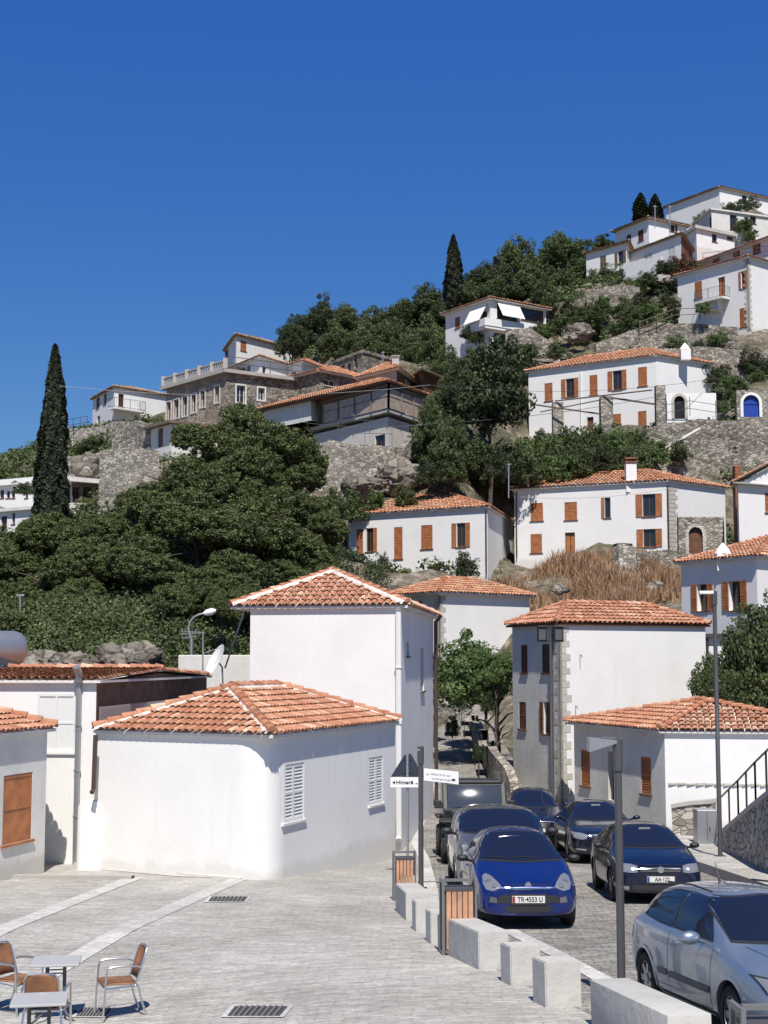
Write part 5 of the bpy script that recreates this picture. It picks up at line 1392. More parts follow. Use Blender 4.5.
def hull(st, L):
    """st rows: (y, w, zsill, zbelt, wtop, ztop) from the nose backwards"""
    bm = bmesh.new(); rings = []
    for (y, w, zs, zb, wt, zt) in st:
        lv = [(w*.86, zs), (w*.985, zs+.10), (w, zs+(zb-zs)*.55), (w*.965, zb-.02), ((w*.94+wt)/2 if zt-zb > .25 else w*.86, zb+(zt-zb)*(.12 if zt-zb > .25 else .5)), (wt, zt-.035 if zt-zb > .25 else zt-.01)]
        ring = {}
        ring['l'] = [bm.verts.new((-x, y, z)) for x, z in lv]; ring['r'] = [bm.verts.new((x, y, z)) for x, z in lv]
        ring['c'] = bm.verts.new((0, y, zt+.01)); ring['b'] = bm.verts.new((0, y, zs)); ring['lv'] = lv
        rings.append(ring)
    n = 6
    for a, b in zip(rings, rings[1:]):
        for k in range(n-1):
            bm.faces.new((a['l'][k], a['l'][k+1], b['l'][k+1], b['l'][k])); bm.faces.new((a['r'][k+1], a['r'][k], b['r'][k], b['r'][k+1]))
        bm.faces.new((a['l'][-1], a['c'], b['c'], b['l'][-1])); bm.faces.new((a['c'], a['r'][-1], b['r'][-1], b['c']))
        bm.faces.new((a['b'], a['l'][0], b['l'][0], b['b'])); bm.faces.new((a['r'][0], a['b'], b['b'], b['r'][0]))
    for ring, flip in ((rings[0], 1), (rings[-1], 0)):
        y = ring['b'].co.y; cs = [ring['b']]+[bm.verts.new((0, y, z)) for x, z in ring['lv'][1:-1]]+[ring['c']]
        for k in range(n-1):
            f1 = [ring['l'][k], cs[k], cs[k+1], ring['l'][k+1]]; f2 = [cs[k], ring['r'][k], ring['r'][k+1], cs[k+1]]
            if not flip: f1.reverse(); f2.reverse()
            bm.faces.new(f1); bm.faces.new(f2)
    me = bpy.data.meshes.new('h'); bm.to_mesh(me); bm.free()
    o = bpy.data.objects.new('h', me); COL.objects.link(o)
    md = o.modifiers.new('s', 'SUBSURF'); md.levels = 3; md.render_levels = 3
    dg = bpy.context.evaluated_depsgraph_get(); m2 = bpy.data.meshes.new_from_object(o.evaluated_get(dg))
    bpy.data.objects.remove(o); bpy.data.meshes.remove(me)
    bm = bmesh.new(); bm.from_mesh(m2); bpy.data.meshes.remove(m2)
    bmesh.ops.recalc_face_normals(bm, faces=bm.faces[:])
    return bm
def lerp_poly(p, t):
    n = len(p)-1; f = t*n; i = min(int(f), n-1); f -= i
    return tuple(a+(b-a)*f for a, b in zip(p[i], p[i+1]))
class Car:
    def __init__(s, name, label, st, L, wheels, wr, arch, pnt, x, y, yaw, rim='rim', wx=None, slope=None, group='parked cars facing the camera', scale=1.0):
        s.root = empty(name, (x, y, gz(x, y)), label, 'car', group, rz=yaw, rx=0, world=False)
        sl = math.atan((gz(x, y+2.3)-gz(x, y-1.3))/3.6)
        s.root.rotation_euler = (sl, 0, yaw); s.root.scale = (scale,)*3
        s.L = L; s.st = st; s.pnt = pnt
        bm = hull(st, L); s.bvh = BVHTree.FromBMesh(bm)
        hw = max(q[1] for q in st)
        for yw in wheels:
            for v in bm.verts:
                if abs(v.co.x) > hw*.55 and v.co.z < 1.0:
                    d = Vector((v.co.y-yw, v.co.z-wr)); l = d.length
                    if abs(l-arch) < .035 and l > 1e-3: d *= arch/l; v.co.y = yw+d.x; v.co.z = wr+d.y
            kill = [f for f in bm.faces if (lambda c: abs(c.x) > hw*.55 and math.hypot(c.y-yw, c.z-wr) < arch-.004)(f.calc_center_median())]
            bmesh.ops.delete(bm, geom=kill, context='FACES')
        me = bpy.data.meshes.new('body'); bm.to_mesh(me); bm.free(); me.materials.append(pnt)
        me.polygons.foreach_set('use_smooth', [True]*len(me.polygons)); link('body', me, s.root)
        well = MB()
        for yw in wheels:
            for sd in (-1, 1):
                lip = MB(); k = 20; x0 = sd*(hw-.05); x1 = sd*(hw-.36)
                for i in range(k):
                    t0, t1 = math.pi*(i/k*1.3-.15), math.pi*((i+1)/k*1.3-.15)
                    a = arch-.004
                    p = [(yw+math.cos(t)*a, wr+math.sin(t)*a) for t in (t0, t1)]
                    well.quad((x0,*p[0]), (x0,*p[1]), (x1,*p[1]), (x1,*p[0]))
                    well.add([(x1,*p[0]), (x1,*p[1]), (x1,yw,wr)], [(0,1,2)])
                    pr = []
                    for t in (t0, t1):
                        for rr in (arch-.012, arch+.03):
                            yy, z = yw+math.cos(t)*rr, wr+math.sin(t)*rr
                            h = s.bvh.ray_cast(Vector((sd*3, yy, z)), Vector((-sd, 0, 0)))[0]
                            if h is None or abs(h.x) < hw*.6: pr = None; break
                            pr.append(Vector((h.x+sd*.012, yy, z)))
                        if pr is None: break
                    if pr and min(p_.z for p_ in pr) > st[len(st)//2][2]+.02:
                        lip.quad(pr[0], pr[1], pr[3], pr[2]); lip.quad(pr[0], pr[2], pr[2]-Vector((sd*.06,0,0)), pr[0]-Vector((sd*.06,0,0)))
                if lip.v: part('arch_lip', lip, pnt, s.root)
        part('wheel_arch', well, M['plastic'], s.root)
        wx = wx or hw-.115
        for yw in wheels:
            for sd in (-1, 1): s.wheel(sd*wx, yw, wr, sd, rim)
    def wheel(s, x, y, r, sd, rim, w=.2):
        mb = MB(); k = 28; prof = [(r*.66,-w/2),(r*.93,-w/2),(r,-w/2+.03),(r,w/2-.03),(r*.93,w/2),(r*.66,w/2)]
        for i in range(k):
            t = 2*math.pi*i/k
            for rr, xx in prof: mb.v.append((x+xx*sd, y+math.cos(t)*rr, r+math.sin(t)*rr))
        n = len(prof)
        for i in range(k):
            for j in range(n-1): mb.f.append((i*n+j, i*n+j+1, ((i+1)%k)*n+j+1, ((i+1)%k)*n+j)); mb.m.append(0)
        wo = link('wheel', None, s.root); wo.empty_display_size = .1
        part('tyre', mb, M['tyre'], wo, 40)
        rm = MB(); xo = x+sd*(w/2-.012)
        for i in range(k):
            t0, t1 = 2*math.pi*i/k, 2*math.pi*(i+1)/k
            for (r0, xa, r1, xb) in ((r*.68, xo, r*.62, xo), (r*.62, xo, r*.6, xo-sd*.09)):
                rm.quad((xa,y+math.cos(t0)*r0,r+math.sin(t0)*r0),(xa,y+math.cos(t1)*r0,r+math.sin(t1)*r0),(xb,y+math.cos(t1)*r1,r+math.sin(t1)*r1),(xb,y+math.cos(t0)*r1,r+math.sin(t0)*r1))
        for i in range(7):
            t = 2*math.pi*i/7; c, sn = math.cos(t), math.sin(t); a, b = .045, .03
            def q(rr, off, xx): return (xx, y+c*rr-sn*off, r+sn*rr+c*off)
            rm.add([q(.02,-a,xo-sd*.01),q(.02,a,xo-sd*.01),q(r*.64,b,xo-sd*.004),q(r*.64,-b,xo-sd*.004),q(.02,-a,xo-sd*.05),q(.02,a,xo-sd*.05),q(r*.64,b,xo-sd*.05),q(r*.64,-b,xo-sd*.05)],
                   [(0,1,2,3),(0,3,7,4),(1,5,6,2),(2,6,7,3)])
        rm.cyl((xo-sd*.05,y,r),(xo+sd*.006,y,r),.06,n=14); rm.cyl((xo-sd*.1,y,r),(xo-sd*.09,y,r),r*.62,n=24)
        part('rim', rm, M[rim], wo, 40)
    def hit(s, view, a, b, sd=1):
        if view == 'f': h = s.bvh.ray_cast(Vector((a, -3, b)), Vector((0,1,0)))
        elif view == 'k': h = s.bvh.ray_cast(Vector((a, s.L+3, b)), Vector((0,-1,0)))
        elif view == 's': h = s.bvh.ray_cast(Vector((sd*3, a, b)), Vector((-sd,0,0)))
        else: h = s.bvh.ray_cast(Vector((a, b, 3)), Vector((0,0,-1)))
        return h[0], h[1]
    def patch(s, name, view, bot, top, mat, off=.006, sd=1, n=14, m=6, parent=None, depth=0):
        mb = MB(); ok = {}
        for j in range(m+1):
            for i in range(n+1):
                a = lerp_poly(bot, i/n); b = lerp_poly(top, i/n); q = tuple(p+(r_-p)*j/m for p, r_ in zip(a, b))
                h, nn = s.hit(view, q[0], q[1], sd)
                if h is None: continue
                ok[i, j] = len(mb.v); mb.v.append(tuple(h+nn*off))
        for j in range(m):
            for i in range(n):
                k = [(i,j),(i+1,j),(i+1,j+1),(i,j+1)]
                if all(c in ok for c in k): mb.f.append(tuple(ok[c] for c in k)); mb.m.append(0)
        if not mb.f: return None
        return part(name, mb, M[mat] if isinstance(mat, str) else mat, parent or s.root, 60)
    def line(s, mb, view, pts, w=.008, off=.004, sd=1, step=.06):
        prev = None
        for a, b in zip(pts, pts[1:]):
            L = math.hypot(b[0]-a[0], b[1]-a[1]); k = max(1, int(L/step)); dx, dy = (b[0]-a[0])/L, (b[1]-a[1])/L; prev = None
            for i in range(k+1):
                p = (a[0]+(b[0]-a[0])*i/k, a[1]+(b[1]-a[1])*i/k)
                A = s.hit(view, p[0]-dy*w/2, p[1]+dx*w/2, sd); B = s.hit(view, p[0]+dy*w/2, p[1]-dx*w/2, sd)
                if A[0] is None or B[0] is None: prev = None; continue
                A = A[0]+A[1]*off; B = B[0]+B[1]*off
                if prev and (prev[0]-A).length < step*4: mb.quad(prev[0], prev[1], B, A)
                prev = (A, B)
    def plate(s, z, text, strip='plate_red', x=0, w=.52, h=.11):
        hy = s.hit('f', x, z)[0]; y = hy.y-.025
        mb = MB(); mb.bbox((x-w/2,y,z-h/2),(x+w/2,y+.02,z+h/2), .004); po = part('number_plate', mb, M['plate'], s.root)
        mb = MB(); mb.box((x-w/2+.004,y-.003,z-h/2+.006),(x-w/2+.045,y-.001,z+h/2-.006)); part('plate_strip', mb, M[strip], po)
        if text: text_mesh(text, .105, 'ink', po, Matrix.Translation((x+.025,y-.003,z-.002)) @ FRONT, bold=.002, sx=.86)
        mb = MB(); mb.box((x-w/2-.03,y+.005,z-h/2-.03),(x+w/2+.03,y+.03,z+h/2+.03)); part('plate_holder', mb, M['plastic'], s.root)
    def mirrors(s, y, z, hw, col, sz=(.2,.14,.12)):
        for sd in (-1,1):
            mb = MB(); bm = bmesh.new(); bmesh.ops.create_icosphere(bm, subdivisions=3, radius=1)
            for v in bm.verts:
                v.co = Vector((sd*(hw+.10)+v.co.x*sz[0]/2, y+(v.co.y*sz[1]/2 if v.co.y < 0 else v.co.y*sz[1]/4), z+v.co.z*sz[2]/2*(1 if abs(v.co.z) < .8 else .95)))
            mb.bm(bm); mb.tube([(sd*(hw-.1), y+.04, z-.06),(sd*(hw+.04), y+.02, z-.03)], .025, 6)
            o = part('wing_mirror', mb, col if not isinstance(col, str) else M[col], s.root, 60)
def std_details(c, hw, side, wins, ws, roof_rail=False, handles=(), seams=(), sill='plastic', door='', trim=None):
    # windscreen (front view polygons) with black border
    bot, top = ws
    c.patch('windscreen_seal', 'f', [(-x*1.03 if 1 else x, z-.02) for x, z in [(abs(p[0]), p[1]) for p in bot]] if False else [(p[0]*1.035, p[1]-.022) for p in bot], [(p[0]*1.035, p[1]+.018) for p in top], 'plastic', .004, n=20, m=12)
    w = c.patch('windscreen', 'f', bot, top, 'carglass', .009, n=20, m=12)
    for sd in (-1, 1):
        for wb, wt in wins:
            cx = sum(p[0] for p in wb+wt)/len(wb+wt); cz = sum(p[1] for p in wb+wt)/len(wb+wt)
            g = lambda P_: [(cx+(p[0]-cx)*1.05, cz+(p[1]-cz)*1.10) for p in P_]
            c.patch('window_seal', 's', g(wb), g(wt), 'plastic', .003, sd)
            c.patch('side_window', 's', wb, wt, 'carglass', .008, sd)
        mb = MB()
        for sm in seams: c.line(mb, 's', sm, .009, .003, sd)
        if mb.f: part('door_seam', mb, M['plastic'], c.root)
        for (y, z) in handles:
            h, n = c.hit('s', y, z, sd)
            mb = MB(); mb.bbox((h.x-.01, y-.09, z-.012), (h.x+.035*1, y+.09, z+.016), .006) if sd > 0 else mb.bbox((h.x-.035, y-.09, z-.012), (h.x+.01, y+.09, z+.016), .006)
            part('door_handle', mb, c.pnt if trim is None else M[trim], c.root)
def lamp_inner(c, x, z, r=.05, parent=None):
    for sd in (-1, 1):
        h, n = c.hit('f', sd*x, z)
        if h is None: continue
        mb = MB(); p = h+n*.009; mb.cyl(p, p+n*.004, r*.7, n=16); part('reflector', mb, M['rim'], parent or c.root)
def pair(c, name, bot, top, mat, off=.007, **k):
    for sd in (-1, 1): c.patch(name, 'f', [(p[0]*sd, p[1]) for p in bot], [(p[0]*sd, p[1]) for p in top], mat, off, **k)
def wipers(c, z0, xs):
    mb = MB()
    for x0, x1, z1 in xs:
        pts = []
        for i in range(8):
            t = i/7; h, n = c.hit('f', x0+(x1-x0)*t, z0+(z1-z0)*t)
            if h is None: continue
            pts.append(h+n*.022)
        if len(pts) > 1: mb.tube(pts, .007, 5)
    part('wiper', mb, M['plastic'], c.root)

# bright blue hatchback
blue = paint('bright_blue_paint', (.005,.018,.135), .25, .26)
st = [(.0,.60,.24,.60,.42,.66),(.05,.70,.21,.64,.5,.70),(.18,.78,.20,.70,.56,.76),(.5,.83,.19,.80,.60,.87),(.85,.84,.19,.90,.64,.985),(1.02,.84,.19,.93,.66,1.04),(1.15,.84,.19,.94,.655,1.10),
      (1.75,.84,.19,.955,.60,1.43),(1.95,.84,.19,.955,.595,1.485),(2.5,.84,.19,.965,.57,1.50),(3.2,.84,.19,.985,.56,1.475),(3.6,.83,.20,1.0,.53,1.42),(3.8,.81,.22,1.0,.50,1.30),(3.95,.78,.26,.92,.6,1.02),(4.03,.70,.32,.80,.55,.86)]
c = Car('parked_car', 'bright blue hatchback at the front of the left row with a full white number plate', st, 4.03, (.82, 3.33), .30, .36, blue, 2.49, 25.5, R(1), scale=1.09)
std_details(c, .84, None, [([(1.28,.99),(2.2,1.0)], [(1.72,1.32),(2.2,1.42)]), ([(2.28,1.0),(3.35,1.06)], [(2.28,1.425),(3.2,1.36)])],
    ([(-.68,1.03),(0,1.0),(.68,1.03)], [(-.55,1.40),(0,1.43),(.55,1.40)]), handles=[(2.1,.86)], seams=[[(1.22,.3),(1.18,.9)],[(2.26,.26),(2.26,.95)],[(1.22,.3),(2.26,.26)]])
pair(c, 'headlamp', [(.42,.66),(.55,.60),(.66,.62),(.70,.70)], [(.46,.72),(.56,.81),(.64,.84),(.695,.80)], 'lens', .008)
lamp_inner(c, .53, .68, .07); lamp_inner(c, .62, .74, .07)
c.patch('lower_grille', 'f', [(-.34,.27),(.34,.27)], [(-.38,.38),(.38,.38)], 'plastic', .006); c.patch('bumper_band', 'f', [(-.5,.42),(.5,.42)], [(-.46,.54),(.46,.54)], 'plastic', .004)
c.patch('upper_strip', 'f', [(-.36,.635),(0,.615),(.36,.635)], [(-.37,.66),(0,.645),(.37,.66)], 'chrome', .008); pair(c, 'fog_lamp', [(.50,.42),(.62,.43)], [(.5,.5),(.6,.52)], 'lens_d', .006)
h = c.hit('f', 0, .69)[0]; mb = MB(); mb.cyl((0,h.y-.02,.69),(0,h.y+.02,.70),.05,n=20); part('badge', mb, M['chrome'], c.root, 40)
c.plate(.475, 'TR·4553 U'); c.mirrors(1.42, 1.02, .84, 'plastic'); wipers(c, 1.03, [(-.1,-.6,1.05),(.3,-.1,1.05)])
mb = MB(); 
for sx in (-.34,.34): c.line(mb, 't', [(sx*.9,.25),(sx*1.55,.95)], .01, .003)
c.line(mb, 'f', [(-.6,.845),(-.35,.70),(.35,.70),(.6,.845)], .008, .003); part('bonnet_seam', mb, M['plastic'], c.root)
mb = MB(); h, n = c.hit('f', -.12, 1.36); p = h+n*.012; mb.box((p.x-.18,p.y-.0,p.z-.03),(p.x+.18,p.y+.006,p.z)); part('sun_strip', mb, M['lens'], c.root)

# grey hatchback / mpv behind it
grey = paint('grey_metallic_paint', (.16,.155,.15), .6, .35)
st = [(.0,.66,.26,.70,.45,.76),(.06,.76,.22,.76,.52,.82),(.2,.84,.20,.82,.6,.88),(.55,.88,.19,.92,.66,.98),(.9,.885,.19,1.0,.72,1.07),(1.08,.885,.19,1.02,.74,1.13),(1.2,.885,.19,1.02,.73,1.2),
      (1.75,.885,.19,1.03,.77,1.49),(1.9,.885,.19,1.03,.78,1.53),(2.6,.885,.19,1.03,.78,1.55),(3.4,.885,.19,1.05,.77,1.53),(3.9,.88,.2,1.06,.63,1.52),(4.1,.86,.22,1.05,.60,1.38),(4.22,.82,.28,1.0,.68,1.06),(4.28,.74,.34,.86,.6,.92)]
c = Car('parked_car', 'dusty grey boxy car parked directly behind the bright blue one', st, 4.28, (.88, 3.5), .32, .385, grey, 2.56, 30.8, R(0), scale=1.19)
std_details(c, .885, None, [([(1.4,1.06),(2.4,1.07)], [(1.85,1.40),(2.4,1.45)]), ([(2.48,1.07),(3.4,1.09)], [(2.48,1.455),(3.4,1.44)]), ([(3.48,1.09),(3.95,1.14)], [(3.48,1.44),(3.82,1.40)])],
    ([(-.76,1.10),(0,1.08),(.76,1.10)], [(-.70,1.445),(0,1.475),(.70,1.445)]), handles=[(2.25,.95),(3.3,.97)], seams=[[(1.3,.3),(1.28,1.0)],[(2.44,.26),(2.44,1.05)],[(3.44,.5),(3.44,1.05)],[(1.3,.3),(3.1,.26)]])
pair(c, 'headlamp', [(.45,.74),(.6,.72),(.74,.76)], [(.48,.84),(.6,.88),(.76,.9)], 'lens', .008); c.patch('grille', 'f', [(-.4,.56),(.4,.56)], [(-.4,.7),(.4,.7)], 'plastic'); c.plate(.48, '')
c.mirrors(1.52, 1.09, .885, 'plastic', (.22,.16,.15)); wipers(c, 1.11, [(-.05,-.65,1.13),(.55,-.02,1.13)])
mb = MB()
for sd in (-1, 1):     # pale pillars beside the windscreen
    c.line(mb, 'f', [(sd*.78,1.12),(sd*.73,1.44)], .035, .012)
part('pillar_trim', mb, M['lens'], c.root)

# dark saloon at the end behind the jeep
navy = paint('navy_paint', (.010,.016,.045), .3, .25)
sedan = [(.0,.62,.26,.62,.42,.68),(.06,.74,.22,.66,.5,.73),(.2,.83,.20,.70,.58,.78),(.6,.89,.19,.80,.64,.87),(1.1,.90,.19,.88,.68,.95),(1.38,.90,.19,.90,.70,1.0),(1.5,.90,.19,.91,.69,1.06),
      (2.1,.90,.19,.93,.60,1.36),(2.35,.90,.19,.93,.585,1.42),(2.9,.90,.19,.94,.59,1.45),(3.5,.90,.19,.95,.58,1.41),(3.95,.89,.2,.96,.6,1.22),(4.2,.88,.2,.97,.66,1.08),(4.5,.85,.24,.95,.66,1.02),(4.68,.78,.32,.85,.55,.92)]
swins = [([(1.72,.98),(2.62,.99)], [(2.15,1.27),(2.62,1.36)]), ([(2.7,.99),(3.65,1.01)], [(2.7,1.365),(3.4,1.31)])]
c = Car('parked_car', 'dark blue saloon half hidden between the jeep and the black saloon', sedan, 4.68, (.88, 3.65), .315, .375, navy, 4.72, 45.6, R(-3), scale=1.05)
std_details(c, .9, None, swins, ([(-.74,1.0),(0,.98),(.74,1.0)], [(-.58,1.35),(0,1.38),(.58,1.35)]), handles=[(2.45,.87),(3.5,.88)], seams=[[(1.62,.3),(1.6,.93)],[(2.66,.26),(2.66,.97)],[(1.62,.3),(3.3,.26)]])
pair(c, 'headlamp', [(.5,.62),(.62,.60),(.76,.64)], [(.52,.70),(.62,.73),(.8,.74)], 'lens', .008); c.patch('grille', 'f', [(-.36,.48),(.36,.48)], [(-.4,.64),(.4,.64)], 'chrome'); c.plate(.42, ''); c.mirrors(1.78, 1.02, .9, navy)
# black executive saloon
blk = paint('black_paint', (.010,.013,.028), .3, .22)
c = Car('parked_car', 'black saloon with a wide chrome grille parked behind the dark blue hatchback', sedan, 4.75, (.88, 3.65), .325, .385, blk, 6.08, 40.2, R(-1), scale=1.13)
std_details(c, .9, None, swins, ([(-.74,1.0),(0,.98),(.74,1.0)], [(-.58,1.35),(0,1.38),(.58,1.35)]), handles=[(2.45,.87),(3.5,.88)], seams=[[(1.62,.3),(1.6,.93)],[(2.66,.26),(2.66,.97)],[(1.62,.3),(3.3,.26)]])
pair(c, 'headlamp', [(.48,.60),(.6,.58),(.78,.62)], [(.46,.69),(.6,.73),(.81,.75)], 'lens', .009)
g = c.patch('grille_surround', 'f', [(-.36,.50),(0,.47),(.36,.50)], [(-.42,.70),(0,.71),(.42,.70)], 'chrome', .008); c.patch('grille', 'f', [(-.33,.515),(0,.49),(.33,.515)], [(-.385,.685),(0,.69),(.385,.685)], 'plastic', .014)
mb = MB(); [c.line(mb, 'f', [(-.35,z),(.35,z)], .012, .02) for z in (.54,.58,.62,.66)]; c.line(mb, 'f', [(0,.5),(0,.68)], .014, .02); part('grille_bar', mb, M['chrome'], c.root)
pair(c, 'fog_lamp', [(.5,.32),(.72,.34)], [(.5,.36),(.74,.38)], 'lens', .008); c.patch('lower_intake', 'f', [(-.36,.28),(.36,.28)], [(-.4,.36),(.4,.36)], 'plastic'); c.plate(.42, '')
c.mirrors(1.78, 1.02, .9, blk); wipers(c, 1.0, [(-.05,-.65,1.02),(.55,-.02,1.02)])
mb = MB(); h, n = c.hit('f', 0, 1.31); p = h+n*.012; mb.bbox((p.x-.12,p.y-.01,p.z-.02),(p.x+.12,p.y+.01,p.z+.02), .008); part('rear_view_mirror', mb, M['lens'], c.root)

# dark blue hatchback front right
dkb = paint('dark_blue_paint', (.006,.010,.034), .3, .25)
st = [(.0,.64,.24,.62,.45,.67),(.05,.74,.2,.66,.52,.71),(.18,.82,.19,.70,.6,.76),(.55,.86,.18,.82,.66,.88),(1.0,.87,.18,.90,.70,.97),(1.2,.87,.18,.92,.71,1.02),(1.32,.87,.18,.92,.7,1.08),
      (1.9,.87,.18,.93,.62,1.38),(2.1,.87,.18,.93,.61,1.425),(2.6,.87,.18,.94,.61,1.445),(3.4,.87,.18,.96,.6,1.41),(3.75,.865,.19,.97,.575,1.34),(3.95,.85,.22,.98,.58,1.2),(4.1,.81,.28,.92,.62,.98),(4.16,.74,.34,.8,.55,.86)]
c = Car('parked_car', 'dark blue hatchback with a round chrome badge on its nose behind the grey lamp post', st, 4.16, (.85, 3.38), .31, .37, dkb, 5.56, 29.7, R(-1), scale=1.055)
std_details(c, .87, None, [([(1.5,.97),(2.3,.98)], [(1.95,1.28),(2.3,1.36)]), ([(2.38,.98),(3.2,1.0)], [(2.38,1.365),(3.15,1.33)]), ([(3.27,1.01),(3.62,1.05)], [(3.27,1.32),(3.5,1.28)])],
    ([(-.70,1.015),(0,.995),(.70,1.015)], [(-.57,1.365),(0,1.39),(.57,1.365)]), handles=[(2.15,.86),(3.1,.87)], seams=[[(1.42,.3),(1.4,.9)],[(2.34,.26),(2.34,.96)],[(3.24,.5),(3.24,.97)],[(1.42,.3),(3.0,.26)]])
pair(c, 'headlamp', [(.43,.60),(.55,.59),(.74,.61)], [(.43,.71),(.55,.74),(.74,.75)], 'lens', .009); lamp_inner(c, .52, .66, .045)
c.patch('grille', 'f', [(-.38,.60),(.38,.60)], [(-.38,.69),(.38,.69)], 'plastic', .005)
mb = MB(); [c.line(mb, 'f', [(-.38,z),(.38,z)], .01, .012) for z in (.625,.665)]; part('grille_bar', mb, M['chrome'], c.root)
h = c.hit('f', 0, .65)[0]; mb = MB(); mb.cyl((0,h.y-.03,.65),(0,h.y+.02,.65),.062,n=22); part('badge', mb, M['chrome'], c.root, 40)
c.patch('lower_intake', 'f', [(-.5,.26),(.5,.26)], [(-.55,.36),(.55,.36)], 'plastic'); pair(c, 'fog_lamp', [(.6,.27),(.7,.28)], [(.6,.34),(.7,.35)], 'lens', .009)
c.plate(.47, 'AA·122', 'plate_blue'); c.mirrors(1.62, 1.01, .87, 'plastic'); wipers(c, 1.015, [(-.05,-.62,1.035),(.55,-.02,1.035)])
mb = MB(); h, n = c.hit('f', 0, 1.32); p = h+n*.012; mb.bbox((p.x-.12,p.y-.01,p.z-.02),(p.x+.12,p.y+.01,p.z+.02), .008); mb.tube([p, p-Vector((0,0.02,.12))+n*.03], .004, 5)
bm = bmesh.new(); bmesh.ops.create_icosphere(bm, subdivisions=2, radius=.03); mb.bm(bm, 0, Matrix.Translation(p-Vector((0,.06,.16))+n*.03)); part('hanging_charm', mb, M['lens'], c.root)
mb = MB(); c.line(mb, 'f', [(-.7,.755),(-.42,.735),(.42,.735),(.7,.755)], .008, .003); part('bonnet_seam', mb, M['plastic'], c.root)

# silver blue hatchback, nearest
silv = paint('silver_blue_paint', (.27,.33,.41), .65, .33)
st = [(.0,.62,.24,.60,.42,.68),(.05,.73,.2,.66,.5,.73),(.2,.82,.18,.72,.58,.80),(.55,.875,.18,.82,.64,.90),(.95,.885,.18,.90,.69,.985),(1.12,.885,.18,.93,.70,1.03),(1.25,.885,.18,.94,.69,1.10),
      (1.8,.885,.18,.96,.645,1.41),(2.0,.885,.18,.965,.635,1.47),(2.6,.885,.18,.975,.635,1.495),(3.2,.885,.18,1.0,.625,1.48),(3.62,.88,.19,1.03,.61,1.445),(3.82,.87,.2,1.04,.58,1.34),(3.93,.86,.22,1.02,.56,1.08),(4.12,.82,.28,.9,.6,.92),(4.2,.74,.34,.8,.55,.84)]
c = Car('parked_car', 'silver blue hatchback nearest the camera with grey side rubbing strips', st, 4.2, (.84, 3.46), .315, .375, silv, 4.62, 14.9, R(9.5))
std_details(c, .885, None, [([(1.45,1.0),(2.05,1.01),(2.62,1.02)], [(1.75,1.22),(2.1,1.37),(2.62,1.39)]), ([(2.68,1.02),(3.1,1.03),(3.66,1.07)], [(2.68,1.39),(3.1,1.38),(3.55,1.30)])],
    ([(-.68,1.035),(0,1.01),(.68,1.035)], [(-.57,1.39),(0,1.42),(.57,1.39)]), handles=[(2.42,.87)], seams=[[(1.36,.3),(1.34,.92)],[(2.63,.24),(2.66,.98)],[(1.36,.3),(2.63,.24)],[(2.9,.60),(3.0,.75)]])
pair(c, 'headlamp_surround', [(.38,.585),(.55,.565),(.76,.63)], [(.39,.71),(.6,.765),(.80,.79)], 'plastic', .005, n=20); pair(c, 'headlamp', [(.40,.60),(.55,.585),(.745,.645)], [(.41,.69),(.6,.745),(.78,.77)], 'lens', .009, n=20); lamp_inner(c, .5, .655, .08); lamp_inner(c, .66, .70, .085)
for sd in (-1, 1):
    c.patch('rubbing_strip', 's', [(1.38,.46),(2.6,.46)], [(1.38,.53),(2.6,.53)], 'dust', .012, sd); c.patch('rubbing_strip', 's', [(2.68,.46),(2.98,.46)], [(2.68,.53),(2.98,.53)], 'dust', .012, sd)
    c.patch('sill_trim', 's', [(1.3,.21),(3.0,.21)], [(1.3,.27),(3.0,.27)], silv, .02, sd)
    c.patch('fuel_flap_seam', 's', [(3.42,.80),(3.6,.80)], [(3.42,.81),(3.6,.81)], 'plastic', .003, sd) if sd > 0 else None
c.patch('bumper_insert', 'f', [(-.7,.36),(.7,.36)], [(-.72,.46),(.72,.46)], 'dust', .006); c.patch('lower_intake', 'f', [(-.5,.22),(.5,.22)], [(-.5,.33),(.5,.33)], 'plastic', .006)
c.patch('grille', 'f', [(-.28,.55),(.28,.55)], [(-.3,.62),(.3,.62)], 'plastic'); c.plate(.42, ''); c.mirrors(1.6, 1.02, .89, silv, (.24,.16,.16)); wipers(c, 1.035, [(-.3,-.05,1.05),(.1,.6,1.05)])
mb = MB()
for sd in (-1, 1): c.line(mb, 't', [(sd*.36,.3),(sd*.6,1.0)], .01, .003)
part('bonnet_seam', mb, M['plastic'], c.root)
mb = MB(); 
for sd in (-1,1): mb = MB(); mb.tube([(sd*.55,2.0,1.465),(sd*.545,2.6,1.49),(sd*.54,3.4,1.46)], .012, 6); part('roof_strip', mb, M['plastic'], c.root)
mb = MB(); h = Vector((0,3.1,1.47)); mb.tube([h, h+Vector((0,.04,.05)), h+Vector((0,.12,.22))], [.02,.012,.004], 6); part('aerial', mb, M['plastic'], c.root)

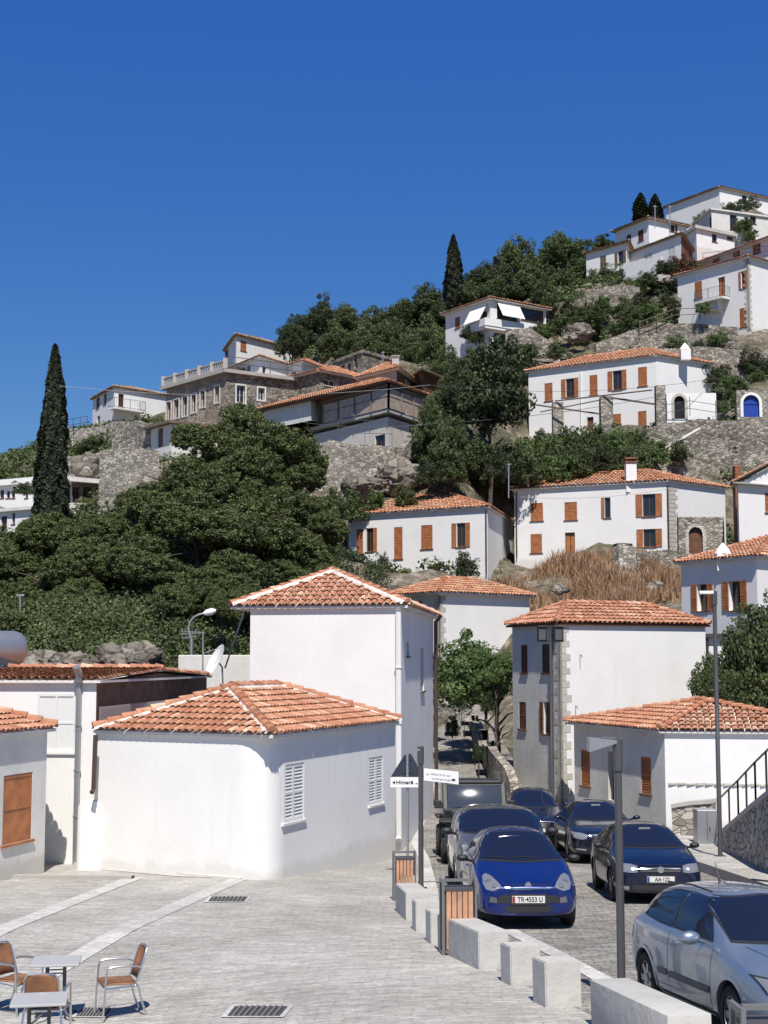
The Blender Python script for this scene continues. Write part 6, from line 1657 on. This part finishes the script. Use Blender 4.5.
# black jeep
jm = paint('black_jeep_paint', (.012,.013,.016), .2, .35)
x, y = 2.6, 39.9
root = empty('jeep', (x, y, gz(x, y)), 'black boxy jeep with an upright windscreen parked behind the grey hatchback', 'jeep', 'parked cars facing the camera', rz=R(1), world=False)
root.rotation_euler[0] = math.atan(-.05); root.scale = (1.12, 1.0, 1.27)
mb = MB(); b_ = mb.bbox
b_((-.62,.25,.55),(.62,1.65,1.08),.05); b_((-.78,1.6,.45),(.78,3.95,1.12),.04); b_((-.6,.15,.55),(.6,.3,1.0),.03); part('body', mb, jm, root)
mb = MB()
for sd in (-1,1):
    mb = MB(); mb.bbox((sd*.56 if sd>0 else -.92,.2,.86),(.92 if sd>0 else -.56,1.45,.93),.03); mb.bbox((sd*.78 if sd>0 else -.92,1.4,.45),(.92 if sd>0 else -.78,1.5,.9),.02)
    part('fender', mb, M['plastic'], root); mb = MB(); mb.bbox((sd*.72 if sd>0 else -.92,2.75,.86),(.92 if sd>0 else -.72,3.85,.93),.03); part('fender', mb, M['plastic'], root)
mb = MB(); mb.bbox((-.85,-.05,.5),(.85,.1,.66),.03); part('bumper', mb, M['plastic'], root)
mb = MB(); M5 = Matrix.Translation((0,1.68,1.08)) @ Matrix.Rotation(R(-32.5), 4, 'X')
mb.bbox((-.80,-.03,0),(-.68,.03,.7),.02,0,M5); mb.bbox((.68,-.03,0),(.80,.03,.7),.02,0,M5); mb.bbox((-.80,-.032,.61),(.80,.032,.72),.02,0,M5); mb.bbox((-.80,-.033,-.05),(.80,.033,.05),.02,0,M5); part('windscreen_frame', mb, M['plastic'], root)
mb = MB()
for j_ in range(9):
    for i_ in range(17): xx, zz_ = -.68+1.36*i_/16, .05+.56*j_/8; mb.v.append(tuple(M5 @ Vector((xx, -.015-.05*(1-(xx/.68)**2)-.02*(1-((zz_-.33)/.28)**2), zz_))))
mb.f = [(j_*17+i_, j_*17+i_+1, (j_+1)*17+i_+1, (j_+1)*17+i_) for j_ in range(8) for i_ in range(16)]; mb.m = [0]*len(mb.f)
part('windscreen', mb, simple('dusty_windscreen', (.04,.05,.07), .09, spec=.45), root, 60)
mb = MB(); mb.bbox((-.74,1.98,1.63),(.74,3.9,1.74),.05); mb.bbox((-.75,2.0,1.1),(-.71,3.88,1.66),.01); mb.bbox((.71,2.0,1.1),(.75,3.88,1.66),.01); mb.bbox((-.75,3.84,1.1),(.75,3.88,1.66),.01); part('hard_top', mb, M['plastic'], root)
for sd in (-1,1):
    for ya, yb in ((2.12,2.8),(2.92,3.75)): mb = MB(); mb.box((sd*.755-.004,ya,1.2),(sd*.755+.004,yb,1.65)); part('side_window', mb, M['carglass'], root)
for sd in (-1,1): mb = MB(); mb.bbox((sd*.93-.09,1.72,1.12),(sd*.93+.09,1.8,1.3),.02); mb.tube([(sd*.76,1.75,1.1),(sd*.9,1.76,1.2)], .02, 6); part('wing_mirror', mb, M['plastic'], root)
mb = MB(); [mb.box((k*.11-.03,.13,.65),(k*.11+.03,.149,.95)) for k in range(-3,4)]; part('grille_slot', mb, M['void'], root)
for sd in (-1,1): mb = MB(); mb.cyl((sd*.46,.09,.8),(sd*.46,.16,.8),.09,n=20); part('headlamp', mb, M['lens'], root, 40)
class _J: pass
j = _J(); j.root = root
for yy in (.8, 3.2):
    for sd in (-1,1): Car.wheel(j, sd*.78, yy, .36, sd, 'rim', .24)
# ---------------------------------------------------------------- foliage
rng = np.random.default_rng(11)
def unit(n): v = rng.normal(size=(n,3)); return v/np.linalg.norm(v, axis=1, keepdims=True)
def leaf_mesh(name, ctr, nor, size, mat, el=1.6, jit=.8):
    n = len(ctr); nor = nor+unit(n)*jit; nor /= np.linalg.norm(nor, axis=1, keepdims=True)+1e-9
    a = np.cross(nor, unit(n)); a /= np.linalg.norm(a, axis=1, keepdims=True)+1e-9; b = np.cross(nor, a)
    s = (size*(.6+.8*rng.random(n)))[:,None] if np.isscalar(size) else size[:,None]
    v = np.stack([ctr-a*s*el*.5, ctr+b*s*.5+nor*s*.12, ctr+a*s*el*.5, ctr-b*s*.5+nor*s*.12], 1).reshape(-1,3)
    me = bpy.data.meshes.new(name); me.vertices.add(4*n); me.loops.add(4*n); me.polygons.add(n)
    me.vertices.foreach_set('co', v.astype('f').ravel()); me.loops.foreach_set('vertex_index', np.arange(4*n, dtype='i'))
    me.polygons.foreach_set('loop_start', np.arange(0, 4*n, 4, dtype='i')); me.polygons.foreach_set('loop_total', np.full(n, 4, dtype='i'))
    me.update(calc_edges=True); me.materials.append(mat); return me
def puffs(centers, radii, per, flat=1.0, hollow=.55):
    cs, ns = [], []
    for c, r in zip(centers, radii):
        k = max(8, int(per)); d = unit(k); q = (hollow+(1-hollow)*rng.random(k))**.6
        cs.append(c+d*(r*q)[:,None]*np.array([1,1,flat])); ns.append(d)
    return np.concatenate(cs), np.concatenate(ns)
def crown(kind, mat, seed, leaf, per, n):
    """unit crown: width 1, height 1, standing on z=0"""
    global rng; rng = np.random.default_rng(seed)
    if kind == 'broad':
        d = unit(n*3); d = d[d[:,2] > -.75][:n]; rr = .24+.2*rng.random(len(d)); lob = 1+.22*np.sin(d[:,0]*4+seed)+.18*np.cos(d[:,1]*5+seed*2)+.15*np.sin(d[:,2]*6+seed)
        c = d*(rr*lob)[:,None]*np.array([1,1,.95])+np.array([0,0,.55]); r = .055+.07*rng.random(len(d))
        cc_, nn = puffs(c, r, per, .85)
    elif kind == 'pine':      # spreading layered crown of needle tufts
        L_ = 21; k = np.arange(L_); la = k*2.4+seed; lz = .42+.5*((k*0.618+seed*.37) % 1.0); lr = .36*np.sqrt(np.clip(1.08-((lz-.5)/.55)**2, .1, 1))*(.55+.45*rng.random(L_))
        lc = np.stack([np.cos(la)*lr, np.sin(la)*lr, lz], 1); ls = .14+.07*rng.random(L_)
        pick = rng.integers(0, L_, n); d = unit(n); d[:,2] = np.abs(d[:,2])*1.2-.45; d /= np.linalg.norm(d, axis=1, keepdims=True)
        c = lc[pick]+d*ls[pick][:,None]*np.array([1.1,1.1,.95]); r = .028+.026*rng.random(n)
        cc_, nn = puffs(c, r, per, .8, .3); nn[:,2] += .4
    elif kind == 'cypress':
        m = n*per; z = rng.random(m)**.9; prof = .5*np.clip(np.minimum(1, (z+.02)*5)**.5*(1-z**2.2)**.75, .02, 1); a = rng.random(m)*6.283
        wob = 1+.16*np.sin(a*3+z*9+seed)+.12*np.sin(a*7-z*23)+.08*np.sin(z*60+a*5); q = (.72+.28*rng.random(m))
        rr = prof*wob*q; cc_ = np.stack([np.cos(a)*rr, np.sin(a)*rr, z*6], 1); nn = np.stack([np.cos(a), np.sin(a), .3+0*a], 1)
        me = leaf_mesh('cypress_crown', cc_, nn, leaf, mat, 2.2); me.transform(Matrix.Diagonal((1,1,1/6,1))); return me
    elif kind == 'bush':
        d = unit(n*2); d = d[d[:,2] > -.2][:n]; rr = .25+.2*rng.random(len(d)); lob = 1+.25*np.sin(d[:,0]*5+seed)+.2*np.cos(d[:,1]*6+seed)
        c = d*(rr*lob)[:,None]; c[:,2] = c[:,2]*1.5+.15; r = .07+.08*rng.random(len(d)); cc_, nn = puffs(c, r, per)
    cc_[:,2] = np.maximum(cc_[:,2], 0)
    return leaf_mesh(kind+'_crown', cc_, nn, leaf, mat)
def trunk_mesh(kind, seed):
    r_ = random.Random(seed); mb = MB()
    if kind == 'bush':
        for k in range(4): mb.tube([(0,0,-.1),(r_.uniform(-.1,.1),r_.uniform(-.1,.1),.2),(r_.uniform(-.25,.25),r_.uniform(-.25,.25),.45)], [.03,.02,.008], 6)
    elif kind == 'cypress': mb.tube([(0,0,-.05),(0,0,.5),(0,0,.95)], [.12,.07,.01], 8)
    else:
        mb.tube([(0,0,-.1),(.01,0,.15),(-.01,.01,.35),(.02,0,.6),(0,0,.85)], [.035,.028,.023,.014,.004], 8)
        for k in range(11):
            z = .22+.055*k; a = k*2.4+seed; l = r_.uniform(.16,.28)
            mb.tube([(0,0,z),(math.cos(a)*l*.5,math.sin(a)*l*.5,z+.09),(math.cos(a)*l,math.sin(a)*l,z+.12)], [.014,.009,.003], 6)
    me = mesh('trunk', mb, M['bark'], smooth=60); return me
PROTO = {}
def proto(key, kind, mat, leaf, per, n, cnt):
    PROTO[key] = [(crown(kind, M[mat], 10*i+hash(kind) % 1*0+len(key)+i, leaf, per, n), trunk_mesh(kind, i)) for i in range(cnt)]
proto('pine', 'pine', 'leaf_pine', .0125, 75, 780, 4)
proto('dark', 'broad', 'leaf_dark', .022, 85, 230, 3)
proto('mid', 'broad', 'leaf_mid', .022, 85, 230, 3)
proto('lite', 'broad', 'leaf_lite', .024, 70, 200, 2)
proto('cyp', 'cypress', 'leaf_cyp', .07, 130, 260, 2)
proto('bush', 'bush', 'leaf_mid', .035, 60, 90, 3)
proto('bushl', 'bush', 'leaf_lite', .035, 60, 80, 2)
proto('bushr', 'bush', 'leaf_red', .035, 55, 70, 1)
proto('bushd', 'bush', 'leaf_dark', .033, 60, 90, 2)
_cnt = [0]
def tree(name, key, px, ytop, D, wpx, label, group=None, cat='tree', zbase=None, sy=1.0, lift=0, ybot=None, dx=0):
    x = P(px, HZ, D).x; zg = hz(x, D) if zbase is None else zbase
    if ybot: zg = P(px, ybot, D).z
    ztop = P(px, ytop, D).z; h = max(.4, ztop-zg); w = wpx*D/FP
    if key in ('pine','mid','dark') and h < w*.85 and not ybot: h = w*.85; zg = ztop-h      # root collar sits down the slope
    root = empty(name, (x, D, zg), label, cat, group, rz=random.uniform(0, 6.28), world=False)
    cr_, tr_ = PROTO[key][_cnt[0] % len(PROTO[key])]; _cnt[0] += 1
    for nm, me in (('crown', cr_), ('trunk', tr_)):
        o = link(nm, me, root); 
    # the crown keeps a believable depth: as deep as it is wide
    if dx:
        root.rotation_euler = (0,0,0)
        for o in root.children:
            if o.name.startswith('broad'): pass
            if 'crown' in o.name: o.location = (dx,0,0)
    root.scale = (w, w*sy, h/1.0 if key not in ('dark','mid','lite','pine') else h/.98)
    if key in ('dark','mid','lite','pine') and h > w*1.35:      # tall spot: keep crown round, lengthen the trunk
        k = min(h, w*(1.25 if name != 'lane_tree' else .95)); 
        for o in root.children:
            if o.name.startswith('crown'): o.scale = (1,1,k/h); o.location = (dx,0,1-k/h)
    return root
pg = 'pines covering the slope at the left'
# big pine mass at the left
for i, (px, yt, D, w) in enumerate([(262,414,96,95),(205,432,92,80),(296,440,97,52),(170,470,84,95),(230,455,84,100),(285,470,86,90),(130,500,80,90),(195,500,76,110),(260,505,78,110),(315,520,84,60),
      (100,545,76,90),(150,545,70,95),(215,560,68,90),(300,555,76,80),(60,520,88,90),(20,535,88,90),(40,565,74,90),(-10,560,76,90),(90,585,68,80),(-20,600,66,80),(40,605,64,70),(325,545,92,40),(150,600,64,60),(225,585,60,60),(185,590,61,70),(10,618,60,70),(70,622,60,70),(178,612,61,60),(250,590,62,60),(215,575,66,80),(120,618,61,50),(320,575,72,60),(330,560,80,34)]):
    tree('pine_tree', 'pine', px, yt, D, w*1.15, 'spreading green pine in the dense pine wood on the left slope', pg)
for px, yt, D, w in [(228,560,60,20)]: pass
tree('pine_sapling', 'pine', 222, 598, 57, 38, 'small bright pine beside the curved street lamp', None)
cyp = [(48,346,97,33,560,'tallest dark cypress rising at the left above the pines'), (455.5,235,138,19,312,'slim dark cypress on the ridge in the middle of the photo'),
       (649,193,168,17,224,'left one of two small conifers on the hilltop behind a white house'), (664,194,168,15,224,'right one of two small conifers on the hilltop behind a white house')]
for px, yt, D, w, yb, lab in cyp: tree('cypress_tree', 'cyp', px, yt, D, w, lab, ybot=yb)
# skyline trees left of the cypress
rg = 'trees along the ridge'
for i, (px, yt, D, w, k) in enumerate([(318,302,150,40,'dark'),(345,308,152,44,'mid'),(375,312,150,46,'mid'),(405,300,153,44,'mid'),(430,290,152,44,'mid'),(300,318,158,34,'dark'),(335,325,147,40,'mid'),(365,328,146,44,'mid'),(395,325,146,44,'mid'),(425,320,146,48,'mid'),(288,326,150,26,'dark'),
      (446,305,150,34,'dark'),(440,332,140,40,'mid'),(412,335,143,40,'mid'),(475,275,158,36,'dark'),(495,262,158,44,'dark'),(520,243,160,52,'mid'),(548,255,158,46,'mid'),(572,235,158,56,'mid'),(590,262,154,46,'mid'),(470,285,152,40,'mid'),(500,278,150,48,'mid'),(535,272,150,50,'mid'),(565,275,148,50,'mid'),(612,237,166,34,'dark'),(595,285,146,40,'mid'),(575,290,144,42,'mid'),(548,288,143,36,'dark')]):
    tree('ridge_tree', k, px, yt, D, w, 'dark green leafy tree in the row of trees along the ridge', rg)
tree('garden_tree', 'dark', 290, 325, 148, 32, 'thin dark tree against the sky right of the one shuttered ridge house')
# middle slope
tree('large_tree', 'dark', 492, 353, 107, 88, 'largest dark round tree left of the biggest hill house')
tree('large_tree', 'dark', 462, 368, 110, 50, 'dark tree joined to the left of the largest round tree')
mg = 'bushy trees on the middle slope'
for px, yt, D, w, k in [(432,405,108,44,'mid'),(450,425,104,56,'mid'),(425,435,109,40,'mid'),(478,455,110,60,'mid'),(505,452,111,60,'mid'),(535,440,111,60,'lite'),(565,436,107,56,'mid'),(595,432,108,50,'mid'),(620,430,109,40,'lite'),(550,450,110,60,'mid'),(585,450,110,50,'mid'),(345,482,113,44,'dark'),(372,478,113,44,'mid'),(395,476,113,36,'dark'),(328,492,100,36,'mid'),(450,462,111,50,'mid'),(446,350,128,36,'mid'),(470,352,122,44,'mid'),(455,375,118,40,'mid'),(436,398,121,26,'mid'),(505,345,128,36,'dark'),(640,434,109.3,30,'mid'),(655,440,109,26,'lite')]:
    tree('slope_tree', k, px, yt, D, w, 'bushy green tree on the middle slope below the largest hill house', mg, sy=.8)
bg = 'garden bushes between the hill houses'
for px, yt, D, w, k in [(600,305,132,30,'bush'),(620,318,131,30,'bushl'),(640,305,132,40,'bush'),(660,300,131,34,'bushl'),(585,312,134,26,'bush'),(675,292,133,26,'bushd'),(560,318,133,30,'bushd'),(540,330,131,26,'bush'),(612,265,147,36,'bush'),(632,268,144,24,'bushd'),(655,268,138,30,'bush'),(672,258,138,26,'bushd'),(755,360,122,30,'bushd'),(735,372,117,26,'bushl'),(765,368,117,24,'bushl'),(745,378,116,34,'bush'),(712,210,170,26,'bushl'),(742,200,172,30,'bushd'),(760,195,172,26,'bushd'),(760,228,150,24,'bushl'),
      (470,325,132,24,'bush'),(478,331,131,22,'bush'),(505,318,132.5,16,'bushd'),(540,322,132,24,'bushd'),(520,358,126,36,'bush'),(480,352,126,36,'bush'),(90,432,134,34,'bush'),(80,440,134,26,'bushd'),(118,440,131,20,'bushd'),(85,500,114,26,'bush'),(72,515,113,30,'bush'),(100,510,112,30,'bush'),(20,480,117,26,'bushd'),(50,500,112,16,'bushd'),(240,366,140,14,'bushd'),(253,362,142,14,'bushd'),
      (700,425,110.5,22,'bushd'),(755,215,165,30,'bushl'),(725,330,124,24,'bushl'),(690,342,123.5,20,'bush'),(600,440,108,34,'bushl'),(570,445,108,30,'bushd'),(195,376,131,16,'bushd'),(180,378,131.5,12,'bushd')]:
    tree('garden_bush', k, px, yt, D, w, 'leafy green bush growing between the houses of the hillside', bg, cat='bush', sy=.7, ybot=yt+w*.55)
for px, yt, D, w, k in [(553,288,136,34,'bush'),(572,296,136,34,'bushd'),(592,300,136,30,'bush'),(608,292,136,30,'bushl'),(628,296,135,34,'bush'),(648,290,136,28,'bushd'),(600,318,134,34,'bush'),(622,326,130,30,'bushd'),(645,314,131,36,'bush'),(668,308,130,30,'bushl'),
      (680,300,130,26,'bushd'),(585,325,131,28,'bushl'),(566,310,133,34,'bush'),(548,320,130,26,'bushl'),(532,338,126.5,30,'bush'),(512,340,126.5,28,'bushd'),(560,340,126,26,'bush'),(498,352,124,34,'bush'),(520,368,124,26,'bushd'),(475,362,124,30,'bush'),(700,258,141,24,'bush'),(712,300,124,18,'bushl'),(682,332,124.5,22,'bushl'),(706,338,124,20,'bushd'),
      (725,362,119,30,'bushd'),(742,392,114,22,'bushl'),(724,396,113.5,24,'bush'),(702,372,121,26,'bush'),(718,425,110.8,16,'bush'),(752,344,122,40,'bush'),(770,350,121,34,'bushd'),(730,268,150,30,'bush'),(625,262,146,30,'bushl'),(600,268,146,28,'bush'),(645,275,140,26,'bushl'),(690,276,139,22,'bush'),(668,276,139,26,'bushd')]:
    tree('terrace_bush', k, px, yt, D, w, 'green bush growing over the stone terraces of the right slope', 'bushes over the right terraces', cat='bush', sy=.6, ybot=yt+w*.7)
for px, yt, D, w, k in [(480,436,104,44,'bush'),(505,442,103,46,'bushd'),(455,448,103,44,'bush'),(530,448,104,44,'bush'),(556,446,105,44,'bushl'),(582,444,105,46,'bush'),(608,440,106,44,'bushd'),(634,438,106.5,40,'bush'),(660,436,107,34,'bushl'),(684,438,107.5,28,'bush'),(430,452,103,40,'bushd'),(405,480,103,34,'bush'),(545,428,111,30,'bush'),(572,426,112,26,'bushd'),(600,424,111.5,22,'bush'),
      (350,488,103,40,'bush'),(375,486,104,30,'bushl'),(328,500,100,36,'bushd')]:
    tree('hedge_bush', k, px, yt, D, w, 'green bush in the thick belt of shrubs above the middle houses', 'belt of shrubs above the middle houses', cat='bush', sy=.7, ybot=yt+w*.8)
tree('flowering_bush', 'bushr', 690, 250, 139, 30, 'dark red flowering bush by the brick end wall', cat='bush', ybot=275)
tree('flowering_bush', 'bushr', 745, 345, 123, 50, 'rust coloured creeper above the vineyard at the right edge', cat='bush', ybot=372)
tree('spiky_bush', 'bushd', 466, 548, 95, 26, 'spiky dark plant against the white wall behind the lane house', cat='bush', ybot=576)
tree('bare_bush', 'bushd', 383, 550, 101, 14, 'thin pale shrub in front of the first hill house windows', cat='bush', ybot=570)
# lane tree and right tree
tree('lane_tree', 'lite', 497, 642, 63.5, 88, 'bright green leafy tree overhanging the lane beside the quoined house', sy=.7, dx=-.32)
tree('lane_tree', 'lite', 496, 652, 62.5, 48, 'smaller leafy tree tucked against the quoined house left wall', sy=.7, dx=-.05)
tree('lane_tree', 'lite', 486, 664, 67, 64, 'lower leafy tree filling the gap above the stepped lane', sy=.8, dx=-.2)
tree('lane_tree', 'mid', 434, 660, 68, 44, 'leafy tree at the left edge of the lane beside the tower house', sy=.7)
tree('fig_tree', 'mid', 752, 622, 54.5, 110, 'large dark leafy tree behind the low tiled house at the right edge', sy=.6)
tree('fig_tree', 'mid', 716, 662, 54, 60, 'smaller dark tree directly left of the big fig tree behind the low tiled house', sy=.6)
tree('fig_tree', 'mid', 790, 600, 56, 80, 'dark tree half cut off by the right photo edge above the low tiled house', sy=.6)
for px, yt, D, w, lab in [(488,690,58.3,14,'small potted shrub on the lane beside the quoined house'), (452,712,66,16,'small shrub on the left of the stepped lane'), (478,742,56.8,12,'blue grey plant beside the lane wall')]:
    tree('potted_shrub', 'bushd', px, yt, D, w, lab, cat='bush', ybot=yt+w*1.5)

# scrub: uncountable low growth on the slopes
def scatter(name, label, n, region, dens, leafsz, mat, hgt=(.2,.9), per=26, seed=1, kind='scrub'):
    global rng; rng = np.random.default_rng(seed)
    x = rng.uniform(region[0], region[1], n); y = rng.uniform(region[2], region[3], n)
    nz = np.sin(x*.31+2.1*np.sin(y*.17))+np.cos(y*.27+1.7*np.sin(x*.21))+.6*np.sin(x*.9+y*.7)
    k = nz > dens; 
    for hx in HOUSEBB: k &= ~((x > hx[0]) & (x < hx[1]) & (y > hx[2]) & (y < hx[3]))
    k &= ~((np.abs(x-3.6) < 2.4) & (y < 88)); k &= ~((x > 8) & (x < 24) & (y < 104))
    x, y = x[k], y[k]; z = hill(x, y); r = rng.uniform(*hgt, len(x))
    cs, ns = [], []
    for a, b, c_, q in zip(x, y, z, r):
        d = unit(per); d[:,2] = np.abs(d[:,2]); cs.append(np.array([a,b,c_])+d*q*(.6+.4*rng.random((per,1)))*np.array([1.1,1.1,.8])); ns.append(d)
    me = leaf_mesh(name, np.concatenate(cs), np.concatenate(ns), leafsz, M[mat]); o = link(name, me); tag(o, label, kind, kind='stuff'); return o
HOUSEBB = []
for o in list(bpy.data.objects):
    if o.parent is None and o.get('category') in ('house','villa'):
        pass
def hb_add(h):
    xs_ = [p.x for p in (h['pL'],h['pC'],h['pR'],h['pB'])]; ys_ = [p.y for p in (h['pL'],h['pC'],h['pR'],h['pB'])]; HOUSEBB.append((min(xs_)-.3, max(xs_)+.3, min(ys_)-.6, max(ys_)+.3))
for h in [h7,h8,h9,h10,h12,annex,villa,h20,h21,h22,h23,h23b,h24,h25,h26,h27,h28,h28b,h29,h29b,h30,h11]+tr: hb_add(h)
scatter('scrub', 'low green scrub and weeds covering the hillside between walls and houses', 15000, (-48, 60, 92, 190), -.6, .17, 'leaf_mid', (.25,1.0), 36, 3)
scatter('undergrowth', 'dark undergrowth beneath the pines on the left slope', 5200, (-42, 1, 58, 110), -1.3, .10, 'leaf_dark', (.3,1.0), 60, 5)
HB2 = list(HOUSEBB); HOUSEBB = [(a-1, b+1, c-2.6, d+.5) for a, b, c, d in HB2]
scatter('thicket', 'dense green bushes filling the slopes between the hill houses', 5200, (-46, 62, 96, 185), -.25, .2, 'leaf_mid', (.7,1.7), 95, 17)
scatter('foreslope_brush', 'low green brush behind the near left roofs', 900, (-26, -2, 55, 66), -1.5, .085, 'leaf_mid', (.4,1.5), 150, 21)
HOUSEBB = HB2
# dry grass bank
rng = np.random.default_rng(9)
n = 80000; x = rng.uniform(7, 34, n); y = rng.uniform(73, 101.5, n)
cl = np.sin(x*1.1+np.sin(y*.8))+np.cos(y*.9+np.sin(x*.6)); k = rng.random(n) < .55+.3*cl
for hx in HOUSEBB: k &= ~((x > hx[0]) & (x < hx[1]) & (y > hx[2]) & (y < hx[3]))
x, y, cl = x[k], y[k], cl[k]; z = hill(x, y); n = len(x); h = (.25+.6*rng.random(n))*(1+.35*cl); a = rng.random(n)*6.283; w = .05
dx, dy = np.cos(a)*w, np.sin(a)*w; lx, ly = rng.normal(0,.28,n)*h, rng.normal(0,.28,n)*h
v = np.stack([np.stack([x-dx,y-dy,z-.05],1), np.stack([x+dx,y+dy,z-.05],1), np.stack([x+lx,y+ly,z+h],1)], 1).reshape(-1,3)
me = bpy.data.meshes.new('dry_grass'); me.vertices.add(3*n); me.loops.add(3*n); me.polygons.add(n); me.vertices.foreach_set('co', v.astype('f').ravel()); me.loops.foreach_set('vertex_index', np.arange(3*n, dtype='i'))
me.polygons.foreach_set('loop_start', np.arange(0,3*n,3,dtype='i')); me.polygons.foreach_set('loop_total', np.full(n,3,dtype='i')); me.update(calc_edges=True); me.materials.append(M['dry'])
o = link('dry_grass', me); tag(o, 'tall dry brown grass on the bank below the chimney house', 'grass', kind='stuff')
# rocks: outcrops below the pines and on the slopes
def rock(px, py, D, r, label, seed, sq=(1,1,1), mat='rock'):
    bm = bmesh.new(); bmesh.ops.create_icosphere(bm, subdivisions=5, radius=1); rr = random.Random(seed); o3 = [Vector((rr.uniform(-9,9),rr.uniform(-9,9),rr.uniform(-9,9))) for _ in range(3)]
    from mathutils import noise
    for v in bm.verts:
        d = v.co.normalized(); f = 1+.4*noise.noise(d*1.3+o3[0])+.22*abs(noise.noise(d*3+o3[1]))+.1*noise.noise(d*8+o3[2]); v.co = Vector((d.x*f*sq[0]*r, d.y*f*sq[1]*r, d.z*f*sq[2]*r)) + d*r*.05*noise.noise(d*25)
    mb = MB(); p = P(px, py, D); mb.bm(bm, 0, Matrix.Translation(p)); solo('rock', mb, M[mat], label, 'rock', 'rock outcrops on the slope', loc=tuple(p), smooth=40)
for i, a in enumerate([(118,664,52,.75,'grey rock outcrop above the shaded rusty wall roof'),(70,666,51,.6,'pale rock outcrop beside the water tank'),(140,660,55,.7,'split grey rock below the dead pine branches'),(45,664,53,.6,'rock ledge behind the roofs right of the water tank'),
      (362,487,106,1.1,'ochre rock under the stone wall of the veranda house'),(402,480,107,1.5,'large ochre rock face at the veranda house corner'),(78,470,121,1.3,'pale rock slab right of the tall cypress'),(92,463,124,1.0,'grey boulder above the porch roof'),
      (578,333,127,1.0,'large boulder above the biggest hill house roof'),(655,588,88,.45,'pale rock in the dry grass bank'),(560,590,86,.35,'small stones in the dry grass bank')]):
    rock(*a, i, (1.3,.8,.8), 'rock')
# ---------------------------------------------------------------- camera, sky, sun
cam = bpy.data.cameras.new('camera'); co = bpy.data.objects.new('camera', cam); COL.objects.link(co)
cam.sensor_fit = 'VERTICAL'; cam.sensor_height = 24; cam.lens = FP/H*24; cam.clip_start = .1; cam.clip_end = 20000
co.location = (0, 0, CZ); co.rotation_euler = (math.pi/2+PITCH, 0, 0); sc.camera = co
EL = R(57); sx, sy = -.08, 1.0; L_ = math.hypot(sx, sy)
d = Vector((sx/L_*math.cos(EL), sy/L_*math.cos(EL), -math.sin(EL)))
sun = bpy.data.lights.new('sun', 'SUN'); sun.energy = 5.0; sun.angle = R(.5); sun.color = (1, .945, .87)
so = bpy.data.objects.new('sun', sun); COL.objects.link(so); so.rotation_euler = d.to_track_quat('-Z', 'Y').to_euler()
w = bpy.data.worlds.new('World'); sc.world = w; w.use_nodes = True; nt = w.node_tree; bg_ = nt.nodes['Background']
sky = nt.nodes.new('ShaderNodeTexSky'); sky.sky_type = 'NISHITA'; sky.sun_disc = False; sky.sun_elevation = EL; sky.sun_rotation = math.atan2(-d.x, -d.y)
sky.altitude = 300; sky.air_density = 1.0; sky.dust_density = .05; sky.ozone_density = 4.0
hs_ = nt.nodes.new('ShaderNodeHueSaturation'); hs_.inputs['Saturation'].default_value = 1.22; hs_.inputs['Value'].default_value = 1.0
nt.links.new(sky.outputs[0], hs_.inputs['Color']); va = nt.nodes.new('ShaderNodeVectorMath'); va.operation = 'MULTIPLY_ADD'; va.inputs[1].default_value = (.60, .62, .44); va.inputs[2].default_value = (0, .34, 3.0)
nt.links.new(hs_.outputs[0], va.inputs[0]); tc_ = nt.nodes.new('ShaderNodeTexCoord'); sz_ = nt.nodes.new('ShaderNodeSeparateXYZ'); mr_ = nt.nodes.new('ShaderNodeMapRange')      # the sky deepens towards the zenith
nt.links.new(tc_.outputs['Generated'], sz_.inputs[0]); nt.links.new(sz_.outputs[2], mr_.inputs[0])
for i_, v_ in ((1, .42), (2, .85), (3, 1.0), (4, 0.0)): mr_.inputs[i_].default_value = v_
mk_ = nt.nodes.new('ShaderNodeMix'); mk_.data_type = 'RGBA'; nt.links.new(mr_.outputs[0], mk_.inputs[0]); nt.links.new(va.outputs[0], mk_.inputs[7])
dk_ = nt.nodes.new('ShaderNodeVectorMath'); dk_.operation = 'MULTIPLY'; dk_.inputs[1].default_value = (.95, .86, .66); nt.links.new(va.outputs[0], dk_.inputs[0]); nt.links.new(dk_.outputs[0], mk_.inputs[6])
nt.links.new(mk_.outputs[2], bg_.inputs['Color']); bg_.inputs['Strength'].default_value = .083
sc.view_settings.view_transform = 'Standard'; sc.view_settings.look = 'None'; sc.view_settings.exposure = .25; sc.view_settings.gamma = 1; sc.view_settings.use_curve_mapping = False
sc.cycles.max_bounces = 6; sc.cycles.diffuse_bounces = 3; sc.cycles.transparent_max_bounces = 6
